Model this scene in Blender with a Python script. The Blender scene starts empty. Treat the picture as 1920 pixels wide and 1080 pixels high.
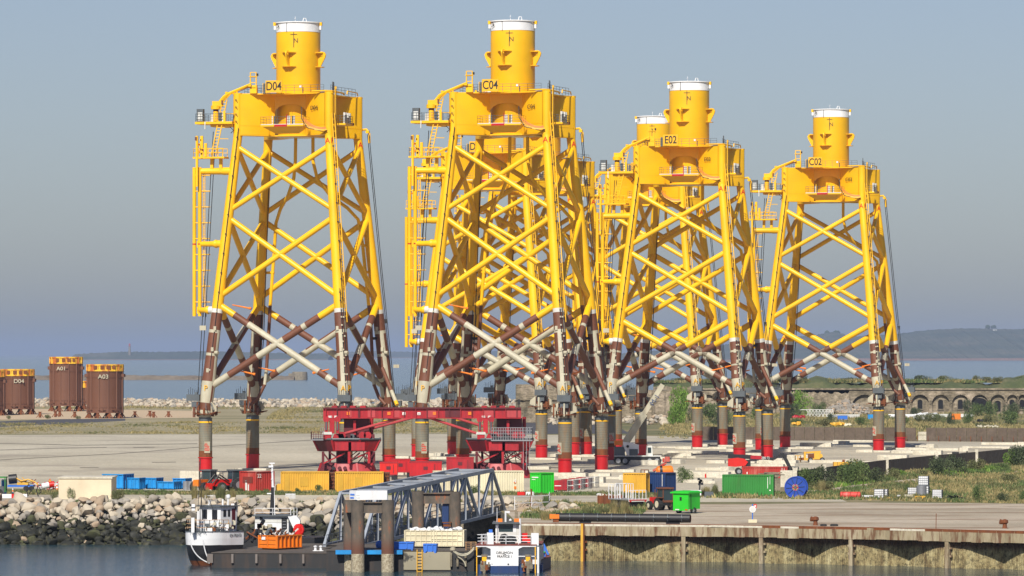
import bpy, math, random
from mathutils import Vector, Matrix
R = math.radians
random.seed(7)
# ------------------------------------------------------------------ camera, light, world
SC = bpy.context.scene
F, HC, HZ = 8200.0, 17.7, 663.0        # focal length in photo pixels, eye height over the quay, horizon row
def W(px, Y): return (px - 960.0) * Y / F
def YG(py, z=0.0): return F * (HC - z) / (py - HZ)
def G(px, py, z=0.0):
    Y = YG(py, z); return (W(px, Y), Y, z)
def ZY(py, Y): return HC - (py - HZ) * Y / F
cd = bpy.data.cameras.new('camera'); cam = bpy.data.objects.new('camera', cd)
SC.collection.objects.link(cam); SC.camera = cam
cam.location = (0, 0, HC); cam.rotation_euler = (R(90), 0, 0)
cd.sensor_width = 36; cd.lens = 36 * F / 1920; cd.shift_y = (HZ - 540) / 1920
cd.clip_start = 1; cd.clip_end = 200000
SUN_EL, SUN_AZ = 42, 14                # azimuth: degrees to the left of straight behind the camera
sl = bpy.data.lights.new('sun', 'SUN'); so = bpy.data.objects.new('sun', sl); SC.collection.objects.link(so)
sd = Vector((-math.sin(R(SUN_AZ)) * math.cos(R(SUN_EL)), -math.cos(R(SUN_AZ)) * math.cos(R(SUN_EL)), math.sin(R(SUN_EL))))
so.rotation_euler = (sd).to_track_quat('Z', 'Y').to_euler(); so.location = (0, 0, 300)
sl.energy = 5.0; sl.angle = R(0.53); sl.color = (1.0, 0.94, 0.84)
world = bpy.data.worlds.new('World'); SC.world = world; world.use_nodes = True
nt = world.node_tree; nt.nodes.clear()
sky = nt.nodes.new('ShaderNodeTexSky'); sky.sky_type = 'NISHITA'; sky.sun_disc = False
sky.sun_elevation = R(SUN_EL); sky.sun_rotation = R(180 + SUN_AZ); sky.air_density = 1.0; sky.dust_density = 0.8; sky.ozone_density = 2.0
tint = nt.nodes.new('ShaderNodeMixRGB'); tint.blend_type = 'MULTIPLY'; tint.inputs[0].default_value = 1; tint.inputs[2].default_value = (1, 1, 1, 1)
geo = nt.nodes.new('ShaderNodeTexCoord'); spz = nt.nodes.new('ShaderNodeSeparateXYZ'); mrz = nt.nodes.new('ShaderNodeMapRange'); tn2 = nt.nodes.new('ShaderNodeMixRGB'); tn2.blend_type = 'MULTIPLY'; tn2.inputs[0].default_value = 1
nt.links.new(geo.outputs['Generated'], spz.inputs[0]); nt.links.new(spz.outputs[2], mrz.inputs[0]); mrz.inputs[1].default_value = 0; mrz.inputs[2].default_value = .085; lo = nt.nodes.new('ShaderNodeMixRGB'); lo.inputs[1].default_value = (.60, .64, .785, 1); lo.inputs[2].default_value = (.70, .675, .775, 1); nt.links.new(mrz.outputs[0], lo.inputs[0])   # murky air low over the sea
bg = nt.nodes.new('ShaderNodeBackground'); bg.inputs[1].default_value = 0.088
wo = nt.nodes.new('ShaderNodeOutputWorld')
nt.links.new(sky.outputs[0], tint.inputs[1]); nt.links.new(tint.outputs[0], tn2.inputs[1]); nt.links.new(lo.outputs[0], tn2.inputs[2]); nt.links.new(tn2.outputs[0], bg.inputs[0]); nt.links.new(bg.outputs[0], wo.inputs[0])
vs = SC.view_settings; SC.display_settings.display_device = 'sRGB'
vs.view_transform = 'Standard'; vs.look = 'None'; vs.exposure = 0.27; vs.gamma = 1; vs.use_curve_mapping = False
SC.cycles.max_bounces = 6; SC.cycles.volume_bounces = 0; SC.cycles.transparent_max_bounces = 8
# ------------------------------------------------------------------ materials
def mk(name):
    m = bpy.data.materials.new(name); m.use_nodes = True; t = m.node_tree
    return m, t, t.nodes['Principled BSDF']
def nd(t, typ, **k):
    n = t.nodes.new(typ)
    for a, v in k.items():
        if a.startswith('i_'): n.inputs[a[2:].replace('_', ' ')].default_value = v
        else: setattr(n, a, v)
    return n
def noise(t, scale, detail=4, rough=.6, vec=None, sx=1, sy=1, sz=1, co='Object'):
    tc = nd(t, 'ShaderNodeTexCoord'); mp = nd(t, 'ShaderNodeMapping'); mp.inputs['Scale'].default_value = (sx, sy, sz)
    t.links.new(tc.outputs[co], mp.inputs[0])
    n = nd(t, 'ShaderNodeTexNoise'); n.inputs['Scale'].default_value = scale; n.inputs['Detail'].default_value = detail; n.inputs['Roughness'].default_value = rough
    t.links.new(mp.outputs[0], n.inputs['Vector']); return n
def ramp(t, src, stops):
    r = nd(t, 'ShaderNodeValToRGB'); e = r.color_ramp.elements
    while len(e) > 1: e.remove(e[-1])
    e[0].position, e[0].color = stops[0][0], tuple(stops[0][1]) + (1,) if len(stops[0][1]) == 3 else stops[0][1]
    for p, c in stops[1:]:
        q = e.new(p); q.color = tuple(c) + (1,) if len(c) == 3 else c
    t.links.new(src, r.inputs[0]); return r
def g3(v): return (v, v, v)
def mix(t, fac, a, b, mode='MIX'):
    n = nd(t, 'ShaderNodeMixRGB'); n.blend_type = mode
    for i, x in ((0, fac), (1, a), (2, b)):
        if hasattr(x, 'links'): t.links.new(x, n.inputs[i])
        elif i == 0: n.inputs[0].default_value = x
        else: n.inputs[i].default_value = tuple(x) + (1,)
    return n.outputs[0]
def bump(t, bsdf, src, strength=.3, dist=.05):
    b = nd(t, 'ShaderNodeBump'); b.inputs['Strength'].default_value = strength; b.inputs['Distance'].default_value = dist
    t.links.new(src, b.inputs['Height']); t.links.new(b.outputs[0], bsdf.inputs['Normal'])
def paint(name, col, rough=.45, dirt=.35, dcol=(.10, .07, .045), streak=True, scale=.8, metal=0, lo=.52, hi=.75, bmp=0):
    m, t, b = mk(name)
    n1 = noise(t, scale, 6, .65, sz=.18 if streak else 1)
    r1 = ramp(t, n1.outputs[0], [(lo, g3(0)), (hi, g3(dirt))])
    n2 = noise(t, scale * .35, 3)
    r2 = ramp(t, n2.outputs[0], [(.3, [c * .80 for c in col]), (.7, [min(1, c * 1.06) for c in col])])
    c = mix(t, r1.outputs[0], r2.outputs[0], dcol)
    t.links.new(c, b.inputs['Base Color']); b.inputs['Roughness'].default_value = rough; b.inputs['Metallic'].default_value = metal
    if bmp: bump(t, b, n1.outputs[0], bmp)
    return m
def ground_mat(name, cols, scale=.15, fine=3.0, rough=.95, sx=1, sy=1, bmp=.3, second=None):
    m, t, b = mk(name)
    n1 = noise(t, scale, 8, .68, sx=sx, sy=sy); n2 = noise(t, fine, 4, .7, sx=sx, sy=sy)
    k = len(cols)
    r1 = ramp(t, n1.outputs[0], [(.3 + .4 * i / (k - 1), c) for i, c in enumerate(cols)])
    r2 = ramp(t, n2.outputs[0], [(.25, g3(.72)), (.75, g3(1.22))])
    c = mix(t, 1, r1.outputs[0], r2.outputs[0], 'MULTIPLY')
    if second:
        n3 = noise(t, second[0], 5, .6, sx=sx * second[3], sy=sy); r3 = ramp(t, n3.outputs[0], [(second[1], g3(0)), (second[1] + .12, g3(.8))])
        c = mix(t, r3.outputs[0], c, second[2])
    t.links.new(c, b.inputs['Base Color']); b.inputs['Roughness'].default_value = rough
    bump(t, b, n2.outputs[0], bmp, .1)
    return m
M = {}
M['yellow'] = paint('yellow coat', (.88, .485, .002), .45, .20, (.50, .22, .02), lo=.6, hi=.85, scale=.35)
M['yellow2'] = paint('yellow sign', (.80, .42, .008), .5, .05)
M['brown'] = paint('brown primer', (.15, .052, .024), .6, .35, (.09, .045, .03), lo=.5, hi=.8)
M['cream'] = paint('cream primer', (.46, .43, .32), .55, .6, (.30, .20, .10), lo=.5, hi=.8, scale=1.3)
M['leggrey'] = paint('pale grey coat', (.62, .62, .58), .5, .3, (.3, .24, .16))
M['red'] = paint('red coat', (.48, .006, .010), .42, .25, (.20, .01, .01), scale=1)
M['rigred'] = paint('rig red', (.40, .006, .014), .5, .65, (.12, .01, .015), scale=1.2, lo=.42, hi=.66)
M['rigdark'] = paint('rig dark red', (.10, .006, .012), .6, .4, (.04, .01, .01))
M['rust'] = paint('rust', (.19, .055, .012), .85, .6, (.06, .02, .01), scale=2, lo=.4, hi=.7, bmp=.3)
M['pile'] = paint('grey pile steel', (.185, .18, .135), .65, .85, (.20, .095, .02), scale=.8, lo=.46, hi=.70, bmp=.1)
M['black'] = paint('black', (.012, .012, .014), .5, .2, (.05, .04, .03))
M['cable'] = paint('cable', (.015, .015, .018), .6, .1)
M['steel'] = paint('galvanised', (.30, .31, .33), .45, .3, (.15, .12, .1), metal=.4)
M['dgrey'] = paint('dark grey steel', (.09, .105, .115), .5, .4, (.05, .04, .03))
M['white'] = paint('white paint', (.74, .75, .76), .4, .3, (.30, .16, .06), lo=.55, hi=.8)
M['towerwhite'] = paint('white band', (.78, .79, .80), .4, .1)
M['textblack'] = paint('black lettering', (.02, .018, .015), .6, 0)
M['textred'] = paint('red lettering', (.65, .02, .01), .5, 0)
M['ltext'] = paint('pale lettering', (.75, .74, .70), .6, 0)
M['glass'] = paint('dark glass', (.03, .05, .055), .08, 0)
M['rubber'] = paint('rubber', (.02, .02, .021), .85, .3, (.08, .07, .06))
M['orange'] = paint('orange', (.75, .19, .01), .5, .35, (.2, .07, .02), scale=1.5)
M['brightred'] = paint('bright red', (.60, .014, .008), .4, .2, (.2, .02, .01))
M['blue'] = paint('skip blue', (.01, .25, .62), .5, .35, (.02, .06, .12), scale=2)
M['navy'] = paint('navy', (.008, .035, .13), .5, .3, (.06, .05, .06))
M['reelblue'] = paint('reel blue', (.008, .055, .36), .5, .3, (.01, .03, .12))
M['tubblue'] = paint('tub blue', (.03, .16, .62), .5, .2, (.02, .05, .2))
M['green'] = paint('container green', (.03, .22, .035), .5, .35, (.06, .08, .02))
M['lime'] = paint('lime green', (.02, .52, .02), .5, .2, (.02, .15, .02))
M['cred'] = paint('container red', (.40, .03, .02), .55, .45, (.55, .30, .22), scale=1)
M['cwhite'] = paint('cream container', (.66, .60, .42), .5, .25, (.3, .2, .1))
M['cyellow'] = paint('container yellow', (.68, .38, .035), .55, .4, (.42, .20, .02), scale=1)
M['slab'] = ground_mat('cast concrete', [(.42, .38, .29), (.55, .51, .41), (.62, .58, .48)], .6, 4)
M['oldconc'] = ground_mat('old concrete', [(.10, .085, .06), (.20, .17, .12), (.28, .24, .17)], .5, 4, bmp=.5)
# ------------------------------------------------------------------ mesh builder
COL = SC.collection
class MB:
    def __init__(s): s.v = []; s.f = []; s.m = []; s.s = []; s.X = None
    def add(s, vs_, fs, mat=0, smooth=False):
        b = len(s.v)
        if s.X is not None: vs_ = [tuple(s.X @ Vector(p)) for p in vs_]
        s.v.extend(vs_)
        for i, f in enumerate(fs):
            s.f.append(tuple(b + k for k in f)); s.m.append(mat[i] if isinstance(mat, list) else mat); s.s.append(smooth)
    def box(s, x0, x1, y0, y1, z0, z1, mat=0, taper=0, tx=0, ty=0):
        a, c = tx, ty
        s.add([(x0, y0, z0), (x1, y0, z0), (x1, y1, z0), (x0, y1, z0), (x0 + a, y0 + c, z1), (x1 - a, y0 + c, z1), (x1 - a, y1 - c, z1), (x0 + a, y1 - c, z1)],
              [(3, 2, 1, 0), (4, 5, 6, 7), (0, 1, 5, 4), (1, 2, 6, 5), (2, 3, 7, 6), (3, 0, 4, 7)], mat)
    def cbox(s, c, d, mat=0, rz=0):
        o = s.X; T = Matrix.Translation(Vector(c)) @ Matrix.Rotation(rz, 4, 'Z'); s.X = T if o is None else o @ T
        s.box(-d[0] / 2, d[0] / 2, -d[1] / 2, d[1] / 2, -d[2] / 2, d[2] / 2, mat); s.X = o
    def tube(s, pts, rad, n=12, mat=0, smooth=True, caps=True, matf=None, ref=None):
        pts = [Vector(p) for p in pts]; k = len(pts)
        if not isinstance(rad, (list, tuple)): rad = [rad] * k
        vs_, fs, ms = [], [], []
        d0 = (pts[1] - pts[0]).normalized()
        up = Vector(ref) if ref else (Vector((0, 0, 1)) if abs(d0.z) < .9 else Vector((0, 1, 0)))
        u = (up - d0 * up.dot(d0)).normalized()
        for i, p in enumerate(pts):
            if i == 0: d = d0
            elif i == k - 1: d = (pts[-1] - pts[-2]).normalized()
            else:
                d = (pts[i + 1] - p).normalized() + (p - pts[i - 1]).normalized()
                d = d.normalized() if d.length > 1e-6 else d0
            u = (u - d * u.dot(d)).normalized(); w = d.cross(u)
            for j in range(n):
                a = 2 * math.pi * (j + .5) / n
                vs_.append(tuple(p + (u * math.cos(a) + w * math.sin(a)) * rad[i]))
        for i in range(k - 1):
            for j in range(n):
                j2 = (j + 1) % n
                fs.append((i * n + j, i * n + j2, (i + 1) * n + j2, (i + 1) * n + j)); ms.append(matf(i, j) if matf else mat)
        s.add(vs_, fs, ms, smooth)
        if caps: s.add([vs_[j] for j in range(n)] + [vs_[(k - 1) * n + j] for j in range(n)], [tuple(range(n))[::-1], tuple(range(n, 2 * n))], ms[-1])
    def bar(s, p, q, w, mat=0, h=None):
        p, q = Vector(p), Vector(q); d = (q - p).normalized()
        up = Vector((0, 0, 1)) if abs(d.z) < .95 else Vector((0, 1, 0))
        a = d.cross(up).normalized() * w / 2; b = a.cross(d).normalized() * (h or w) / 2
        vs_ = [tuple(x + sa * a + sb * b) for x in (p, q) for sa, sb in ((-1, -1), (1, -1), (1, 1), (-1, 1))]
        s.add(vs_, [(3, 2, 1, 0), (4, 5, 6, 7), (0, 1, 5, 4), (1, 2, 6, 5), (2, 3, 7, 6), (3, 0, 4, 7)], mat)
    def cyl(s, c, r, z0, z1, n=16, mat=0, r1=None): s.tube([(c[0], c[1], z0), (c[0], c[1], z1)], [r, r if r1 is None else r1], n, mat)
    def lathe(s, c, prof, n=20, mats=None, mat=0, smooth=True, caps=True):
        vs_ = []; fs = []; ms = []
        for r, z in prof:
            for j in range(n):
                a = 2 * math.pi * j / n; vs_.append((c[0] + r * math.cos(a), c[1] + r * math.sin(a), z))
        for i in range(len(prof) - 1):
            for j in range(n):
                j2 = (j + 1) % n; fs.append((i * n + j, i * n + j2, (i + 1) * n + j2, (i + 1) * n + j)); ms.append(mats[i] if mats else mat)
        s.add(vs_, fs, ms, smooth)
        if caps: s.add(vs_[:n] + vs_[-n:], [tuple(range(n))[::-1], tuple(range(n, 2 * n))], ms[-1])
    def prism(s, poly, z0, z1, mat=0):
        n = len(poly); ar = sum(poly[i][0] * poly[(i + 1) % n][1] - poly[(i + 1) % n][0] * poly[i][1] for i in range(n))
        if ar < 0: poly = poly[::-1]
        s.add([(x, y, z0) for x, y in poly] + [(x, y, z1) for x, y in poly],
              [tuple(range(n))[::-1], tuple(range(n, 2 * n))] + [(i, (i + 1) % n, n + (i + 1) % n, n + i) for i in range(n)], mat)
    def vprism(s, poly, p, q, th, mat=0):
        """outline in the vertical plane through p and q: (metres along, height), extruded by th to both sides"""
        p, q = Vector((p[0], p[1], 0)), Vector((q[0], q[1], 0)); d = (q - p).normalized(); nn = Vector((d.y, -d.x, 0)) * th / 2
        n = len(poly); ar = sum(poly[i][0] * poly[(i + 1) % n][1] - poly[(i + 1) % n][0] * poly[i][1] for i in range(n))
        if ar < 0: poly = poly[::-1]
        A = [p + d * a + Vector((0, 0, h)) for a, h in poly]
        s.add([tuple(x + nn) for x in A] + [tuple(x - nn) for x in A], [tuple(range(n)), tuple(range(n, 2 * n))[::-1]] + [(i, n + i, n + (i + 1) % n, (i + 1) % n) for i in range(n)], mat)
    def rail(s, pts, h=1.1, mat=0, w=.05, step=1.3, rows=3, closed=False):
        pts = [Vector(p) for p in pts]
        if closed: pts.append(pts[0])
        for a, b in zip(pts, pts[1:]):
            L = (b - a).length; k = max(1, round(L / step))
            for i in range(k + 1):
                p = a.lerp(b, i / k); s.bar(p, p + Vector((0, 0, h)), w, mat)
            for r_ in range(rows):
                z = Vector((0, 0, h * (r_ + 1) / rows)); s.bar(a + z, b + z, w, mat)
    def ladder(s, p, q, side, wd=.5, mat=0, step=.4, w=.07):
        p, q, sv = Vector(p), Vector(q), Vector(side).normalized() * wd / 2
        s.bar(p - sv, q - sv, w, mat); s.bar(p + sv, q + sv, w, mat)
        k = int((q - p).length / step)
        for i in range(1, k): c = p.lerp(q, i / k); s.bar(c - sv, c + sv, w * .7, mat)
    def mesh(s, name, mats):
        me = bpy.data.meshes.new(name); me.from_pydata(s.v, [], s.f)
        for m in mats: me.materials.append(M[m] if isinstance(m, str) else m)
        me.polygons.foreach_set('material_index', s.m); me.polygons.foreach_set('use_smooth', s.s)
        me.update(); me.set_sharp_from_angle(angle=R(38)); return me
    def cut(s): s.cuts = getattr(s, 'cuts', [(0, 0)]) + [(len(s.v), len(s.f))]
    def build_each(s, name, mats, parent=None, loc=None):
        s.cut(); c = s.cuts
        for (v0, f0), (v1, f1) in zip(c, c[1:]):
            if f1 == f0: continue
            q = MB(); q.v = s.v[v0:v1]; q.f = [tuple(i - v0 for i in f) for f in s.f[f0:f1]]; q.m = s.m[f0:f1]; q.s = s.s[f0:f1]; q.build(name, mats, parent, loc)
    def build(s, name, mats, parent=None, loc=None):
        return link(name, s.mesh(name, mats if isinstance(mats, (list, tuple)) else [mats]), parent, loc)
def link(name, me, parent=None, loc=None, rz=0):
    o = bpy.data.objects.new(name, me); COL.objects.link(o)
    if parent: o.parent = parent
    if loc: o.location = loc
    if rz: o.rotation_euler.z = rz
    return o
def tag(o, label=None, cat=None, group=None, kind=None):
    if label: o['label'] = label
    if cat: o['category'] = cat
    if group: o['group'] = group
    if kind: o['kind'] = kind
    return o
def thing(name, label, cat, loc=(0, 0, 0), rz=0, group=None):
    o = bpy.data.objects.new(name, None); COL.objects.link(o); o.location = loc; o.rotation_euler.z = rz; o.empty_display_size = .5
    return tag(o, label, cat, group)
def kids(o): return [c for c in list(bpy.data.objects) if c.parent == o]
def copy_tree(o, parent=None, tree=None):
    if tree is None:
        tree = {}
        for c in bpy.data.objects:
            if c.parent: tree.setdefault(c.parent.name, []).append(c)
    c = o.copy(); COL.objects.link(c); c.parent = parent
    for k in tree.get(o.name, []): copy_tree(k, c, tree)
    return c
def struct(name, mb, mats): return tag(mb.build(name, mats), kind='structure')
TXT = {}
def text(name, s_, size, mat, parent=None, loc=(0, 0, 0), rot=(R(90), 0, 0), xs=1.0, ext=.01, align='CENTER'):
    key = (s_, size, mat, align)
    if key not in TXT:
        cu = bpy.data.curves.new('lettering', 'FONT'); cu.body = s_; cu.size = size; cu.extrude = ext; cu.offset = size * .012 if size > 1.2 else 0; cu.align_x = align; cu.align_y = 'CENTER'
        to = bpy.data.objects.new('tmp', cu); COL.objects.link(to)
        me = bpy.data.meshes.new_from_object(to); bpy.data.objects.remove(to); me.materials.clear(); me.materials.append(M[mat]); TXT[key] = me
    o = link(name, TXT[key], parent, loc); o.rotation_euler = rot; o.scale = (xs, 1, 1); return o
LMK = [(0, 'the left picture edge'), (110, 'the beige building'), (215, 'the tall blue skip'), (300, 'the low blue skips'), (350, 'the steel drums'), (390, 'the dark tractor'), (435, 'the red loader tractor'), (480, 'the weathered red container'), (560, 'the left yellow container'), (660, 'the white sign box'), (880, 'the cream container'), (1015, 'the lime container'), (1070, 'the low red racks'), (1145, 'the rusty skip'), (1215, 'the hurdle trailer'), (1285, 'the lime box trailer'), (1330, 'the white pump unit'), (1400, 'the green container'), (1495, 'the blue reel'), (1560, 'the yellow cradle'), (1595, 'the red tank'), (1650, 'the grey-plated tank'), (1700, 'the yellow tray'), (1730, 'the stacked tanks'), (1775, 'the dark scrap'), (1810, 'the left roller stand'), (1860, 'the right roller stand'), (1910, 'the right picture edge')]
def near(px):
    d, nm_ = min((abs(px - a), b_) for a, b_ in LMK); a = [q for q, b_ in LMK if b_ == nm_][0]
    return ('level with ' if d < 9 else ('just left of ' if px < a else 'just right of ')) + nm_
# ------------------------------------------------------------------ haze, sea, land
m, t, b = mk('air'); t.nodes.remove(b)
pv = nd(t, 'ShaderNodeVolumePrincipled'); pv.inputs['Color'].default_value = (.46, .58, .82, 1); pv.inputs['Density'].default_value = 4.6e-5; pv.inputs['Anisotropy'].default_value = 0.0
t.links.new(pv.outputs[0], t.nodes['Material Output'].inputs['Volume'])
mb = MB(); mb.box(-42000, 42000, -300, 82000, -5.2, 175); tag(mb.build('haze', [m]), kind='stuff')
m, t, b = mk('sea water')
n1 = noise(t, .55, 5, .6, sx=.45, sy=1.0); n2 = noise(t, .006, 5, .6, sx=.25, sy=1.6)
rr = ramp(t, n2.outputs[0], [(.35, (.016, .040, .055)), (.65, (.026, .062, .08))]); t.links.new(rr.outputs[0], b.inputs['Base Color'])
b.inputs['Roughness'].default_value = .12; b.inputs['IOR'].default_value = 1.33; bump(t, b, n1.outputs[0], .55, .35)
M['water'] = m
ZW = -3.8
mb = MB(); mb.add([(-40000, 200, ZW), (40000, 200, ZW), (40000, 80000, ZW), (-40000, 80000, ZW)], [(0, 1, 2, 3)]); struct('sea', mb, 'water')
M['grass'] = ground_mat('rough grass', [(.060, .075, .022), (.115, .115, .040), (.20, .165, .075), (.26, .20, .11)], .05, 1.2, second=(.03, .56, (.045, .07, .015), 1))
M['drygrass'] = ground_mat('dry grass', [(.15, .14, .06), (.26, .22, .12), (.36, .31, .20)], .045, 1.5, sx=.5, second=(.05, .60, (.10, .11, .035), .4))
M['sand'] = ground_mat('pale sand', [(.42, .31, .19), (.52, .40, .26)], .08, 2)
M['asphalt'] = ground_mat('asphalt', [(.045, .045, .052), (.07, .066, .07)], .1, 3)
M['apron'] = ground_mat('concrete paving', [(.30, .265, .195), (.42, .378, .285), (.49, .445, .345)], .035, 2.2, sx=.5, sy=.35, second=(.13, .54, (.26, .225, .175), .6))
M['yard'] = ground_mat('quay paving', [(.25, .205, .14), (.39, .33, .245), (.47, .40, .31)], .06, 2.5, sx=.35, sy=.6, second=(.28, .50, (.20, .135, .08), .5))
M['joint'] = ground_mat('dark joint', [(.10, .085, .06), (.17, .15, .11)], .3, 2)
QE = [(0.6, 454.0), (20.8, 450.0), (36.7, 442.5), (50.7, 433.3), (92.0, 404.0)]       # quay edge
land = [(-1200, 506), (-2.0, 506), (0.6, 454)] + QE[1:] + [(900, 300), (1300, 1450), (500, 1420), (150, 1440), (60, 1500), (-60, 1560), (-1200, 1600)]
def sheet(name, poly, z, mat):
    mb = MB(); n = len(poly); ar = sum(poly[i][0] * poly[(i + 1) % n][1] - poly[(i + 1) % n][0] * poly[i][1] for i in range(n))
    if ar < 0: poly = poly[::-1]
    mb.add([(x, y, z) for x, y in poly], [tuple(range(n))]); return struct(name, mb, mat)
def pix(pts): return [G(x, y)[:2] for x, y in pts]
sheet('ground', land, 0, 'grass')
mb = MB()
for (a, c) in ((land[0], land[1]), (land[1], land[2])): mb.add([(a[0], a[1], -6), (c[0], c[1], -6), (c[0], c[1], 0), (a[0], a[1], 0)], [(0, 1, 2, 3)])
struct('bank', mb, 'oldconc')
sheet('concrete_apron', pix([(-400, 817), (780, 813), (1200, 817), (1480, 824), (2300, 834), (2300, 842), (1920, 853), (1700, 870), (1510, 900), (1350, 926), (1000, 927), (520, 922), (-400, 911)]), .006, 'apron')
sheet('dry_field', pix([(-400, 790), (330, 784), (960, 789), (960, 812), (780, 812.7), (-400, 816.5)]), .004, 'drygrass')
sheet('dune_field', pix([(-400, 757.5), (960, 757), (960, 789), (330, 785), (-400, 790)]), .002, 'drygrass')
sheet('sand_strip', pix([(-400, 768), (150, 767), (395, 771), (395, 783), (-400, 791)]), .012, 'sand')
sheet('asphalt_road', pix([(-400, 800), (0, 790), (115, 786), (235, 785), (235, 789), (110, 795), (0, 800.5), (-400, 812)]), .018, 'asphalt')
for pts_ in ([(-50, 865), (100, 857), (220, 851), (380, 838), (620, 823)], [(-50, 831), (80, 833), (145, 835), (370, 832)], [(250, 839), (290, 838.6)], [(285, 867), (330, 866.5)], [(150, 877), (185, 876.5)], [(0, 844), (90, 841), (200, 839)], [(1180, 838), (1330, 838.5)], [(1200, 852), (1390, 853)]):
    for (x0_, y0_), (x1_, y1_) in zip(pts_, pts_[1:]): sheet('paving_joint', pix([(x0_, y0_ - .55), (x1_, y1_ - .55), (x1_, y1_ + .55), (x0_, y0_ + .55)]), .012, 'drygrass' if 0 else 'joint')
sheet('asphalt_patch', pix([(972, 788), (1140, 788), (1180, 813), (972, 814)]), .018, 'asphalt')
sheet('service_road', [(-400, 548), (-14, 548), (40, 541), (40, 522), (-1, 520), (-20, 521), (-60, 524), (-400, 530)], .008, 'apron')
sheet('quay_yard', [(-1.6, 516), (28, 514), (40, 520), (70, 513), (150, 500), (150, 380)] + [(QE[4][0], QE[4][1] + .4)] + [(x, y + .4) for x, y in QE[3::-1]], .012, 'yard')
sheet('gravel_track', pix([(1520, 926), (1600, 925), (1700, 905), (1760, 897), (2000, 886), (2000, 880), (1800, 885), (1700, 893), (1580, 908), (1500, 922)]), .010, 'yard')
# quay wall
M['quayconc'] = None
m, t, b = mk('stained quay concrete'); n1 = noise(t, .5, 8, .7, sz=.25); n2 = noise(t, 1.6, 6, .7, sz=.12)
r1 = ramp(t, n1.outputs[0], [(.3, (.12, .095, .055)), (.48, (.28, .23, .14)), (.68, (.42, .36, .25))]); r2 = ramp(t, n2.outputs[0], [(.48, g3(0)), (.60, g3(.85))])
t.links.new(mix(t, r2.outputs[0], r1.outputs[0], (.10, .035, .012)), b.inputs['Base Color']); b.inputs['Roughness'].default_value = .95; bump(t, b, n1.outputs[0], .5, .1); M['quayconc'] = m
m, t, b = mk('barnacled sheet pile'); n1 = noise(t, 1.1, 8, .75, sz=.3); n2 = noise(t, 3.2, 7, .85, sz=.8)
tc = nd(t, 'ShaderNodeTexCoord'); sp = nd(t, 'ShaderNodeSeparateXYZ'); t.links.new(tc.outputs['Object'], sp.inputs[0])
r1 = ramp(t, n1.outputs[0], [(.35, (.12, .08, .035)), (.5, (.33, .27, .13)), (.65, (.50, .44, .25))])
mr = nd(t, 'ShaderNodeMapRange'); t.links.new(sp.outputs[2], mr.inputs[0]); mr.inputs[1].default_value = -2.6; mr.inputs[2].default_value = -1.2
sp2 = mix(t, .5, mr.outputs[0], n2.outputs[0], 'OVERLAY'); r3 = ramp(t, sp2, [(.35, g3(0)), (.75, g3(.85))])
c1 = mix(t, r3.outputs[0], r1.outputs[0], (.14, .065, .035)); r2 = ramp(t, n2.outputs[0], [(.40, g3(.25)), (.54, g3(1.05))])
t.links.new(mix(t, 1, c1, r2.outputs[0], 'MULTIPLY'), b.inputs['Base Color']); b.inputs['Roughness'].default_value = .95; bump(t, b, n2.outputs[0], .8, .12); M['sheet'] = m
def along(s):
    """point at metre s along the quay edge"""
    for a, c in zip(QE, QE[1:]):
        L = math.dist(a, c)
        if s <= L: return (a[0] + (c[0] - a[0]) * s / L, a[1] + (c[1] - a[1]) * s / L, (c[0] - a[0]) / L, (c[1] - a[1]) / L)
        s -= L
    L = math.dist(QE[-2], QE[-1]); a, c = QE[-2], QE[-1]
    return (c[0] + s * (c[0] - a[0]) / L, c[1] + s * (c[1] - a[1]) / L, (c[0] - a[0]) / L, (c[1] - a[1]) / L)
QW = thing('quay_wall', 'long stained concrete quay wall with scalloped sheet piling over the harbour water', 'quay wall', (0, 0, 0))
posts = [6.9, 17.4, 25.8, 35.6, 46.4, 57, 67.5, 78]
mb = MB()
S = [0, 0.01] + [x * 1.2 for x in range(1, 76)]
for s0, s1 in zip(S, S[1:]):
    a = along(s0); c = along(s1)
    def off(p, d): return (p[0] + p[3] * d * 1, p[1] - p[2] * d)
    o0, o1, i0, i1 = off(a, .15), off(c, .15), off(a, -1.2), off(c, -1.2)
    zt = .05 + random.uniform(-.015, .015); zb = -1.12 + random.uniform(-.05, .05)
    mb.add([(o0[0], o0[1], zb), (o1[0], o1[1], zb), (o1[0], o1[1], zt), (o0[0], o0[1], zt), (i0[0], i0[1], zt), (i1[0], i1[1], zt), (i0[0], i0[1], zb), (i1[0], i1[1], zb)],
           [(0, 1, 2, 3), (3, 2, 5, 4), (6, 7, 1, 0)])
a = along(0); mb.box(a[0] - .3, a[0] + .05, a[1] - .2, a[1] + 40, -1.1, .05)
mb.build('cap_beam', 'quayconc', QW)
mb = MB(); mb.tube([(along(s)[0] + along(s)[3] * .12, along(s)[1] - along(s)[2] * .12, .09) for s in [x * 1.5 for x in range(0, 60)]], .05, 6, 0)
mb.build('edge_rail', 'rust', QW)
mb = MB()
for s0 in range(0, 80, 2):
    a = along(s0); c = along(s0 + 1.97); mb.add([(a[0] + a[3] * .155, a[1] - a[2] * .155, -.14), (c[0] + c[3] * .155, c[1] - c[2] * .155, -.14), (c[0] + c[3] * .155, c[1] - c[2] * .155, .065), (a[0] + a[3] * .155, a[1] - a[2] * .155, .065), (a[0] - a[3] * .35, a[1] + a[2] * .35, .065), (c[0] - c[3] * .35, c[1] + c[2] * .35, .065)], [(0, 1, 2, 3), (3, 2, 5, 4)], 0 if s0 < 26 else (1 if random.random() < .8 else 0)); mb.cut()
mb.build_each('coping_stone', ['slab', 'rust'], QW)
bounds = [0.4]
for i in range(len(posts) - 1): bounds.append((posts[i] + posts[i + 1]) / 2)
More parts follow.
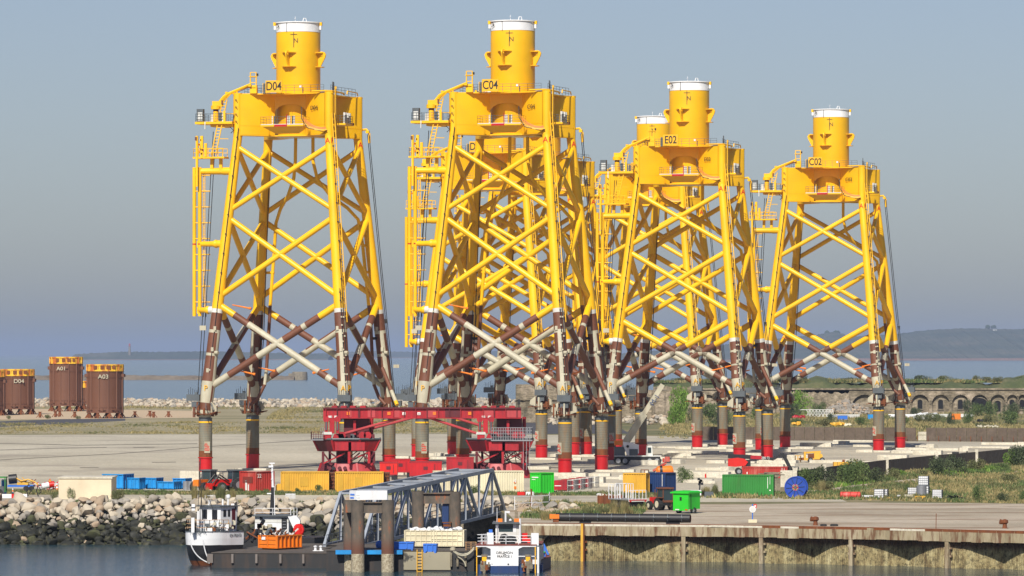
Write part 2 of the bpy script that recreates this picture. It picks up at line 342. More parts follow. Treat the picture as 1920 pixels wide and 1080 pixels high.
for k in range(len(bounds) - 1):
    mb = MB(); s0, s1 = bounds[k], bounds[k + 1]; nseg = int((s1 - s0) / .22)
    P = []
    for i in range(nseg * 2 + 1):
        u = i / (nseg * 2); s_ = s0 + (s1 - s0) * u; p = along(s_)
        mid = posts[k]; h = (s1 - s_) / (s1 - mid) if s_ > mid else (s_ - s0) / max(.1, mid - s0)
        d = 1.65 * (1 - math.sin(h * math.pi / 2) ** 1.0) + .45 + (.07 if i % 2 else 0)
        P.append((p[0] - p[3] * d, p[1] + p[2] * d))
    vs_ = [(x, y, -6) for x, y in P] + [(x, y, -.9) for x, y in P]; n = len(P)
    mb.add(vs_, [(i, i + 1, n + i + 1, n + i) for i in range(n - 1)]); mb.build('sheet_piling', 'sheet', QW)
for k, s_ in enumerate(posts):
    p = along(s_); mb = MB(); w = .42 if k else .36
    c = (p[0] + p[3] * .0, p[1] - p[2] * .0); dx, dy = p[2], p[3]
    mb.X = Matrix.Translation((c[0], c[1], 0)) @ Matrix.Rotation(math.atan2(dy, dx), 4, 'Z')
    z1 = -.9 if k else .08
    yy = -.12 if k else -.3
    mb.box(-w / 2, w / 2, yy, .5, -6, z1)
    for z in (-1.9, -2.7): mb.box(-w, w, .1, .4, z, z + .2)
    if k == 0:
        mb2 = MB(); mb2.X = mb.X; mb2.box(-.2, .05, -.36, -.302, -4, .12); mb2.build('painted_post_face', 'cyellow', QW)
    mb.build('fender_post', 'quayconc' if k else 'rust', QW)
mb = MB(); mb.X = Matrix.Translation((along(2.2)[0], along(2.2)[1] + .2, 0)); mb.add([(-1.2, -.2, -1.15), (1.0, -.2, -1.15), (.9, .6, -1.15), (-1, .6, -1.15), (-.5, .4, -2.2), (.1, .4, -2.2)], [(0, 1, 5, 4), (1, 2, 5), (2, 3, 4, 5), (3, 0, 4)])
mb.build('corbel', 'quayconc', QW)
# ------------------------------------------------------------------ the wind-turbine jackets
LM = ['yellow', 'brown', 'cream', 'leggrey']
CAMA = -74.7
def pol(phi, r, z): a = R(CAMA + phi); return (r * math.cos(a), r * math.sin(a), z)
def qrot(p, k):
    x, y = p[0], p[1]
    for _ in range(k): x, y = -y, x
    return (x, y) + tuple(p[2:])
def bez(a, b, c, t): return tuple((1 - t) ** 2 * a[i] + 2 * t * (1 - t) * b[i] + t * t * c[i] for i in range(2))
C4 = [(1, -1), (-1, -1), (1, 1), (-1, 1)]
def make_jacket(T):
    rnd = random.Random(3 if T['tall'] else 9)
    N, ZB, ZD, ZT, ZP = T['nodes'], T['zb'], T['zd'], T['zt'], T['zp']
    hs = lambda z: 10.62 + (7.08 - 10.62) * (z - 12.0) / (ZB - 12.0)
    J = thing('wind_turbine_jacket', 'x', 'wind turbine jacket')
    C4 = [(1, -1), (-1, -1), (1, 1), (-1, 1)]                    # A, BP, BR, BL
    for li, (sx, sy) in enumerate(C4):
        L = ZP - 12.8
        zs = [ZB + .1, ZP, ZP - .6, ZP - L * .27, ZP - L * .31, ZP - L * .57, ZP - L * .605, 13.6, 13.0, 11.2, 10.4, 9.3, 8.2]
        ms = [0, 3, 1, 2, 1, 2, 1, 2, 2, 2, 1, 2]
        if li in (2, 3): ms[8:12] = [2, 1, 1, 2]
        pts = [(sx * hs(z), sy * hs(z), z) for z in zs]; rad = [.66 + .27 * (ZB - z) / (ZB - 12) for z in zs]; rad[-3:] = [.95, .95, .9]; rad[-6:-3] = [1.02, 1.05, 1.02]
        st = rnd.randrange(18); st2 = rnd.randrange(18)
        def mf(i, j, ms=ms, st=st, st2=st2):
            if i in (4, 6) and (j - st) % 9 in (0, 1): return 2
            if i in (2,) and (j - st2) % 12 == 0: return 2
            if i in (8, 9) and (j - st2) % 6 == 0: return 1
            return ms[i]
        mb = MB(); mb.tube(pts, rad, 18, matf=mf); mb.build('leg', LM, J)
    for f in range(4):                                          # braces, face by face
        a, b = [((-1, -1), (1, -1)), ((1, -1), (1, 1)), ((1, 1), (-1, 1)), ((-1, 1), (-1, -1))][f]
        for k in range(3):
            z0, z1 = N[k] - .1, N[k + 1] + (.45 if k < 2 else .2)
            for v, (p, q) in enumerate(((a, b), (b, a))):
                P = (p[0] * hs(z0), p[1] * hs(z0), z0 - (.5 if k else 0)); Q = (q[0] * hs(z1), q[1] * hs(z1), z1)
                r = (.39, .43, .51)[k]; mb = MB()
                if k < 2: mb.tube([P, Q], r, 14)
                else:
                    y0 = T['by']
                    if v == 0: ts = [0, y0, y0 + .11, y0 + .14, .56, .80, .86, .90, 1]; mm = [0, 1, 2, 2, 2, 1, 2, 1]
                    else: ts = [0, y0 + .02, y0 + .12, y0 + .15, .42, .62, .84, .89, 1]; mm = [0, 1, 2, 1, 2, 1, 2, 2 if f % 2 == 0 else 1]
                    o = rnd.randrange(14)
                    mf = lambda i, j, mm=mm, o=o, v=v: 1 if (v == 0 and i == 3 and (j - o) % 14 in (0, 1, 2, 3)) or (v == 0 and f % 2 and i == 4) else mm[i]
                    mb.tube([Vector(P).lerp(Vector(Q), u) for u in ts], r, 14, matf=mf)
                mb.build('brace', LM, J)
    # piles
    for li, (sx, sy) in enumerate(C4):
        c = (sx * 10.85, sy * 10.85); mb = MB()
        prof = [(1.0, -.02), (1.0, 2.25), (1.13, 2.27), (1.13, 2.42), (1.0, 2.44), (1.0, 3.35)]; mats = [0, 0, 0, 1, 1]
        z = 3.35
        while z < 7.4: prof += [(1.0, z + .02), (1.0, z + .30), (.975, z + .32), (.975, z + .36)]; mats += [2, 2, 3, 2]; z += .36
        prof += [(1.0, 7.48), (1.04, 7.5), (1.04, 7.68), (.99, 7.7), (.99, 8.25), (.7, 8.3)]; mats += [2, 4, 4, 4, 5, 5, 5]
        mats = mats[:len(prof) - 1]
        mb.lathe(c, prof, 28, mats)
        pl = mb.build('pile', ['red', 'rust', 'pile', 'dgrey', 'yellow', 'dgrey'], J)
        mb = MB()                                               # grouting gear round the pile head
        mb.lathe(c, [(1.0, 8.75), (1.75, 8.75), (1.75, 8.85), (1.0, 8.85)], 16, mat=0, smooth=False)
        for k in range(14):
            a = rnd.uniform(0, 6.28); rr_ = rnd.uniform(1.05, 1.7); x, y = c[0] + rr_ * math.cos(a), c[1] + rr_ * math.sin(a)
            w = rnd.uniform(.06, .2); mb.box(x - w, x + w, y - w, y + w, 8.3 + rnd.uniform(0, .4), 9.2 + rnd.uniform(0, 1.4), rnd.choice([0, 0, 1, 2]))
        for k in range(7):
            a = rnd.uniform(0, 6.28); mb.bar((c[0] + 1.2 * math.cos(a), c[1] + 1.2 * math.sin(a), 8.9), (c[0] + 2.3 * math.cos(a), c[1] + 2.3 * math.sin(a), 8.9 + rnd.uniform(-.2, .3)), .1, 0)
            mb.tube([(c[0] + 1.3 * math.cos(a), c[1] + 1.3 * math.sin(a), 10.4), (c[0] + 1.8 * math.cos(a), c[1] + 1.8 * math.sin(a), 9.5), (c[0] + 1.2 * math.cos(a + .5), c[1] + 1.2 * math.sin(a + .5), 8.7)], .05, 5, 3)
        fx, fy = [(.3, -1.5), (-1.7, -.4), (1.8, -.3), (-1.6, -.6)][li]
        mb.cbox((c[0] + fx, c[1] + fy, 11.2), (2.0, .9, .95), 3); mb.cbox((c[0] + fx * .8, c[1] + fy * .8, 10.2), (1.2, .7, .8), 3)
        mb.cbox((c[0] + fx + .5, c[1] + fy - .3, 11.85), (.4, .4, .3), 3)
        for k in range(6): mb.bar((c[0] + fx - .8 + k * .32, c[1] + fy, 11.7), (c[0] + fx - .8 + k * .32, c[1] + fy, 12.2 + rnd.random() * .6), .05, 4)
        for sgn in (-1, 1): mb.vprism([(1.0, 8.9), (2.0, 9.2), (1.9, 9.9), (1.0, 10.6)], (c[0], c[1]), (c[0] + sgn * 1, c[1] - .25), .25, 2)
        mb.build('grouting_gear', ['rust', 'brown', 'cream', 'dgrey', 'cable'], pl)
    # deck
    D = []; A0, A1, A2 = (-6.55, -7.62), (-4.3, -6.35), (-2.45, -3.75)
    side = [bez(A0, A1, A2, t / 8) for t in range(9)]; mir = [(-x, y) for x, y in side[::-1]]
    mb = MB()
    def strip(P, z0, z1, th=.12):
        n = len(P); vs_ = [(x, y, z0) for x, y in P] + [(x, y, z1) for x, y in P]
        mb.add([v for v in vs_], [(i, i + 1, n + i + 1, n + i) for i in range(n - 1)], 0, True)
    for k in range(4):
        s1 = [qrot(p, k) for p in side]; s2 = [qrot(p, k) for p in mir]
        strip(s1, ZB, ZD); strip(s2, ZB, ZD)
        mid = [qrot((-2.45 + 4.9 * u, -3.75 + .18 * math.sin(u * math.pi) * 1.0), k) for u in [i / 8 for i in range(9)]]
        n = 9; arch = [ZD - 1.5 - .55 * 0 for i in range(9)]
        arch = [ZD - 1.35 - 1.0 * abs(2 * i / 8 - 1) ** 3 for i in range(9)]
        vs_ = [(p[0], p[1], arch[i]) for i, p in enumerate(mid)] + [(p[0], p[1], ZD) for p in mid]
        mb.add(vs_, [(i, i + 1, n + i + 1, n + i) for i in range(n - 1)], 0, True)
        mb.add([(p[0] * 1, p[1], p[2]) for p in vs_], [(i + 1, i, n + i, n + i + 1) for i in range(0)], 0)
    out = []
    for k in range(4): out += [qrot(p, k) for p in side + mir]
    mb.prism(out, ZB - .14, ZB + .02)
    for z in (ZB + 1.35,):                                      # a weld seam along the webs
        for k in range(4):
            for P in (side, mir):
                Q_ = [qrot(p, k) for p in P]
                for u, v in zip(Q_, Q_[1:]): mb.bar((u[0] * 1.002, u[1] * 1.002, z), (v[0] * 1.002, v[1] * 1.002, z), .06)
    dk = mb.build('deck_girder', ['yellow'], J)
    mb = MB(); slab = []
    for k in range(4): slab += [qrot((-7.7 + 15.4 * u, -7.75 + 1.7 * math.sin(u * math.pi) ** .8), k) for u in [i / 14 for i in range(14)]]
    mb.prism(slab, ZD, ZD + .16); mb.build('deck_plate', ['yellow'], J)
    for sx, sy in C4:
        mb = MB(); mb.tube([(sx * 7.1, sy * 7.1, ZB - .3), (sx * 7.1, sy * 7.1, ZD + .2)], [.68, .68], 18); mb.build('corner_column', ['yellow'], J)
    mb = MB(); mb.lathe((0, 0), [(3.2, ZB - .2), (3.30, ZB), (3.30, ZT - 1.5), (3.34, ZT - 1.49), (3.34, ZT - .16), (3.5, ZT - .15), (3.5, ZT), (3.1, ZT), (3.1, ZT - .9)], 56, [0, 0, 1, 1, 1, 1, 1, 1])
    tw = mb.build('tower_stub', ['yellow', 'towerwhite'], J)
    for kz in range(4):
        phi = -22 + 90 * kz; mb = MB(); a = R(CAMA + phi); u = Vector((math.cos(a), math.sin(a), 0)); w = Vector((-math.sin(a), math.cos(a), 0))
        z0, z1 = ZD + 4.3, ZD + 6.5
        p = u * 3.25; mb.vprism([(0, z0), (.4, z0 + .05), (1.15, z1 - .8), (1.27, z1 - .35), (1.05, z1 + .02), (.65, z1 + .12), (0, z1)], p, p + u, .22)
        for z in (z0 - .05, z1 - .15):
            P = [p - w * 1.15, p + w * 1.15, p + w * .45 + u * .85, p - w * .45 + u * .85]
            mb.prism([(q.x, q.y) for q in P], z, z + .1)
        mb.tube([tuple(p + u * .62 - w * .2 + Vector((0, 0, z1 - .4))), tuple(p + u * .62 + w * .2 + Vector((0, 0, z1 - .4)))], .2, 10, 0)
        mb.build('lifting_lug', ['yellow'], tw)
    mb = MB()
    def arcbar(phi0, phi1, z, w, r=3.33, mat=0):
        k = max(1, int(abs(phi1 - phi0) / 3))
        for i in range(k): mb.bar(pol(phi0 + (phi1 - phi0) * i / k, r, z), pol(phi0 + (phi1 - phi0) * (i + 1) / k, r, z), .05, mat, w)
    mb.bar(pol(-9, 3.32, ZT - 1.6), pol(-9, 3.32, ZT - 3.9), .09, 0, .05); arcbar(-18, 0, ZT - 1.95, .07)
    mb.bar(pol(-28, 3.36, ZT - .1), pol(-28, 3.36, ZT - 1.6), .08, 0, .05)
    mb.build('north_mark', ['textblack'], tw)
    tx = text('north_letter', 'N', .95, 'textblack', tw, pol(-3.5, 3.33, ZT - 2.9)); tx.rotation_euler.z = R(CAMA - 3.5 + 90)
    mb = MB()
    for phi in (-75, 72): mb.cbox(pol(phi, 3.6, ZT - .25), (.35, .35, .5), 0); mb.cbox(pol(phi, 3.55, ZT - .8), (.3, .3, .6), 1)
    for phi in (20,): mb.tube([pol(phi - 5, 3.2, ZT), pol(phi - 3, 3.2, ZT + .45), pol(phi + 3, 3.2, ZT + .45), pol(phi + 5, 3.2, ZT)], .07, 6, 1)
    mb.bar(pol(-10, 2, ZT), pol(-10, 2, ZT + .8), .06, 1); mb.bar(pol(-10, 2.2, ZT + .5), pol(-14, 2, ZT + .5), .06, 1)
    mb.tube([pol(-60, 3.55, ZT - .2), pol(-52, 3.55, ZT - .7), pol(-62, 3.55, ZT - .9)], .05, 5, 2)
    mb.build('top_fittings', ['yellow', 'towerwhite', 'cable'], tw)
    # railings and gear on the deck
    mb = MB(); e = 6.4
    zz = ZD + .16
    mb.rail([(-4.8, -6.9, zz), (4.0, -6.3, zz), (6.2, -6.9, zz)], 1.15, 0, .045, 1.2); mb.rail([(6.9, -5.8, zz), (6.2, 0, zz), (6.9, 6.5, zz)], 1.15, 0, .045, 1.3)
    mb.rail([(-6.6, -5.5, zz), (-6.0, 2, zz)], 1.15, 0, .045, 1.3)
    mb.build('railing', ['dgrey'], J)
    mb = MB()                                                   # pipes and posts on the deck
    mb.tube([(4.5, -7.3, zz + .15), (6.6, -7.3, zz + .18), (7.3, -6.6, zz + .18), (7.3, -1, zz + .18), (7.3, -.5, zz)], .13, 8, 0); mb.cut()
    mb.tube([(7.3, 1, zz + .1), (7.3, 1.2, zz + .6), (7.3, 6, zz + .6), (7.3, 6.4, zz + .2)], .09, 8, 0); mb.cut()
    mb.tube([(-7.2, -7.2, zz), (-7.2, -7.2, zz + .4), (-5.8, -6.9, zz + .9), (-4.8, -6.8, zz + .9)], .13, 8, 0); mb.cut()
    for x in (-5.2, -4.3): mb.bar((x, -6.9, zz), (x, -6.9, zz + 3.1), .14, 0)
    for z in (.8, 1.6, 2.4, 3.1): mb.bar((-5.2, -6.9, zz + z), (-4.3, -6.9, zz + z), .1, 0)
    mb.cbox((-4.75, -6.9, zz + 2.5), (1.3, .3, .1), 0); mb.cbox((-4.1, -6.95, zz + 2.75), (.25, .25, .35), 2); mb.cbox((-4.75, -6.6, zz + .6), (.9, .7, 1.2), 0); mb.cut()
    for x in (-3.4, -3.0, -2.7): mb.box(x, x + .18, -6.6, -6.4, zz, zz + 1.5, 0)
    mb.cbox((-3.1, -6.6, zz + .7), (.35, .3, 1.5), 3); mb.cut(); mb.cbox((2.4, -6.3, zz + .9), (.3, .2, .35), 1); mb.cbox((2.8, -6.3, zz + .4), (.08, .1, .8), 2)
    mb.build_each('deck_fitting', ['yellow', 'towerwhite', 'black', 'dgrey'], J)
    mb = MB(); mb.cbox((-1.5, -7.05, zz + .95), (2.55, .12, 1.8), 0); mb.bar((-2.4, -6.2, zz), (-2.4, -6.2, zz + 1), .1, 1); mb.bar((-.6, -6.2, zz), (-.6, -6.2, zz + 1), .1, 1)
    mb.build('name_board', ['yellow2', 'yellow'], J)
    mb = MB(); mb.cbox((6.6, -3.6, zz + .9), (.12, 1.6, 1.6), 0, R(10)); mb.build('name_board', ['dgrey'], J)
    # front balcony
    def balcony(k, cx):
        mb = MB(); o = Matrix.Rotation(k * math.pi / 2, 4, 'Z'); mb.X = o; x0, x1, y0, y1, z = cx - 3.3, cx + 3.3, -8.7, -5.9, ZB + 1.35
        mb.box(x0, x1, y0, y1, z - .28, z, 0); mb.box(x0 + .02, x1 - .02, y0 - .03, y0, z - .05, z + .06, 1)
        mb.add([(x0 + .2, y0, z - .28), (x1 - .2, y0, z - .28), (x1 - 1.5, y0 + 2.6, ZB + .1), (x0 + 1.5, y0 + 2.6, ZB + .1), (x0 + .2, y1, z - .28), (x1 - .2, y1, z - .28)], [(3, 2, 1, 0), (0, 4, 3), (1, 2, 5)], 0)
        mb.box(cx - 1.2, cx + .7, y0 - .06, y0 - .02, z - .32, z - .02, 2)
        mb.rail([(x0, y1, z), (x0, y0, z), (x1, y0, z), (x1, y1, z)], 1.15, 3, .035, 1.3)
        for x, m_ in ((cx - 1.6, 1), (cx - 1.3, 3), (cx + .8, 1), (cx + 1.05, 1), (cx + 1.5, 3), (cx + 1.75, 1)): mb.box(x, x + .18, y0 + .1, y0 + .3, z, z + 1.25, m_)
        mb.bar((cx - 1.35, y0, z - .3), (cx - 1.35, y0, z + 1.6), .1, 0); mb.bar((cx + .75, y0, z - .3), (cx + .75, y0, z + 1.5), .09, 2)
        mb.X = None; mb2 = mb.build('access_balcony', ['yellow', 'leggrey', 'red', 'dgrey'], J); return mb2
    balcony(0, .3)
    mb = MB(); z = ZB + 1.6; mb.box(7.0, 9.0, -5.2, -1.2, z - .25, z, 0); mb.rail([(7.4, -5.1, z), (8.9, -5.1, z), (8.9, -1.3, z), (7.4, -1.3, z)], 1.15, 2, .05, .9)
    for y in (-4.9, -4.2, -3.1, -2.3): mb.box(8.6, 8.85, y, y + .35, z, z + 1.6, 1)
    mb.cbox((8.9, -1.6, z + .0), (.5, .6, .35), 3); mb.build('side_balcony', ['yellow', 'leggrey', 'dgrey', 'rust'], J)
    mb = MB()                                                   # red hoses and cable loops
    for k in range(5):
        e0 = Vector((3.4, -8.5, ZB + 2.6 - k * .28)); e1 = Vector((6.9 + k * .05, -8.2, ZB + .9 - .1 * k)); mid = e0.lerp(e1, .45) - Vector((0, 0, 1.3 - .1 * k))
        P = [e0.lerp(mid, t_) .lerp(mid.lerp(e1, t_), t_) for t_ in [i / 8 for i in range(9)]]
        mb.tube(P, .05, 5, 0 if k < 3 else 1); mb.cut()
    mb.tube([(3.0, -7.6, ZB + 3.9), (3.3, -8.6, ZB + 2.2), (4.2, -8.6, ZB + .8), (6.6, -8.0, ZB + .2), (7.9, -7.2, ZB + .9)], .06, 5, 2); mb.cut()
    mb.tube([(-7.4, -7.9, ZD - 3), (-7.6, -7.95, ZB + 1.9), (-8.1, -7.9, ZB + 1.2), (-7.5, -7.9, ZB + .6), (-7.9, -7.95, ZB + .2)], .06, 5, 2); mb.cut()
    for k in range(4): z = ZD - .8 - k * 1.05; mb.tube([(-7.3, -7.75, z), (-7.2, -8.0, z), (-7.0, -8.0, z), (-6.95, -7.75, z - .45)], .05, 5, 2); mb.cut()
    mb.build_each('hose', ['orange', 'yellow', 'cable'], J)
    # crane platform to the left
    z = ZB + 1.9; mb = MB(); mb.prism([(-13.2, -8.9), (-7.4, -8.9), (-7.4, -5.4), (-12.4, -5.4), (-13.2, -6.4)], z - .35, z, 0); mb.box(-11, -7.6, -8.2, -6, z - .75, z - .35, 0)
    mb.build('crane_platform', ['yellow'], J)
    pf = mb = MB(); mb.rail([(-7.6, -8.8, z), (-13.1, -8.8, z), (-13.1, -6.4, z), (-12.3, -5.5, z), (-7.6, -5.5, z)], 1.2, 0, .05, .75)
    mb.box(-13, -12, -8.7, -8, z, z + 1.9, 1); mb.box(-12.8, -12.1, -8.75, -8.7, z + .2, z + 1.4, 2); mb.box(-11.8, -10.9, -6, -5.6, z, z + 1.2, 2); mb.box(-9.6, -9.2, -8.7, -8.3, z, z + 1.35, 1); mb.box(-9, -8.5, -8.7, -8.2, z, z + 1.3, 2)
    mb.box(-8.8, -8.45, -8.85, -8.8, z - .3, z + 1.6, 3); mb.bar((-11.6, -8.9, z), (-11.6, -8.9, z - 1.1), .14, 2); mb.build('platform_railing', ['dgrey', 'dgrey', 'leggrey', 'yellow'], J)
    mb = MB(); cx, cy = -10.5, -7.2; mb.cyl((cx, cy), .42, z, z + 1.6, 12); mb.cyl((cx, cy), .4, z + 1.5, z + 1.9, 12, 1); mb.cyl((cx, cy), .75, z + 1.9, z + 2.45, 14); mb.cbox((cx + .3, cy, z + 2.7), (1.5, .8, .8))
    mb.tube([(cx + .2, cy, z + 2.3), (cx + 1.3, cy, z + 3.7), (cx + 1.8, cy, z + 4.05)], [.36, .3, .28], 6); mb.tube([(cx + 1.6, cy, z + 4.0), (cx + 5.5, cy, z + 5.6)], [.27, .16], 6)
    mb.tube([(cx + .8, cy - .3, z + 2.5), (cx + 2.5, cy - .3, z + 4.2)], .08, 6); mb.cbox((cx + 1.7, cy, z + 4.35), (.4, .4, .25)); mb.cbox((cx + 5.3, cy, z + 5.4), (.4, .25, .4)); mb.tube([(cx + 2.6, cy, z + 4.1), (cx + 5.2, cy, z + 5.1)], .05, 5, 1)
    mb.build('davit_crane', ['yellow', 'brown'], J)
    # boarding platform, ladders, fenders
    z = ZB - 3.3; mb = MB(); mb.box(-13.5, -8.6, -9.0, -6.8, z - .25, z, 0); mb.rail([(-8.8, -8.9, z), (-13.4, -8.9, z), (-13.4, -6.9, z), (-8.8, -6.9, z)], 1.25, 0, .07, .8, 2)
    mb.box(-13.0, -12.7, -9.1, -8.8, z - 4.4, z + 3.1, 0); mb.box(-12.3, -11.9, -9.05, -8.8, z - .2, z + 3.1, 0); mb.box(-11.7, -11.3, -9.05, -8.8, z, z + 2.0, 0)
    for k in range(8): mb.cbox((-12.5 + rnd.uniform(-.5, .6), -8.95, z + rnd.uniform(.2, 2.6)), (.25, .2, .3), 1 if k % 3 == 0 else 0)
    mb.cbox((-12.95, -9.1, z + 2.7), (.3, .2, .5), 2)
    for x in (-10.9, -9.5): mb.box(x - .22, x + .22, -8, -7.6, z - 2.3, z - .2, 0)
    mb.build('boarding_platform', ['yellow', 'orange', 'brown'], J)
    mb = MB(); mb.ladder((-10.4, -8.6, ZB - 3.1), (-8.6, -8.6, ZD - .8), (1, 0, 0), .7, 0, .45, .13); mb.cbox((-9.0, -8.7, ZD - 1.2), (.25, .15, .6), 1)
    for t_ in (.12, .3, .5, .75): p = Vector((-10.1, -8.55, ZB - 3.1)).lerp(Vector((-8.3, -8.6, ZD - .8)), t_); mb.bar(p, (p.x + 1.2, -7.8, p.z), .1)
    mb.build('ladder', ['yellow', 'brown'], J)
    zf = [ZB - 5.4, ZB - 16.2, ZB - 26.0]
    for i, z in enumerate(zf):
        h = hs(z); mb = MB(); mb.tube([(-h, -h, z), (-h - 1.6, -h + .1, z), (-h - 1.9, -h + .1, z), (-12.9, -7.8, z)], [.56, .56, .42, .36] if i else [.58, .58, .52, .45], 14, matf=lambda a, j, i=i: 1 if i == 2 and a == 0 else 0)
        if i: mb.tube([(-h - 1.3, -h + .1, z), (-h - 1.6, -h + .1, z)], .62, 14)
        mb.cbox((-12.9, -7.9, z), (.5, .5, 1.0)); mb.build('fender_strut', ['yellow', 'leggrey'], J)
    for x, y in ((-12.75, -8.0), (-13.75, -7.6)):
        mb = MB(); mb.tube([(x, y, zf[0] + .6), (x, y, zf[1] + .1), (x, y, zf[1] - .1), (x, y, zf[2] - .9)], .28, 12, matf=lambda a, j: 1 if a == 1 else 0); mb.build('boat_fender', ['yellow', 'red'], J)
    mb = MB(); mb.ladder((-12.2, -7.6, zf[2] + .2), (-12.2, -7.6, zf[0] + .2), (1, -.3, 0), .3, 0, .5, .09)
    for k in range(9): z = zf[2] + 1.2 + k * 2.35; mb.tube([(-13.75, -7.75, z), (-11.2, -7.75, z)], .09, 6)
    mb.build('boarding_ladder', ['yellow'], J)
    # ladder and service pipes along the legs
    mb = MB(); a = Vector((hs(ZB) + .75, -hs(ZB) - .3, ZB + 3)); b_ = Vector((hs(ZP) + 1.05, -hs(ZP) - .3, ZP - 2)); mb.ladder(a, b_, (.7, .7, 0), .42, 0, .9, .11)
    k = 0
    while k < 9: p = a.lerp(b_, (k + .5) / 9); mb.bar(p, (p.x - .5, p.y + .3, p.z), .12); k += 1
    mb.ladder((7.95, -6.6, ZB + .2), (7.95, -6.6, ZD + 1.0), (0, 1, 0), .5, 0, .6, .12); mb.build('leg_ladder', ['yellow'], J)
    mb = MB()
    for (sx, ox, oy, zz0, zz1) in ((-1, .25, -.80, ZB + 1, 11), (1, .5, -.85, ZP + 3, 10.5), (1, .75, -.6, ZB - .5, 10.5)):
        P = [(sx * hs(z_) + ox, -hs(z_) + oy - .1, z_) for z_ in [zz0 + (zz1 - zz0) * i / 6 for i in range(7)]]
        mb.tube(P, .055, 5, 0)
        for q in range(14):
            z_ = zz0 + (zz1 - zz0) * (q + .5) / 14; mb.cbox((sx * hs(z_) + ox, -hs(z_) + oy - .1, z_), (.22, .16, .22), 0 if z_ > ZP else 1)
        mb.cut()
    mb.cut(); mb.tube([(-7.3, 7.0, ZB), (-9.0, 9.4, 20), (-9.9, 10.2, 11)], .07, 5, 0); mb.cut(); mb.tube([(-6.7, 7.0, ZB), (-8.4, 8.8, 20), (-9.4, 9.6, 11)], .07, 5, 0)
    mb.build_each('service_line', ['cable', 'cream'], J)
    # J-tubes
    zt = lambda v: ZB - (50.2 - v) * (ZB - 12) / 38.2
    tubes = [([(2.2, .3, 50.2), (2.2, .3, 46.5), (2.7, .9, 43.8), (4.2, 2.8, 41.3), (6.1, 5.0, 39.6), (7.3, 6.6, 37.9), (7.8, 7.3, 34), (8.5, 8.1, 25), (8.7, 8.3, 23.5), (9.0, 8.5, 15.5), (9.3, 8.2, 13), (10.2, 7.8, 11.1), (11.4, 7.4, 10.0)], 7)]
    if T['tall']: tubes.append(([(-.6, .6, 50.2), (-.7, .7, 46.5), (-1.2, 1.5, 44.0), (-3, 4.2, 41.5), (-5.2, 7.2, 39.6), (-6.3, 8.4, 37.5), (-6.7, 8.7, 33), (-7.4, 8.9, 25), (-7.5, 9.0, 23.5), (-8.0, 9.0, 15.5), (-8.2, 8.7, 13), (-9.2, 8.6, 11), (-10.4, 8.3, 9.8)], 7))
    for P, sw in tubes:
        P = [(x, y, zt(z_)) for x, y, z_ in P]; mb = MB(); mb.tube(P, .26, 10, matf=lambda a, j: 0 if a < sw else (1 if a in (8, 10) else (2 if a == 9 else 1)))
        for z_, sx, sy in ((34, 1, 1), (30, 1, 1), (20, 1, 1)):
            zz2 = zt(z_); x_ = (P[6][0] if z_ > 25 else P[8][0]); mb.tube([(x_, P[6][1] if z_ > 25 else P[8][1], zz2), (math.copysign(hs(zz2), x_), hs(zz2), zz2)], .22, 8, 0 if z_ > 23 else 3)
        mb.build('cable_tube', ['yellow', 'brown', 'cream', 'black'], J)
    for (p, q) in (((10.3, 9.2, 15.5), (13.6, 6.0, 10.0)), ):
        mb = MB(); p, q = Vector(p), Vector(q); mb.tube([p.lerp(q, u) for u in (0, .62, .9, 1)], .30, 10, matf=lambda a, j: (1, 0, 2)[a]); mb.build('flood_pipe', ['cream', 'brown', 'yellow'], J)
    mb = MB()                                                   # orange hose stubs and small brackets on the lower bay
    for (x, y, z_, dx) in ((-6.0, -10.0, 15.2, 2.3), (-7.2, -9.3, ZP + .6, 2.6), (8.2, -10.6, 15.4, -2.2), (9.6, 3.0, 15.0, -2.0), (-9, 8.0, 15.6, 2.4), (6.2, 9.5, 16, -2)):
        mb.tube([(x, y, z_), (x + dx, y, z_ - .5)], [.09, .13], 7, 0); mb.tube([(x + dx, y, z_ - .5), (x + dx * 1.13, y, z_ - .56)], .2, 8, 0); mb.cut()
    mb.build_each('valve_handle', ['orange'], J)
    mb = MB()                                                   # anode-like rings and plates on the lower legs
    for li, (sx, sy) in enumerate(C4):
        for k in range(3):
            z_ = 14 + (ZP - 15) * (k + .4) / 3; h = hs(z_); mb.cbox((sx * h + rnd.uniform(-.3, .5), sy * h - .9, z_), (.4, .22, .6), 0); mb.cut()
            if k == 1: mb.tube([(sx * h + .6, sy * h - .7, z_ - .5), (sx * h + 1.15, sy * h - .8, z_ - .5)], .28, 8, 0); mb.cut()
    mb.build_each('anode_bracket', ['cream'], J)
    mb = MB()
    for x0, y0, x1, y1, zz1 in ((8.6, 7.2, 12.0, 9.6, 10.6), (8.9, 7.0, 12.3, 9.4, 10.6), (-10.9, -7.2, -12.5, -9.6, 11.5), (-10.6, -7.0, -12.1, -9.4, 11.5)):
        mb.tube([(x0, y0, ZB + .5), ((x0 + x1) / 2, (y0 + y1) / 2, (ZB + zz1) / 2 - .5), (x1, y1, zz1)], .06, 5, 0)
        mb.cbox(((x0 + 2 * x1) / 3, (y0 + 2 * y1) / 3, zz1 + 12), (.15, .15, .7), 0); mb.cut()
    mb.tube([(7.3, 7.4, ZB + 1.2), (8.3, 7.6, ZB + 1.3), (8.8, 7.4, ZB + .6), (8.9, 7.2, ZB - .8)], .18, 7, 1); mb.cbox((8.6, 7.2, ZB + .9), (.5, .4, .4), 1)
    mb.cut(); mb.cbox((12.4, 9.6, 15.8), (.9, .15, .5), 2); mb.cut(); mb.cbox((-11.9, -9, 21.5), (1.0, .15, .7), 2)
    mb.build_each('hanging_cable', ['cable', 'yellow', 'cream'], J)
    return J
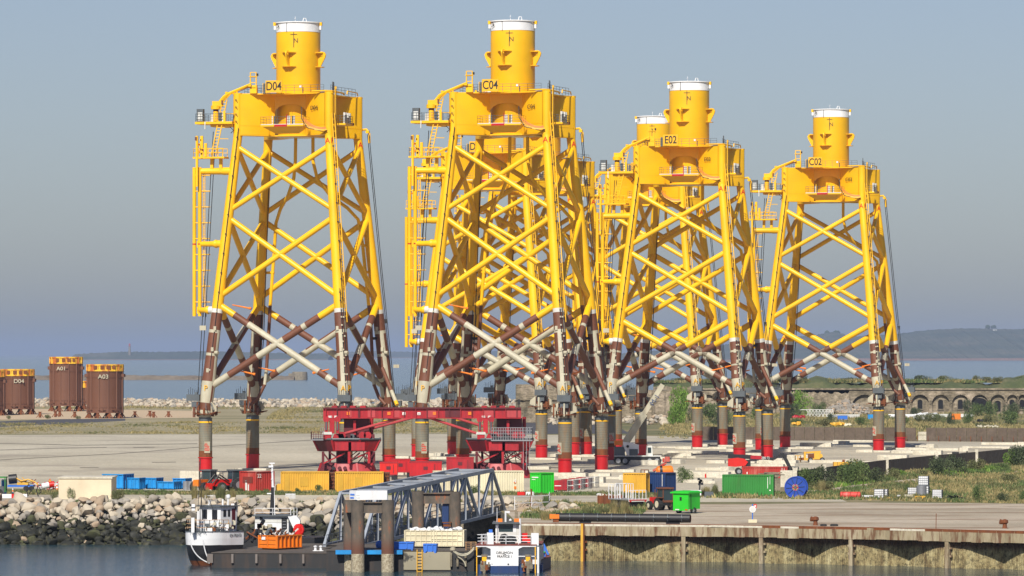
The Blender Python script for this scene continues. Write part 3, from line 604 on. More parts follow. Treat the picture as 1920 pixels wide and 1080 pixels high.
TALL = dict(tall=True, nodes=[48.5, 38.4, 25.6, 12.35], zb=50.15, zd=56.1, zt=67.1, zp=24.3, by=.13)
SHORT = dict(tall=False, nodes=[44.2, 35.0, 23.8, 11.95], zb=45.7, zd=51.6, zt=62.6, zp=20.2, by=.36)
PT = make_jacket(TALL); PS = make_jacket(SHORT)
def centre(pxA, dA): x = W(pxA, dA); return (x - 7.57, dA + 13.3, 0.0)
JK = [('D04', PT, 648, 640, TALL, 'tall yellow lattice jacket marked D04, standing alone over the red cross beam'),
      ('C04', PT, 1059, 637, TALL, 'tall yellow lattice jacket marked C04, partly hiding two jackets behind it'),
      ('E02', PS, 1386, 710, SHORT, 'yellow lattice jacket marked E02 with another tower peeking out behind its own'),
      ('C02', PS, 1647, 789, SHORT, 'yellow lattice jacket marked C02, standing nearest the ruined fort on the right'),
      ('D02', PS, 1015, 733, SHORT, 'yellow lattice jacket directly behind the C04 jacket, its board ending in 2'),
      ('C0', PS, 1099, 758, SHORT, 'yellow lattice jacket rearmost of the three lined up behind the C04 board'),
      ('', PS, 1307, 815, SHORT, 'yellow lattice jacket whose white-topped tower peeks out left behind the E02 tower')]
JO = []
for i, (nm, P, px, d, T, lab) in enumerate(JK):
    o = P if (i == 0 or i == 2) else None
    JO.append(o)
for i, (nm, P, px, d, T, lab) in enumerate(JK):
    if JO[i] is None: JO[i] = copy_tree(P)
for i, (nm, P, px, d, T, lab) in enumerate(JK):
    o = JO[i]; o.location = centre(px, d); o.location.z = -.15 if nm == 'C02' else 0; o.rotation_euler.z = R(-15.3); tag(o, lab, 'wind turbine jacket', 'yellow jackets waiting on the quay')
    if nm:
        t1 = text('name_lettering', nm, 1.75, 'textblack', o, (-1.5, -7.13, T['zd'] + 1.1), xs=.80)
        t2 = text('small_name_lettering', nm, .9, 'textblack', o, (4.50, -6.36, T['zd'] - 2.1), xs=1.4); t2.rotation_euler.z = R(-42)
    hs = lambda z: 10.62 + (7.08 - 10.62) * (z - 12.0) / (T['zb'] - 12.0)
    zt_ = T['zb'] - 1.1
    for k, ch in enumerate('AP'):
        phi = -22 + k * 62; a = R(CAMA + phi); h = hs(zt_)
        q = text('leg_letter', ch, 1.15, 'textred', o, (h + .72 * math.cos(a), -h + .72 * math.sin(a), zt_)); q.rotation_euler.z = a + R(90)
    a = R(CAMA - 15); h = hs(zt_); q = text('leg_letter', 'A', 1.15, 'textred', o, (h + .72 * math.cos(R(CAMA + 25)), h + .72 * math.sin(R(CAMA + 25)), zt_)); q.rotation_euler.z = R(CAMA + 25 + 90)
    for k, ch in enumerate('AP'):
        a = R(CAMA - 10 + k * 50); q = text('leg_letter', ch, 1.15, 'yellow2', o, (10.62 + 1.12 * math.cos(a), -10.62 + 1.12 * math.sin(a), 12.6)); q.rotation_euler.z = a + R(90)
    a = R(CAMA - 10); q = text('leg_letter', 'P', 1.15, 'yellow2', o, (-10.62 + 1.12 * math.cos(a), -10.62 + 1.12 * math.sin(a), 12.6)); q.rotation_euler.z = a + R(90)
    for (cx, cy, s_, ph) in ((10.85, -10.85, 'AP', -52), (-10.85, -10.85, 'BP', 18)):
        a = R(CAMA + ph); mb = MB(); mb.X = Matrix.Translation((cx + 1.0 * math.cos(a), cy + 1.0 * math.sin(a), 3.9)) @ Matrix.Rotation(a + R(90), 4, 'Z')
        mb.box(-.42, .42, -.05, .03, -.85, .85); pt = mb.build('pile_plate', ['cream'], o)
        q = text('plate_lettering', s_, 1.05, 'textred', pt, (cx + 1.07 * math.cos(a), cy + 1.07 * math.sin(a), 3.9)); q.rotation_euler = (R(90), R(-90), a + R(90))
# ------------------------------------------------------------------ far background
M['farland'] = ground_mat('wooded coast', [(.025, .04, .025), (.05, .065, .035), (.12, .11, .07)], .003, .02)
M['farrock'] = ground_mat('red cliff', [(.16, .09, .06), (.26, .16, .11)], .006, .05)
M['hedge'] = ground_mat('far trees', [(.015, .03, .012), (.04, .06, .02)], .02, .1)
def ridge(name, Y, prof, depth, mat, z0=ZW):
    """prof: (photo x, photo y of the crest) at distance Y"""
    mb = MB(); P = []
    for (x0, y0), (x1, y1) in zip(prof, prof[1:]):
        k = max(2, int(abs(x1 - x0) / 2.2))
        for i in range(k): u = i / k; P.append((W(x0 + (x1 - x0) * u, Y), ZY(y0 + (y1 - y0) * u + random.uniform(-1.1, .7), Y)))
    P.append((W(prof[-1][0], Y), ZY(prof[-1][1], Y)))
    n = len(P); vs_ = []
    for fr, zz in ((-1.0, 0), (-.93, .07), (-.45, .55), (0, 1), (1, 0)):
        for x, z in P: vs_.append((x, Y + depth * fr + random.uniform(-.02, .02) * depth, z0 + (z - z0) * zz * (random.uniform(.93, 1.07) if 0 < zz < 1 else 1)))
    fs = [(r_ * n + i, r_ * n + i + 1, (r_ + 1) * n + i + 1, (r_ + 1) * n + i) for r_ in range(4) for i in range(n - 1)]
    ms = [1 if r_ == 0 else 0 for r_ in range(4) for i in range(n - 1)]
    mb.add(vs_, fs, ms, True); return struct(name, mb, [mat, 'farrock'])
ridge('hills', 15000, [(1080, 672), (1180, 661), (1330, 650), (1400, 640), (1480, 633), (1530, 628), (1560, 622), (1600, 631), (1680, 626), (1740, 619), (1800, 616), (1850, 616), (1900, 618), (2000, 610), (2300, 612)], 1500, 'farland')
ridge('headland', 22000, [(560, 664), (640, 660), (700, 658), (800, 661), (1000, 657), (1100, 661)], 900, 'farland')
ridge('island', 15100, [(140, 664.5), (175, 662), (240, 659.5), (300, 660), (370, 659), (470, 660.5), (620, 664.5)], 250, 'farland')
def clump_on(Yc, px, py, w, h, name, label, cat, mat='hedge', group=None):
    mb = MB()
    for k in range(7):
        x = W(px, Yc) + random.uniform(-.5, .5) * w * Yc / F; z = ZY(py, Yc); r_ = h * Yc / F * random.uniform(.35, .6)
        mb.lathe((x, Yc + random.uniform(-8, 8)), [(.02, z - r_), (r_ * .8, z - r_ * .6), (r_, z), (r_ * .7, z + r_ * .6), (.02, z + r_)], 8, caps=False)
    return tag(mb.build(name, mat), label, cat, group)
clump_on(15000, 1560, 624, 24, 9, 'tree_clump', 'round dark tree clump on the hazy coast, seen between the legs of the rightmost jacket', 'trees', group='tree clumps on the far ridge')
clump_on(15000, 1862, 613, 24, 8, 'tree_clump', 'dark tree clump crowning the far ridge beside a white house', 'trees', group='tree clumps on the far ridge')
Y = 14900; mb = MB(); x = W(1865, Y); z = ZY(618, Y); mb.box(x - 7, x + 7, Y, Y + 12, z - 12, z + 1, 0); mb.prism([(x - 8, Y - 1), (x + 8, Y - 1), (x + 8, Y + 13), (x - 8, Y + 13)], z + 1, z + 2, 1); mb.add([(x - 8, Y - 1, z + 2), (x + 8, Y - 1, z + 2), (x + 8, Y + 13, z + 2), (x - 8, Y + 13, z + 2), (x - 8, Y + 6, z + 6), (x + 8, Y + 6, z + 6)], [(0, 1, 5, 4), (2, 3, 4, 5), (0, 4, 3), (1, 2, 5)], 1)
tag(mb.build('coast_house', ['leggrey', 'dgrey']), 'white gabled house on top of the far wooded ridge', 'house')
Y = 15000; L = thing('lighthouse', 'hazy lighthouse tower on the low island at the horizon', 'lighthouse', (W(243, Y), Y, 0))
mb = MB(); mb.lathe((0, 0), [(9, 3), (6, 6), (5, 7), (3.6, 42), (4.6, 42.5), (4.6, 43.5)], 14); mb.build('tower', 'oldconc', L)
mb = MB(); mb.lathe((0, 0), [(3, 43.5), (3, 49), (3.3, 49.2), (.2, 53)], 12); mb.build('lantern', 'cred', L)
mb = MB(); mb.box(8, 20, -4, 4, 2, 9); mb.box(12, 18, -4, 4, 9, 13); mb.box(-28, -14, -4, 4, 1, 5); mb.build('keeper_house', 'oldconc', L)
# breakwater with its little fort
mb = MB(); Yb = 3600
P = [(-900, 704.5), (0, 705), (150, 703), (300, 704), (420, 705), (545, 705), (560, 706)]
P2 = []
for (x0, y0), (x1, y1) in zip(P, P[1:]):
    k = max(1, int(abs(x1 - x0) / 6))
    for i in range(k): u = i / k; P2.append((W(x0 + (x1 - x0) * u, Yb), ZY(y0 + (y1 - y0) * u, Yb) + random.uniform(-.3, .5)))
n = len(P2); vs_ = []
for dy, zz in ((-14, ZW), (-7, -1.0), (-2, None), (6, None), (16, ZW)): vs_ += [(x, Yb + dy + random.uniform(-1, 1), z if zz is None else zz) for x, z in P2]
mb.add(vs_, [(r_ * n + i, r_ * n + i + 1, (r_ + 1) * n + i + 1, (r_ + 1) * n + i) for r_ in range(4) for i in range(n - 1)]); struct('breakwater', mb, ground_mat('breakwater stone', [(.10, .075, .05), (.22, .18, .13)], .05, .4))
mb = MB(); x = W(562, Yb); mb.lathe((x, Yb), [(6.5, ZW), (6.2, 2), (6, 2.6), (5.2, 2.8), (5.2, 1.8)], 16, smooth=False); mb.box(x - 9, x - 4, Yb - 5, Yb + 5, ZW, 1.4); tag(mb.build('breakwater_fort', 'oldconc'), 'low round stone fort at the seaward end of the breakwater', 'fort')
# far shore rocks: a mound of pale boulders
M['rockpale'] = paint('pale boulder', (.47, .41, .315), .95, .5, (.20, .14, .09), streak=False, scale=.5, lo=.45, hi=.7, bmp=.4)
M['rocktan'] = paint('tan boulder', (.38, .29, .20), .95, .5, (.18, .12, .08), streak=False, scale=.6, lo=.45, hi=.7, bmp=.4)
M['rockgrey'] = paint('grey boulder', (.29, .265, .225), .95, .5, (.14, .11, .08), streak=False, scale=.5, lo=.45, hi=.7, bmp=.4)
M['rockdark'] = paint('weedy boulder', (.016, .017, .011), .7, .7, (.06, .055, .015), streak=False, scale=.9, lo=.5, hi=.7, bmp=.5)
M['rockmoss'] = paint('mossy boulder', (.07, .075, .03), .9, .6, (.025, .022, .016), streak=False, scale=.9, lo=.4, hi=.6, bmp=.5)
RK = []
def rockmesh(sd_, mat):
    rn = random.Random(sd_); mb = MB(); pts = []
    t_ = (1 + 5 ** .5) / 2
    ico = [(-1, t_, 0), (1, t_, 0), (-1, -t_, 0), (1, -t_, 0), (0, -1, t_), (0, 1, t_), (0, -1, -t_), (0, 1, -t_), (t_, 0, -1), (t_, 0, 1), (-t_, 0, -1), (-t_, 0, 1)]
    fc = [(0, 11, 5), (0, 5, 1), (0, 1, 7), (0, 7, 10), (0, 10, 11), (1, 5, 9), (5, 11, 4), (11, 10, 2), (10, 7, 6), (7, 1, 8), (3, 9, 4), (3, 4, 2), (3, 2, 6), (3, 6, 8), (3, 8, 9), (4, 9, 5), (2, 4, 11), (6, 2, 10), (8, 6, 7), (9, 8, 1)]
    V = [Vector(p).normalized() for p in ico]; ff = list(fc); 
    nf = []; mid = {}
    def m_(a, b):
        k = (min(a, b), max(a, b))
        if k not in mid: V.append((V[a] + V[b]).normalized()); mid[k] = len(V) - 1
        return mid[k]
    for a, b, c in ff: x, y, z = m_(a, b), m_(b, c), m_(c, a); nf += [(a, x, z), (b, y, x), (c, z, y), (x, y, z)]
    pl = [(Vector((rn.gauss(0, 1), rn.gauss(0, 1), rn.gauss(0, 1))).normalized(), rn.uniform(.42, .8)) for _ in range(13)]
    for v in V:
        r_ = 1
        for nn, d in pl:
            q = v.dot(nn)
            if q > 1e-3: r_ = min(r_, d / q)
        pts.append(tuple(v * r_ * rn.uniform(.97, 1.03)))
    mb.add(pts, nf); return mb.mesh('boulder', [mat])
RM = {k: [rockmesh(i + 11 * j, k) for i in range(8)] for j, k in enumerate(('rockpale', 'rocktan', 'rockgrey', 'rockdark', 'rockmoss'))}
def rockpile(mb, x, y, z, s, mi, rn):
    me = RM['rockpale'][rn.randrange(8)]; Q = Matrix.Translation((x, y, z)) @ Matrix.Rotation(rn.uniform(0, 6.3), 4, 'Z') @ Matrix.Rotation(rn.uniform(-.6, .6), 4, 'X') @ Matrix.Diagonal((s * rn.uniform(.8, 1.3), s * rn.uniform(.7, 1), s * rn.uniform(.5, .85), 1))
    mb.add([tuple(Q @ v.co) for v in me.vertices], [tuple(p.vertices) for p in me.polygons], mi)
rn = random.Random(5); mb = MB()
for k in range(1500):
    px = rn.uniform(-60, 985); Y = rn.uniform(1440, 1560); rockpile(mb, W(px, 1500), Y, .1 + 1.2 * (Y - 1440) / 120, rn.uniform(.6, 1.7), rn.choice([0, 0, 0, 1, 2]), rn)
o = mb.build('shore_boulders', ['rockpale', 'rocktan', 'rockgrey']); tag(o, 'pale boulders heaped along the far shore beyond the dry grass', 'boulders', kind='stuff')
# suction cans on stands (left)
M['can'] = paint('brown can', (.16, .062, .028), .65, .5, (.07, .025, .015), scale=.12, lo=.4, hi=.7)
M['canyellow'] = paint('yellow can band', (.80, .47, .02), .6, .8, (.35, .03, .01), scale=.45, lo=.5, hi=.6)
def suction_can(px, pyb, wpx, hpx, txt, label, name='suction_can', tpx=0):
    Y = YG(pyb); k = Y / F; r_ = wpx * k / 2; H = hpx * k; x = W(px, Y); zl = 10 * k
    T_ = thing(name, label, 'steel can', (x, Y, 0), 0, 'brown suction cans on the far shore')
    zt = H
    mb = MB(); mb.lathe((0, 0), [(r_ * .99, zl), (r_ * .985, zt - 13 * k)], 28)
    for j in range(12):
        a = R(15 + j * 30); c, s_ = math.cos(a) * r_, math.sin(a) * r_; mb.bar((c, s_, zl), (c, s_, zt - 13 * k), .35)
    for z in (zl + .02, zl + 10 * k, zt - 14 * k, (zl + zt) / 2 + 3): mb.lathe((0, 0), [(r_, z), (r_ * 1.012, z), (r_ * 1.012, z + .35), (r_, z + .35)], 28, smooth=False, caps=False)
    for a in (-95, -52, -140): mb.X = Matrix.Rotation(R(a), 4, 'Z'); mb.box(r_ - .2, r_ + .25, -.35, .35, zl + 3 * k, zl + 9 * k); mb.box(r_ - .2, r_ + .3, -1, 1, zl + 5 * k, zl + 6 * k); mb.X = None
    for a in (-170, -10): mb.X = Matrix.Rotation(R(a), 4, 'Z'); mb.box(r_ - .2, r_ + .6, -.8, .8, zt - 24 * k, zt - 18 * k); mb.X = None
    mb.cbox((r_ * .1, -r_, zt - 19 * k), (1.4, .5, 1.0)); mb.build('shell', 'can', T_)
    mb = MB(); zb = zt - 13 * k; mb.lathe((0, 0), [(r_ * 1.0, zb), (r_ * 1.03, zb), (r_ * 1.03, zb + .4), (r_ * 1.005, zb + .45), (r_ * 1.005, zt - .5), (r_ * 1.035, zt - .4), (r_ * 1.035, zt), (r_ * .96, zt)], 28, smooth=False)
    for j in range(20): a = R(j * 18); mb.bar((math.cos(a) * r_ * 1.015, math.sin(a) * r_ * 1.015, zb), (math.cos(a) * r_ * 1.015, math.sin(a) * r_ * 1.015, zt), .22)
    bd = mb.build('rim_band', 'canyellow', T_)
    mb = MB()
    for px_ in (-.4, -.05, .28, .55): mb.cbox((px_ * r_, -r_ * math.sqrt(1 - px_ * px_) - .12, zb + 1.1 + .1 * px_), (random.uniform(.6, 1.4), .3, 1.0))
    mb.build('hatch', 'rust', bd)
    if txt: text('can_lettering', txt, 1.6, 'cream', T_, (tpx * k, -r_ * 1.03 - .1, zb - 1.5), xs=1.1)
    mb = MB()
    for j in range(9):
        a = R(j * 40 + 10); xx, yy = r_ * .93 * math.cos(a), r_ * .93 * math.sin(a); mb.bar((xx, yy, 0), (xx, yy, zl), .7); mb.bar((xx - 1, yy, 0), (xx, yy, zl), .25); mb.bar((xx + 1, yy, 0), (xx, yy, zl), .25); mb.cut()
    mb.build_each('stand_leg', 'rust', T_); return T_
suction_can(124, 771, 61, 102, 'A01', 'tallest brown steel can with a yellow rim, marked A01', tpx=-6)
suction_can(197, 784, 68, 101, 'A03', 'brown steel can with a yellow rim, marked A03, rightmost of the cans', tpx=0)
suction_can(33, 777, 62, 85, 'D04', 'squat brown steel can with a yellow rim, marked D04, nearest the left edge', tpx=6)
suction_can(-22, 779, 62, 85, 'A', 'squat brown can cut off by the left picture edge beside the can marked D04', tpx=20)
suction_can(184, 768, 60, 54, '', 'short brown can almost hidden behind the can marked A03')
for i, px in enumerate((75, 104, 112, 140, 253, 281, 288, 316)):
    Y = YG(783 - (i % 3)); mb = MB(); x = W(px, Y)
    mb.bar((x, Y, 0), (x, Y, 1.5), .7); [mb.bar((x + dx, Y + dy, 0), (x, Y, 1.3), .18) for dx, dy in ((-1, 0), (1, 0), (0, -1), (0, 1))]; mb.cbox((x, Y, 1.55), (1.0, 1.0, .15))
    tag(mb.build('steel_stand', 'rust'), 'small empty rusty stand ' + ('left of the can marked A01', 'under the can marked A01, left', 'under the can marked A01, right', 'between the two tallest cans', 'first right of the can marked A03', 'second right of the can marked A03', 'third right of the can marked A03', 'farthest right of the can marked A03')[i], 'stand', 'empty stands on the sand')
# fort on the right
mm, t, b = mk('fort masonry'); n1 = noise(t, .22, 8, .7); n2 = noise(t, 1.1, 5, .7, sx=.6, sz=1.6); n3 = noise(t, .5, 6, .7, sz=.25)
r1 = ramp(t, n1.outputs[0], [(.35, (.12, .10, .065)), (.5, (.23, .19, .13)), (.66, (.40, .33, .25))]); r2 = ramp(t, n2.outputs[0], [(.35, g3(.6)), (.6, g3(1.2))]); r3 = ramp(t, n3.outputs[0], [(.55, g3(0)), (.7, g3(.75))])
t.links.new(mix(t, r3.outputs[0], mix(t, 1, r1.outputs[0], r2.outputs[0], 'MULTIPLY'), (.055, .05, .035)), b.inputs['Base Color']); b.inputs['Roughness'].default_value = 1; bump(t, b, n2.outputs[0], .8, .4); M['fort'] = mm
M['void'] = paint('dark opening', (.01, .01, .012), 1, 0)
YF = 1285; kf = YF / F
FT = thing('ruined_fort', 'long ruined stone fort with arched casemates under a grassy rampart', 'fort', (0, 0, 0))
zt, zb = ZY(731, YF), ZY(779, YF)
def bay(px0, px1, kind):
    x0, x1 = W(px0, YF), W(px1, YF); w = x1 - x0; xc = (x0 + x1) / 2; mb = MB()
    ra = w * .42; spr = zt - 1.5 - ra
    # wall with an arched recess: front face as a fan of quads above the arch plus piers
    n = 12; arc = [(xc - ra * math.cos(math.pi * i / n), spr + ra * math.sin(math.pi * i / n)) for i in range(n + 1)]
    Y0 = YF
    vs_ = [(x, Y0, z) for x, z in arc] + [(x0 + (x1 - x0) * i / n, Y0, zt) for i in range(n + 1)]
    mb.add(vs_, [(i, i + 1, n + 2 + i, n + 1 + i) for i in range(n)], 0)
    mb.add([(x0, Y0, zb), (xc - ra, Y0, zb), (xc - ra, Y0, spr), (x0, Y0, zt), (xc + ra, Y0, zb), (x1, Y0, zb), (x1, Y0, zt), (xc + ra, Y0, spr)], [(0, 1, 2, 3), (4, 5, 6, 7)], 0)
    A = [(xc - ra, zb)] + arc + [(xc + ra, zb)]
    k = len(A); mb.add([(x, Y0, z) for x, z in A] + [(x, Y0 + .8, z) for x, z in A], [(i, k + i, k + i + 1, i + 1) for i in range(k - 1)], 0)
    # back of the recess with an opening
    mb.add([(x, Y0 + .8, z) for x, z in A], [tuple(range(k))], 0)
    ar = [(xc + (ra + .35) * -math.cos(math.pi * i / n), spr + (ra + .35) * math.sin(math.pi * i / n)) for i in range(n + 1)]
    for (a, c), (a2, c2) in zip(ar, ar[1:]): mb.bar((a, Y0 - .06, c), (a2, Y0 - .06, c2), .3, 0, .5)
    mb.build('casemate', 'fort', FT)
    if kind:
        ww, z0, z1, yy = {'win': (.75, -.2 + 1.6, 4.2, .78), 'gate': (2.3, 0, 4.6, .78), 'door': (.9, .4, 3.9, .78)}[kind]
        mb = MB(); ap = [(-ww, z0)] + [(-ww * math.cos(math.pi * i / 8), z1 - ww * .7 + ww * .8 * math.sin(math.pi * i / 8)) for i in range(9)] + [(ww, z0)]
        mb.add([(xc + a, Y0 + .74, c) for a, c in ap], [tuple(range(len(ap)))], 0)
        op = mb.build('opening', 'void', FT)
        mb = MB(); mb.cbox((xc, Y0 + .7, z0 - .1), (ww * 2.6, .3, .25))
        for (a, c), (a2, c2) in zip(ap, ap[1:]): mb.bar((xc + a * 1.1, Y0 + .72, c), (xc + a2 * 1.1, Y0 + .72, c2), .2, 0, .25)
        mb.build('surround', 'oldconc', op)
bays = [(1310, 1345, None), (1345, 1380, 'win'), (1380, 1415, None), (1415, 1450, 'win'), (1450, 1484, None), (1592, 1650, None), (1650, 1706, None), (1706, 1745, 'win'), (1745, 1783, 'win'), (1783, 1819, 'win'), (1819, 1855, 'gate'), (1855, 1887, 'door'), (1887, 1909, 'win'), (1909, 1925, 'win'), (1925, 1960, 'win'), (1960, 1998, 'gate'), (1998, 2035, 'win')]
for a, c, k in bays: bay(a, c, k)
for px0, px1, z_, rr_ in ((1225, 1310, zt + 1, 0), (1484, 1510, zt - .5, 0), (1510, 1592, zt - .8, 1)):
    mb = MB(); n = 24; x0, x1 = W(px0, YF), W(px1, YF); vs_ = []
    for j in range(9):
        for i in range(n + 1): vs_.append((x0 + (x1 - x0) * i / n, YF + random.uniform(-.35, .35) - (1.6 - 1.6 * j / 8) * rr_, zb + (z_ - zb) * j / 8 + (random.uniform(-.5, .3) if j == 8 else 0)))
    mb.add(vs_, [(j * (n + 1) + i, j * (n + 1) + i + 1, (j + 1) * (n + 1) + i + 1, (j + 1) * (n + 1) + i) for j in range(8) for i in range(n)]); mb.build('broken_wall', 'fort', FT)
mb = MB(); mb.box(W(1310, YF), W(2040, YF), YF - .35, YF + .3, zt, zt + .5); mb.box(W(1706, YF), W(2040, YF), YF - 1.0, YF, zb, zb + 1.1); mb.build('cornice', 'fort', FT)
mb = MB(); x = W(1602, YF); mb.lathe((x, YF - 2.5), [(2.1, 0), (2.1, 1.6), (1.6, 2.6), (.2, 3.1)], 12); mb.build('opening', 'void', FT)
# grassy rampart
mb = MB(); n = 90; rows = ((0.4, zt + .35), (3, zt + 1.0), (9, zt + 1.9), (16, zt + 2.4), (40, zt + 2.2), (70, 0)); vs_ = []
for dy, z in rows:
    for i in range(n + 1): px = 1225 + (2060 - 1225) * i / n; bumpz = 0 if z < zt + .5 else .5 * math.sin(px * .05) + .35 * math.sin(px * .13 + dy) + random.uniform(-.2, .3) + (1.0 if px > 1880 else 0) + (.6 if 1560 > px > 1500 else 0); vs_.append((W(px, YF + dy), YF + dy, z + bumpz))
mb.add(vs_, [(j * (n + 1) + i, j * (n + 1) + i + 1, (j + 1) * (n + 1) + i + 1, (j + 1) * (n + 1) + i) for j in range(len(rows) - 1) for i in range(n)], 0, True); struct('rampart', mb, ground_mat('rampart turf', [(.035, .05, .018), (.07, .085, .03), (.13, .12, .055)], .12, 1.2))
mb = MB(); x0 = W(1840, 2000); mb.prism([(x0, 1900), (x0 + 80, 1900), (x0 + 90, 2060), (x0 + 16, 2000)], ZW, 3.4); mb.prism([(x0 + 22, 1925), (x0 + 80, 1920), (x0 + 90, 2030), (x0 + 30, 2000)], 3.4, 5.6); struct('spit', mb, 'drygrass')
# big rough concrete bastion behind the middle jackets
YB2 = 1120; mb = MB(); n = 40; x0, x1 = W(967, YB2), W(1258, YB2); vs_ = []
for j in range(13):
    for i in range(n + 1):
        u = i / n; top = ZY(722 + (10 if u > .45 else 0) + random.uniform(-1, 1), YB2)
        vs_.append((x0 + (x1 - x0) * u, YB2 + (2.0 if int(u * 9) % 4 == 3 else 0) + random.uniform(-.25, .25), top * j / 12))
fs = [(j * (n + 1) + i, j * (n + 1) + i + 1, (j + 1) * (n + 1) + i + 1, (j + 1) * (n + 1) + i) for j in range(12) for i in range(n)]
mb.add(vs_, fs); tp = vs_[-(n + 1):]; mb.add(tp + [(x, y + 22, z) for x, y, z in tp], [(i, i + 1, n + 2 + i, n + 1 + i) for i in range(n)]); mb.add([(x0, YB2, 0), (x0, YB2 + 22, 0), (x0, YB2 + 22, 9), (x0, YB2, 9)], [(0, 3, 2, 1)]); mb.add([(x1, YB2, 0), (x1, YB2 + 22, 0), (x1, YB2 + 22, 8), (x1, YB2, 8)], [(0, 1, 2, 3)])
mb.bar((x0, YB2 - .3, 5.9), (x0 + 18, YB2 - .3, 5.9), .25); tag(mb.build('concrete_bastion', 'fort'), 'massive weathered concrete bastion behind the middle jackets', 'bastion')
rn = random.Random(8); mb = MB()
for k in range(160): px = rn.uniform(1020, 1262) ; Y = rn.uniform(1085, 1112); rockpile(mb, W(px, 1100), Y, .3 + max(0, (Y - 1090) * .07), rn.uniform(.4, 1.3), rn.choice([0, 0, 1, 2]), rn)
for k in range(200): px = rn.gauss(1590, 22); Y = rn.uniform(1262, 1282); rockpile(mb, W(px, 1270), Y, .3 + max(0, (Y - 1262) * .2) * max(0, 1 - abs(px - 1590) / 60), rn.uniform(.4, 1.2), rn.choice([2, 2, 1]), rn)
tag(mb.build('rubble', ['rockpale', 'rocktan', 'rockgrey']), 'heaps of broken stone along the foot of the bastion and fort', 'rubble', kind='stuff')
# low brown boundary wall behind the apron
YW = 890; WLL = thing('boundary_wall', 'low brown panel wall along the back of the concrete apron', 'wall', (0, 0, 0)); M['wallbrown'] = ground_mat('brown wall', [(.085, .062, .045), (.13, .10, .075)], .3, 2); M['rail'] = M['rust']
px = 1300; Yw = lambda p: YG(826 + (p - 1480) * .006)
while px < 2000:
    if not (1722 < px + 5 < 1741):
        mb = MB(); a = (W(px, Yw(px)), Yw(px)); c = (W(px + 18.2, Yw(px + 18)), Yw(px + 18)); h = 2.75 + random.uniform(-.05, .05); mb.bar((a[0], a[1], h / 2), (c[0], c[1], h / 2), .25, 0, h); mb.build('panel', 'wallbrown', WLL)
    px += 19
mb = MB()
for p_ in range(1700, 2000, 20): mb.bar((W(p_, Yw(p_) - 1), Yw(p_) - 1, 0), (W(p_, Yw(p_) - 1), Yw(p_) - 1, 1.1), .12)
mb.build('kerb_stake', 'rust', WLL)
mb = MB(); mb.box(W(1722, 893), W(1741, 893), 893, 894, 0, 1.0); mb.box(W(1722, 900), W(1741, 900), 900, 901, 1.0, 1.6); tag(mb.build('stone_step', 'slab'), 'pale concrete steps in the gap of the brown boundary wall', 'steps')
# ------------------------------------------------------------------ red cross beam rig
RG = thing('red_load_frame', 'big red steel portal: long beam resting on two braced pedestals', 'steel frame', (W(792, 622), 622, 0))
k = 622 / F; X = lambda px: (px - 792) * k; Zr = lambda py: ZY(py, 622)
for y in (-1.6, 3.2):
    mb = MB(); x0, x1 = X(607), X(977); z0, z1 = Zr(783), Zr(766)
    mb.box(x0, x1, y - .12, y + .12, z0, z1, 0); mb.box(x0, x1, y - .45, y + .45, z1, z1 + .14, 2); mb.box(x0, x1, y - .45, y + .45, z0 - .1, z0, 0)
    for px in list(range(612, 980, 21)): mb.box(X(px) - .05, X(px) + .05, y - .4, y + .4, z0, z1, 1 if px % 2 else 0)
    for px, w, m_ in ((655, 5, 3), (672, 4, 1), (690, 14, 3), (740, 10, 3), (800, 18, 3), (835, 30, 1), (905, 20, 3), (950, 26, 3)): mb.box(X(px), X(px + w), y - .16, y - .125, z0 + .05, z1 - .05, m_)
    for px in (651, 727, 812, 878): mb.box(X(px), X(px) + .45, y - .2, y - .165, z0 + .4, z1 - .45, 4)
    for px in (755, 783): mb.box(X(px), X(px) + .45, y - .2, y - .165, z0 + .4, z1 - .5, 5); mb.box(X(px) + .1, X(px) + .35, y - .215, y - .202, z0 + .5, z1 - .7, 2)
    mb.build('cross_beam', ['rigred', 'rigdark', 'rigdark', paint('faded red', (.40, .045, .05), .5, .5, (.2, .02, .02)) if 'faded' not in M else M['faded'], 'orange', 'ltext'], RG)
    M['faded'] = bpy.data.materials['faded red']
mb = MB()
for px in (628, 645, 662, 681, 908, 925, 942, 960): mb.cbox((X(px), .8, Zr(764)), (.8, 5.2, .45), 0); mb.bar((X(px), -1.6, Zr(768)), (X(px), -1.6, Zr(755)), .07, 1)
mb.build('spreader', ['rigred', 'rigdark'], RG)
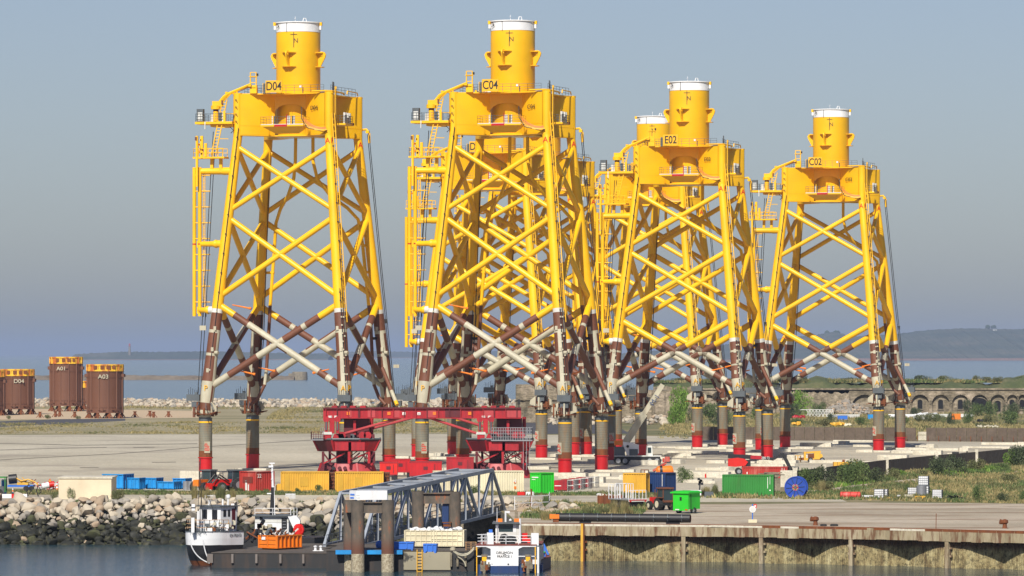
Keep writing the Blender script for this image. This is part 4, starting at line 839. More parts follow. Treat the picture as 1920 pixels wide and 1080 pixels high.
def pedestal(cx, mir):
    s = mir; o = lambda px: cx + s * (px - 650) * k
    P = thing('pedestal', None, None); P.parent = RG
    mb = MB()                                                   # upper housing
    a, c = sorted((o(645), o(692))); mb.box(a, c, -.6, 3.4, Zr(826), Zr(784), 1)
    a, c = sorted((o(619), o(628))); mb.box(a, c, -2.0, -1.2, Zr(812), Zr(783), 0)
    for px in (613, 634): mb.box(o(px) - .22, o(px) + .22, -2.3, -1.9, Zr(812), Zr(786), 0); mb.tube([(o(px), -2.4, Zr(786)), (o(px), -1.8, Zr(786))], .45, 10, 0); mb.tube([(o(px), -2.3, Zr(806)), (o(px), -2.3, Zr(790))], .14, 6, 3)
    for px in (620, 631): mb.tube([(o(px), -1.6, Zr(783)), (o(px), -1.6, Zr(779))], .3, 8, 4)
    a, c = sorted((o(608), o(622))); mb.box(a, c, -2.4, -1, Zr(823), Zr(814), 0); mb.box(a - .15, c + .15, -2.5, -.9, Zr(814), Zr(811.5), 4); mb.box(a - .1, c + .1, -2.4, -.9, Zr(811), Zr(809.5), 4)
    a, c = sorted((o(624), o(648))); mb.box(a, c, -2.0, -.8, Zr(822), Zr(813), 0, 0, .3); 
    a, c = sorted((o(663), o(668))); mb.box(a, c, -1.3, -.62, Zr(815), Zr(788), 0, .1)
    for px in (642, 680, 690): mb.tube([(o(px), -2.0, Zr(816)), (o(px), -1.4, Zr(816))], .55, 10, 0)
    mb.tube([(o(696), 2, Zr(818)), (o(696), 2, Zr(782))], .28, 8, 0)
    for q in range(12): x = o(random.uniform(650, 700)); mb.cbox((x, -1.2, Zr(random.uniform(812, 824))), (random.uniform(.3, .9), .5, random.uniform(.2, .7)), random.choice([1, 2, 3]))
    mb.build('upper_housing', ['rigred', 'rigdark', 'black', 'dgrey', 'leggrey'], P)
    mb = MB(); zt, z1, z0 = Zr(824), Zr(827), Zr(845)            # ring platform, widening upwards, octagonal
    def octo(r_): return [(cx + r_ * math.cos(R(22.5 + 45 * i)), 1.0 + r_ * .8 * math.sin(R(22.5 + 45 * i))) for i in range(8)]
    T0, T1 = octo(4.3), octo(5.1); n = 8
    mb.add([(x, y, z0) for x, y in T0] + [(x, y, z1) for x, y in T1], [(i, (i + 1) % n, n + (i + 1) % n, n + i) for i in range(n)], [1 if i in (3, 4, 2) else 0 for i in range(n)])  # left faces take the dark red: shade of the angled sides put into colour
    mb.prism(T1, z1, zt, 1); mb.prism([(x, y) for x, y in T0], z0 - .08, z0, 1)
    for i in range(8): mb.bar((T0[i][0], T0[i][1], z0), (T1[i][0], T1[i][1], zt), .3, 0)
    for i in range(4, 8): a_, b_ = Vector(T0[i % 8] + (z0,)), Vector(T1[i % 8] + (z1,)); mb.tube([(T1[i % 8][0], T1[i % 8][1] - .1, zt + .1), (T1[(i + 1) % 8][0], T1[(i + 1) % 8][1] - .1, zt + .1)], .16, 6, 3)
    for px, y in ((632, -3.1), (640, -3.1), (660, -3.2)): mb.cbox((o(px), y - .0, (z0 + z1) / 2), (.35, .2, .35), 2)
    for px in (647, 672): mb.box(o(px) - 1.3, o(px) + 1.0, -3.35, -3.0, z0 + .1, z1 - .1, 0)
    mb.build('ring_platform', ['rigred', 'rigdark', 'black', 'dgrey'], P)
    mb = MB(); zc, zd_ = Zr(846), Zr(868)
    for px, y in ((607, -2.2), (617, 2.6), (656, -3), (696, 2.4), (702, -2.0), (693, -2.6)): mb.bar((o(px), y, zd_), (o(px), y, zc), .36, 0 if px in (656, 693) else 1); mb.cut()
    mb.box(cx - .9 - .6, cx + .9 - .6, .2, 2.0, zd_, zc, 1); mb.cut()
    for p_, q_ in (((608, 868), (648, 849)), ((672, 856), (690, 848)), ((608, 849), (622, 868)), ((620, 848), (632, 856)), ((702, 848), (690, 866)), ((678, 852), (697, 862)), ((655, 866), (676, 848))): mb.bar((o(p_[0]), -2.4, Zr(p_[1])), (o(q_[0]), -2.6, Zr(q_[1])), .2, 0 if p_[0] in (608, 672) and p_[1] != 849 else 1); mb.cut()
    for q in range(10): mb.bar((o(random.uniform(640, 700)), random.uniform(-2, 2), zd_), (o(random.uniform(640, 700)), random.uniform(-2, 2), zc), .1, random.choice([1, 2])); mb.cut()
    mb.build_each('lattice_column', ['rigred', 'rigdark', 'black'], P)
    mb = MB(); B0, B1 = octo(4.7), octo(3.9); zz = Zr(868)
    mb.add([(x, y, .05) for x, y in B0] + [(x, y, zz - .1) for x, y in B1], [(i, (i + 1) % n, n + (i + 1) % n, n + i) for i in range(n)], [1 if i in (3, 4) else 3 for i in range(n)]); mb.prism(B1, zz - .1, zz, 1)  # shaded left faces painted dark, lit faces painted the paler red
    for px in (620, 627, 638, 648): mb.tube([(o(px), -3.2, Zr(877)), (o(px), -2.0, Zr(877))], .26, 10, 2 if px == 627 else 1)
    for i in range(8): mb.bar((B0[i][0], B0[i][1], .05), (B1[i][0], B1[i][1], zz), .26, 0)
    mb.build('pedestal_base', ['rigred', 'rigdark', 'black', 'faded'], P)
    return P
pedestal(X(650), 1); pedestal(X(937), 1)
mb = MB(); x0, x1 = X(585), X(608); mb.box(x0, x1, -3.2, -1, Zr(825), Zr(823), 1); mb.rail([(x0, -1.2, Zr(823)), (x0, -3.1, Zr(823)), (x1, -3.1, Zr(823))], 1.05, 0, .06, .35); mb.rail([(X(602), -1.4, Zr(823)), (X(609), -1.4, Zr(823))], 1.6, 1, .06, .3); mb.build('walkway_rail', ['rigdark', 'steel'], RG)
mb = MB(); x0, x1 = X(921), X(998); mb.box(x0, x1, -3.8, -2.4, Zr(826), Zr(824), 0); mb.rail([(x0, -3.7, Zr(824)), (x1, -3.7, Zr(824)), (x1, 1, Zr(824))], 1.75, 0, .07, .34, 4)
for px in (981, 987, 993): mb.bar((X(px), -3.7, Zr(880)), (X(px), -3.7, Zr(800)), .06, 0)
mb.build('walkway_rail', ['steel'], RG)
for p_, q_ in (((645, 813), (752, 783)), ((690, 806), (775, 783)), ((805, 783), (893, 812)), ((850, 783), (905, 800))):
    mb = MB(); y = -1.4 if p_[0] in (645, 805) else 2.6; mb.tube([(X(p_[0]), y, Zr(p_[1])), (X(q_[0]), y, Zr(q_[1]))], .2, 8); mb.build('diagonal_strut', 'faded', RG)
mb = MB(); mb.bar((X(973), -1.5, Zr(766)), (X(973), -1.5, Zr(752)), .15); mb.cbox((X(973), -1.5, Zr(753)), (.4, .4, .7)); mb.build('lamp_post', 'black', RG)
# red boxes in front of it
def rbox(px0, px1, py0, py1, d, lab, mat='brightred', nm='power_pack', cat='steel box', dd=3.0, y2=None, grp='red steel boxes by the load frame'):
    kk = d / F; x0, x1 = W(px0, d), W(px1, d); z1 = ZY(py0, d); z0 = max(.02, ZY(py1, d)); T_ = thing(nm, lab, cat, ((x0 + x1) / 2, d, 0), 0, grp); h = (x1 - x0) / 2
    mb = MB(); mb.box(-h, h, 0, dd, z0, z1, 0); mb.box(-h - .04, h + .04, -.04, dd + .04, z1 - .12, z1 + .03, 1); mb.box(-h - .03, h + .03, -.03, .1, z0, z0 + .15, 1)
    for i in range(int(h * 2 / .5)): mb.box(-h + .3 + i * .5, -h + .34 + i * .5, -.02, .02, z0 + .2, z1 - .2, 1)
    mb.build('casing', [mat, 'rigred'], T_); mb = MB(); mb.box(-.3, .3, -.05, -.01, (z0 + z1) / 2 - .1, (z0 + z1) / 2 + .35, 0); mb.box(h * .55, h * .6, -.05, -.01, z0 + .3, z1 - .3, 0); mb.build('panel_hatch', 'rigdark', T_)
    mb = MB(); [mb.box(sx * h * .8 - .2, sx * h * .8 + .2, .1, dd - .1, 0, z0, 0) for sx in (-1, 1)]; mb.build('skid', 'black', T_); return T_
rbox(712, 745, 867, 891, 602, 'bright orange red steel box just left of the big red box row')
rbox(733, 769, 861, 886, 612, 'red steel box half hidden behind the orange red one', 'red')
rbox(768, 828, 866, 893, 604, 'widest red steel box, under the BP pile of the second jacket', 'red')
rbox(837, 888, 858, 884, 618, 'dark red steel box by the right foot of the load frame', 'rigred')
# ------------------------------------------------------------------ yard objects
def ctr(a, b): return [(a[i] + b[i]) / 2 for i in range(len(a))]
def container(px, py, L, H, D, rz, mat, lab, grp='shipping containers on the quay', marks=None, ends='ribs', top=None, patch=None, nm='shipping_container'):
    """front-left bottom corner at photo (px, py); L along the front, D deep, turned by rz degrees"""
    x, y, _ = G(px, py); T_ = thing(nm, lab, 'container', (x, y, .03), R(rz), grp)
    mb = MB(); f = .12
    for xx in (0, L): 
        for yy in (0, D): mb.box(xx - f / 2, xx + f / 2, yy - f / 2, yy + f / 2, 0, H)
    for z in (0, H - f): mb.box(0, L, -f / 2, f / 2, z, z + f); mb.box(0, L, D - f / 2, D + f / 2, z, z + f); mb.box(-f / 2, f / 2, 0, D, z, z + f); mb.box(L - f / 2, L + f / 2, 0, D, z, z + f)
    mb.build('frame', mat, T_)
    def corr(a, b, z0, z1, nrm, w=.30):
        a, b = Vector(a), Vector(b); d = (b - a); n = max(2, int(d.length / w)); d = d / n; P = []
        for i in range(n):
            for u, o in ((0, 0), (.3, 0), (.5, 1), (.8, 1)): P.append(a + d * (i + u) + Vector(nrm) * (-.06 * o))
        P.append(b); k = len(P)
        return [(p.x, p.y, z0) for p in P] + [(p.x, p.y, z1) for p in P], [(i, i + 1, k + i + 1, k + i) for i in range(k - 1)]
    mb = MB()
    for a, b, nn in (((0, 0), (L, 0), (0, -1)), ((L, 0), (L, D), (1, 0)), ((L, D), (0, D), (0, 1)), ((0, D), (0, 0), (-1, 0))):
        if ends == 'doors' and nn == (1, 0):
            mb.box(L - .04, L + .02, 0, D, f, H - f)
            continue
        v, fs = corr(a, b, f, H - f, nn); mb.add(v, fs)
    mb.build('wall_panel', mat, T_)
    if patch:
        mb = MB(); 
        for (x0, x1, z0, z1, m_) in patch: mb.box(x0, x1, -.012, .0, z0, z1, m_)
        mb.build('paint_patch', ['cyellow2', 'darkpatch', 'ltext'], T_)
    mb = MB(); mb.box(0, L, 0, D, H - .05, H - .01); 
    mb.build('roof', top or mat, T_)
    if ends == 'doors':
        mb = MB()
        for q in range(4): yy = D * (.16 + .22 * q); mb.tube([(L + .07, yy, .15), (L + .07, yy, H - .15)], .03, 6, 0); mb.box(L + .05, L + .1, yy - .1, yy + .1, H * .45, H * .5, 0)
        mb.box(L + .02, L + .04, D / 2 - .02, D / 2 + .02, .1, H - .1, 0); mb.build('door_bars', 'dgrey', T_)
    if marks:
        mb = MB()
        for (x0, z0, w, h) in marks: mb.box(x0, x0 + w, -.02, -.005, z0, z0 + h, 0)
        mb.build('markings', 'ltext', T_)
    return T_
M['cyellow2'] = paint('faded yellow patch', (.55, .31, .02), .6, .3); M['darkpatch'] = paint('dark red patch', (.22, .03, .02), .6, .4)
M['canyel'] = M['cyellow']
container(527, 923, 6.06, 2.6, 2.4, 0, 'cyellow', 'yellow container with a darker square patch, left one of the yellow pair', patch=[(.5, 1.1, .15, 2.3, 0), (2.4, 3.5, .7, 1.9, 0)], marks=None)
container(629, 923.5, 6.06, 2.6, 2.4, 0, 'cyellow', 'yellow container right of its twin, partly behind the grey gangway truss', patch=[(.5, 1.0, .15, 2.3, 0), (2.5, 3.4, .7, 1.9, 0)])
for px, lab in ((616, 'dark rusty slatted rack filling the gap between both yellow containers'), (717, 'rusty slatted rack at the right end of the yellow containers')):
    x, y, _ = G(px, 922.5); mb = MB(); mb.box(0, .9, .5, 2.2, 0, 2.5, 1)
    for i in range(5): mb.box(-.02 + i * .2, .08 + i * .2, .3, .5, 0, 2.55, 0)
    for i in range(6): mb.box(0, .9, .2, .32, .1 + i * .45, .2 + i * .45, 0)
    o = mb.build('slatted_rack', ['rust', 'dgrey'], None, (x, y, 0)); tag(o, lab, 'rack', 'slatted racks by the yellow containers')
T_ = container(450, 921.5, 3.05, 2.6, 3.1, -44, 'cred', 'weathered red container turned corner-on, its paint worn white', patch=[(.5, 2.4, 1.1, 1.9, 1), (1.0, 1.35, .1, 1.5, 2), (1.5, 1.7, .1, .9, 2)], ends='ribs', top='slab')
text('marking', '22', .7, 'ltext', T_, (3.12, .5, 2.0)).rotation_euler = (R(90), 0, R(90))
o = container(813, 925, 11.4, 2.8, 2.4, 3, 'cwhite', 'long cream container seen through the right end of the gangway truss', ends='ribs')
text('marking', '4', .8, 'ltext', o, (10.3, -.08, 1.5))
mb = MB(); [mb.box(10.2, 10.5, -.03, -.01, z, z + .35) for z in (.5, 1.2)]; mb.build('warning_label', 'orange', o)
container(995, 926, 1.7, 2.65, 2.4, -42, 'lime', 'bright green container standing at the right end of the long cream one', marks=[(.2, 2.0, 1.1, .14), (.2, 1.75, .6, .08)], ends='ribs', patch=None)
container(1169, 926, 2.95, 2.6, 1.4, -20, 'cyellow', 'short orange-yellow container tight against the navy blue one', nm='shipping_container')
container(1215, 925, 2.5, 2.6, 2.6, -32, 'navy', 'navy blue container with white lettering strip beside the orange-yellow one', marks=[(2.05, .9, .07, 1.5)])
container(1355, 929.5, 6.3, 2.6, 1.3, -10, 'green', 'green container on the grass strip left of the blue cable reel', marks=[(5.6, .9, .06, 1.4), (5.9, 1.4, .04, 1.0), (5.85, .6, .15, .15)])
container(1393, 912, 5.9, 2.6, 1.8, -10, 'cred', 'red container behind the green one, with white lettering near its right end', marks=[(.5, 1.6, .12, .3), (5.2, 1.2, .06, 1.3), (5.5, 1.6, .05, .8)])
# beige wall box and stuff on the left
x, y, _ = G(110, 936); T_ = thing('utility_building', 'low flat-roofed beige building behind the boulders on the left', 'building', (x, y, 0), R(0))
mb = MB(); mb.box(0, 6.4, 0, 7, 0, 2.5); mb.build('wall', paint('beige render', (.66, .56, .40), .9, .25, (.4, .33, .22), scale=.6), T_)
mb = MB(); mb.box(-.12, 6.52, -.12, 7.1, 2.5, 2.68); mb.build('roof', 'slab', T_)
def bluebox(px0, px1, py0, py1, lab, D=2.2, rz=-20):
    x, y, _ = G(px0, py1); kk = y / F; L = (px1 - px0) * kk * .62; H = (py1 - py0) * kk; T_ = thing('skip', lab, 'skip', (x, y, 0), R(rz), 'blue skips in a row')
    mb = MB(); mb.box(0, L, 0, .08, .1, H); mb.box(0, L, D - .08, D, .1, H); mb.box(0, .08, .08, D - .08, .1, H); mb.box(L - .08, L, .08, D - .08, .1, H); mb.box(0, L, 0, D, .1, .2); mb.build('body', 'blue', T_)
    mb = MB(); n = max(3, int(L / .55))
    for i in range(n + 1): mb.box(i * L / n - .04, i * L / n + .04, -.1, 0, .1, H)
    for i in range(5): mb.box(L, L + .1, i * D / 4 - .04, i * D / 4 + .04, .1, H)
    mb.box(-.1, L + .14, -.13, .06, H - .02, H + .1); mb.box(L - .06, L + .14, 0, D, H - .02, H + .1); mb.build('rib', 'blue', T_)
    mb = MB(); mb.box(.2, .4, .1, D - .1, 0, .1); mb.box(L - .4, L - .2, .1, D - .1, 0, .1); mb.build('skid', 'black', T_)
bluebox(193, 259, 890, 917, 'tall bright blue skip behind the beige building, leftmost of the blue row', 3.2)
bluebox(240, 276, 897, 918, 'blue skip with a white panel look, second of the blue row', 1.8)
bluebox(271, 308, 897, 917, 'blue ribbed skip, third of the blue row from the beige building', 2.2)
bluebox(296, 347, 904, 918, 'low wide blue skip, in front of the last blue one', 2.4)
bluebox(325, 363, 898, 917, 'blue skip at the right end of the row behind steel drums', 2)
for px in (349, 358): x, y, _ = G(px, 919); mb = MB(); mb.lathe((0, 0), [(.42, 0), (.42, .5), (.44, .52), (.42, .54), (.42, 1.15)], 14); tag(mb.build('steel_drum', 'steel', None, (x, y, 0)), 'silver steel drum standing in front of the last blue skip', 'drum', 'steel drums by the blue skips')
for px, w, lab in ((337, 2.6, 'white concrete block lying behind the blue skips'), (374, 2.0, 'grey concrete block standing beside the dark tractor')):
    x, y, _ = G(px, 919 if px > 350 else 905); mb = MB(); mb.box(0, w, 0, 1.6, 0, 1.9 if px > 350 else 1.6); tag(mb.build('concrete_block', 'slab', None, (x, y, 0)), lab, 'concrete block')
# green-framed machine, trailer, cones, barriers at the far left
x, y, _ = G(-22, 932); T_ = thing('work_vehicle', 'dark green vehicle with a roof frame, cut off by the left picture edge', 'vehicle', (x, y, 0))
mb = MB(); mb.box(-1.5, 2.2, 0, 1.8, 2.35, 2.5, 0); [mb.box(a, a + .12, b_, b_ + .1, .6, 2.4, 0) for a in (-1.4, 2.0) for b_ in (0, 1.7)]; mb.build('roll_frame', 'green', T_)
mb = MB(); mb.box(-1.4, 1.9, .2, 1.6, .5, 1.3, 0); mb.box(-.6, .6, .3, 1.5, 1.3, 2.2, 1); mb.build('body', ['dgrey', 'black'], T_)
for xx in (-.9, 1.3): mb = MB(); mb.tube([(xx, 0, .5), (xx, .35, .5)], .5, 16); mb.build('wheel', 'rubber', T_)
x, y, _ = G(4, 931); T_ = thing('portable_toilet', 'blue portable toilet cabin with a white roof at the left edge', 'portable toilet', (x, y, 0), R(12))
mb = MB(); mb.box(0, .55, 0, 1.1, 0, 2.0); mb.build('cabin', 'blue', T_); mb = MB(); mb.box(-.05, .6, -.05, 1.15, 2.0, 2.15); mb.build('roof', 'white', T_); mb = MB(); mb.box(.1, .45, -.03, 0, .1, 1.8); mb.build('door', 'tubblue', T_)
x, y, _ = G(14, 921); T_ = thing('low_trailer', 'low blue flatbed trailer carrying a black drum and yellow machine arms', 'trailer', (x, y, 0), R(-4))
mb = MB(); mb.box(0, 3.3, 0, 1.7, .55, .78); mb.build('bed', 'tubblue', T_); mb = MB(); [mb.tube([(a, -.05, .35), (a, .25, .35)], .35, 14) for a in (2.4, 3.1)]; mb.build('wheel', 'rubber', T_)
mb = MB(); mb.tube([(.1, .8, 1.5), (1.1, .8, 1.6)], .62, 16); tag(mb.build('black_drum', 'black', None, (x, y, 0)), 'big black drum lying on the low blue trailer', 'drum')
mb = MB(); mb.box(1.2, 2.6, .3, 1.2, .8, 1.1, 0)
for k in range(12): mb.bar((1 + random.random() * 2.6, .6, .9 + random.random() * .2), (1.2 + random.random() * 2.6, .6, 1.2 + random.random() * .6), .09, random.choice([0, 1, 2]))
mb.tube([(1, .5, 1.7), (1.7, .5, 1.3), (2.6, .5, 1.5), (3.4, .5, 1.2), (3.9, .5, .8)], .1, 6, 0); tag(mb.build('machine_arm', ['cyellow', 'rust', 'black'], None, (x, y, 0)), 'yellow and rusty folding machine arm lying on the blue trailer', 'machine part')
def cone(px, py, s=1):
    x, y, _ = G(px, py); mb = MB(); mb.box(-.22 * s, .22 * s, -.22 * s, .22 * s, 0, .05, 0); mb.lathe((0, 0), [(.17 * s, .05), (.13 * s, .25 * s), (.09 * s, .42 * s), (.06 * s, .58 * s), (.03 * s, .75 * s)], 10, [0, 1, 0, 1]); o = mb.build('traffic_cone', ['orange', 'white'], None, (x, y, 0)); return o
for px, py, l in ((47, 919, 'beside the end of the blue trailer'), (24, 930, 'among red and white barriers near the blue toilet'), (107, 920, 'at the left corner of the beige building')): tag(cone(px, py, 1.3), 'orange and white traffic cone ' + l, 'traffic cone', 'traffic cones on the left')
rn = random.Random(4); x, y, _ = G(66, 919); mb = MB()
for k in range(36):
    a = Vector((rn.uniform(0, 2.9), rn.uniform(0, 1.6), rn.uniform(.1, .9))); b_ = a + Vector((rn.uniform(-.7, .7), rn.uniform(-.2, .2), rn.uniform(-.2, .7))); c_ = a.lerp(b_, .5); mb.bar(a, c_, .11, 0, .12); mb.bar(c_, b_, .11, 1, .12)
tag(mb.build('barrier_heap', ['white', 'brightred'], None, (x, y, 0)), 'jumbled heap of red and white striped barriers left of the beige building', 'barriers', kind='stuff')
mb = MB(); mb.add([(0, 0, .9), (.7, 0, .9), (.35, 0, 1.55)], [(0, 1, 2)], 0); mb.add([(0, .06, .9), (.7, .06, .9), (.35, .06, 1.55)], [(2, 1, 0)], 0); mb.add([(.1, -.01, .96), (.6, -.01, .96), (.35, -.01, 1.42)], [(0, 1, 2)], 1); mb.bar((.35, .04, 0), (.35, .04, 1), .06, 2)
x, y, _ = G(89, 919); tag(mb.build('warning_sign', ['brightred', 'cyellow', 'dgrey'], None, (x, y - .3, 0)), 'yellow triangular roadworks sign with red border among the barriers', 'sign')
x, y, _ = G(78, 920); mb = MB(); mb.tube([(.1, 0, .55), (1.0, .2, .75)], .4, 14, 0); mb.tube([(1.0, .2, .75), (1.6, .3, .85)], .42, 14, 1); tag(mb.build('warning_drum', ['white', 'brightred'], None, (x, y - .6, 0)), 'white and red tapered drum lying in front of the barriers', 'drum')
mb = MB()
for px, py in ((53, 933), (72, 934)):
    x, y, _ = G(px, py); mb.tube([(x, y, .2), (x - .25, y, .9), (x - .05, y, 1.5), (x + .2, y, 1.55)], .07, 6); mb.tube([(x + .1, y, .5), (x + .35, y, .8), (x + .15, y, 1.3)], .07, 6)
tag(mb.build('tow_hook', 'black'), 'black bent tow bars standing up from the roadside behind the boulders', 'tow bars')
x, y, _ = G(0, 934); mb = MB(); mb.box(0, 1.4, 0, .4, 0, .5, 0); mb.box(1.4, 2.1, 0, .4, .0, .5, 1); mb.box(2.1, 3.3, 0, .4, 0, .5, 0); mb.box(-1, 0, 0, .4, 0, .5, 1); tag(mb.build('plastic_barrier', ['white', 'brightred'], None, (x, y, 0)), 'red and white plastic road barrier behind the boulders at left', 'barrier')
# tractors
def wheel(T_, x, y, r_, w, hub='steel', ax='y'):
    W_ = MB(); p, q = ((x, y - w / 2, r_), (x, y + w / 2, r_)) if ax == 'y' else ((x - w / 2, y, r_), (x + w / 2, y, r_))
    W_.tube([p, q], r_, 18, 0, smooth=False)
    for k in range(16):
        a = 2 * math.pi * k / 16; c, s_ = math.cos(a) * r_, math.sin(a) * r_
        if ax == 'y': W_.bar((x + c, y - w / 2, r_ + s_), (x + c, y + w / 2, r_ + s_), .07 * r_)
        else: W_.bar((x - w / 2, y + c, r_ + s_), (x + w / 2, y + c, r_ + s_), .07 * r_)
    t_ = W_.build('tyre', 'rubber'); t_.name = 'wheel'; t_.parent = T_
    H_ = MB(); e = w / 2 + .02
    if ax == 'y': H_.tube([(x, y - e, r_), (x, y + e, r_)], r_ * .55, 14)
    else: H_.tube([(x - e, y, r_), (x + e, y, r_)], r_ * .55, 14)
    H_.build('hub', hub, t_)
def tractor(px, py, rz, lab, hood, cabcol='dgrey', s=1.0, grp=None, hub='steel'):
    x, y, _ = G(px, py); T_ = thing('tractor', lab, 'tractor', (x, y, 0), R(rz), grp)
    for yy in (-.95, .95): wheel(T_, 0, yy, .85 * s, .45, hub); wheel(T_, 2.3, yy * .9, .6 * s, .38, hub)
    mb = MB(); mb.box(.7, 3.0, -.38, .38, .8, 1.55, 0, 0); mb.box(2.7, 3.1, -.42, .42, .7, 1.45, 0); mb.box(-.3, .9, -.5, .5, .6, 1.1, 1); [mb.tube([(0, yy - .25, .85 * s), (0, yy + .25, .85 * s)], .2, 6, 1) for yy in (-.7, .7)]; mb.build('bonnet', [hood, 'dgrey'], T_)
    mb = MB(); [mb.bar((a, b_, 1.1), (a * .85, b_ * .9, 2.65), .1) for a in (-.75, .75) for b_ in (-.7, .7)]; mb.box(-.8, .85, -.8, .8, 2.62, 2.8); mb.box(-.75, .8, -.72, .72, 1.0, 1.25); mb.build('cab_frame', cabcol, T_)
    mb = MB(); mb.box(-.7, .7, -.66, .66, 1.25, 2.6, 0, .08, .05); mb.build('window', 'glass', T_)
    mb = MB(); mb.tube([(1.9, .3, 1.5), (1.9, .3, 2.5)], .06, 6); [mb.box(-.9, .1, sy * .95 - .25, sy * .95 + .25, 1.7 * s, 1.8 * s) for sy in (-1, 1)]; mb.build('mudguard', cabcol, T_)
    return T_
T_ = tractor(392, 921, -120, 'dark tractor with orange-red front, standing left of the weathered red container', 'orange', s=1.0, grp='tractors on the quay')
T_ = tractor(441, 921, -150, 'red tractor with front loader, half hidden behind the weathered red container', 'brightred', s=1.0, grp='tractors on the quay')
mb = MB(); mb.tube([(1.2, -.7, 1.3), (2.6, -.7, 2.2), (3.8, -.7, .9)], .1, 6, 0); mb.tube([(1.2, .7, 1.3), (2.6, .7, 2.2), (3.8, .7, .9)], .1, 6, 0); mb.box(3.7, 4.4, -.9, .9, .3, 1.1, 1, .1); mb.build('front_loader', ['black', 'brightred'], T_)
x, y, _ = G(517, 921); mb = MB(); mb.prism([(0, 0), (.7, 0), (.7, .8), (0, .8)], 0, .75); mb.add([(0, 0, .75), (.7, 0, .75), (.7, .8, .75), (0, .8, .75), (.35, 0, 1.0), (.7, .8, 1.0)], [(0, 1, 4), (2, 3, 5)]); tag(mb.build('grit_bin', 'cyellow', None, (x, y, 0)), 'small yellow grit bin left of the yellow containers', 'bin')
# crates and racks
for px, c, lab in ((970, 'brightred', 'small pinkish red plastic crate at the foot of the cream container'), (986, 'white', 'small white plastic crate beside the pinkish red one')):
    x, y, _ = G(px, 929); mb = MB(); mb.box(0, .95, 0, .05, 0, .45); mb.box(0, .95, .55, .6, 0, .45); mb.box(0, .05, 0, .6, 0, .45); mb.box(.9, .95, 0, .6, 0, .45); mb.box(0, .95, 0, .6, 0, .04); [mb.box(i * .19, i * .19 + .05, -.03, 0, 0, .45) for i in range(6)]; tag(mb.build('plastic_crate', c, None, (x, y, 0)), lab, 'crate')
for i, (px, py) in enumerate(((1038, 920.5), (1052, 918.5), (1066, 916.5), (1080, 914.5))):
    x, y, _ = G(px, py); T_ = thing('flat_rack', ['nearest and leftmost flat red rack with white mark in the low row', 'second flat red rack of the low row', 'third flat red rack of the low row', 'rearmost flat red rack of the low row'][i], 'rack', (x, y, 0), R(-14), 'low red racks in a row')
    mb = MB(); mb.box(0, 1.75, 0, 2.2, .1, 1.35); mb.build('panel', 'rigred', T_); mb = MB(); mb.rail([(1.85, 0, 0), (2.6, 0, 0), (2.6, 2.2, 0), (1.85, 2.2, 0)], 1.4, 0, .07, .5, 2, True); mb.build('cage', 'leggrey', T_)
    if i == 0: mb = MB(); mb.box(.15, 1.0, -.02, -.003, .62, .72); mb.build('marking', 'ltext', T_)
# rusty skip, trailer with tractor, lime box trailer, black pipe
x, y, _ = G(1121, 950); T_ = thing('rusty_skip', 'open rusty skip heaped with scrap behind the tall grass', 'skip', (x, y, 0), R(-8)); mb = MB()
mb.box(0, 2.9, 0, .1, .1, 1.3); mb.box(0, 2.9, 1.9, 2, .1, 1.3); mb.box(0, .1, .1, 1.9, .1, 1.3); mb.box(2.8, 2.9, .1, 1.9, .1, 1.3); mb.box(0, 2.9, 0, 2, .1, .2); [mb.box(i * .58 - .05, i * .58 + .05, -.1, 0, .1, 1.3) for i in range(6)]; mb.build('body', 'rust', T_)
mb = MB(); rn = random.Random(2); [rockpile(mb, rn.uniform(.2, 2.7), rn.uniform(.3, 1.7), 1.3, rn.uniform(.15, .4), rn.choice([0, 1, 2]), rn) for _ in range(26)]; tag(mb.build('scrap', ['leggrey', 'rust', 'cream'], None, (x, y, 0)), 'pale scrap heaped in the rusty skip', 'scrap', kind='stuff')
x, y, _ = G(1179, 955); T_ = thing('hurdle_trailer', 'flat grey trailer with tall white hurdle rails behind the old red tractor', 'trailer', (x, y, 0), R(28))
mb = MB(); mb.box(0, 2.3, 0, 4.8, 1.0, 1.12, 0); mb.build('deck', 'steel', T_); mb = MB(); mb.box(-.05, 2.35, -.1, 0, .85, 1.12, 1); mb.box(-.02, 2.3, -.14, -.1, 1.0, 1.08, 0); [mb.cbox((a, -.12, .9), (.2, .06, .12), 0) for a in (.15, 2.1)]; mb.build('tail_bar', ['brightred', 'leggrey'], T_)
mb = MB(); mb.rail([(.03, .1, 1.1), (2.3, .1, 1.1)], 1.05, 0, .06, .45, 1); mb.rail([(.9, 4.6, 1.1), (2.3, 4.6, 1.1)], 1.7, 0, .06, .45, 1); mb.rail([(.03, 2.0, 1.1), (.03, 4.7, 1.1)], 1.6, 0, .06, .6, 1); mb.rail([(2.27, 3, 1.1), (2.27, 4.7, 1.1)], 1.7, 0, .06, .5, 1); mb.build('hurdle_rail', 'white', T_)
for xx in (.3, 2.0): wheel(T_, xx, 2.2, .42, .3); wheel(T_, xx, 3.2, .42, .3)
mb = MB(); mb.box(.2, 2.1, .3, 4.5, .6, .98); mb.box(.2, 1.1, .1, 1, .35, .8); mb.build('chassis', 'black', T_)
T_ = tractor(1247, 957, 118, 'old red tractor coupled in front of the hurdle trailer, cream wheel hubs', 'brightred', cabcol='brown', s=.9, grp='tractors on the quay', hub='cwhite'); T_.scale = (.93, .93, .93)
x, y, _ = G(1262, 963); T_ = thing('box_trailer', 'bright lime green box trailer parked beside the old red tractor', 'trailer', (x, y, 0), R(-32))
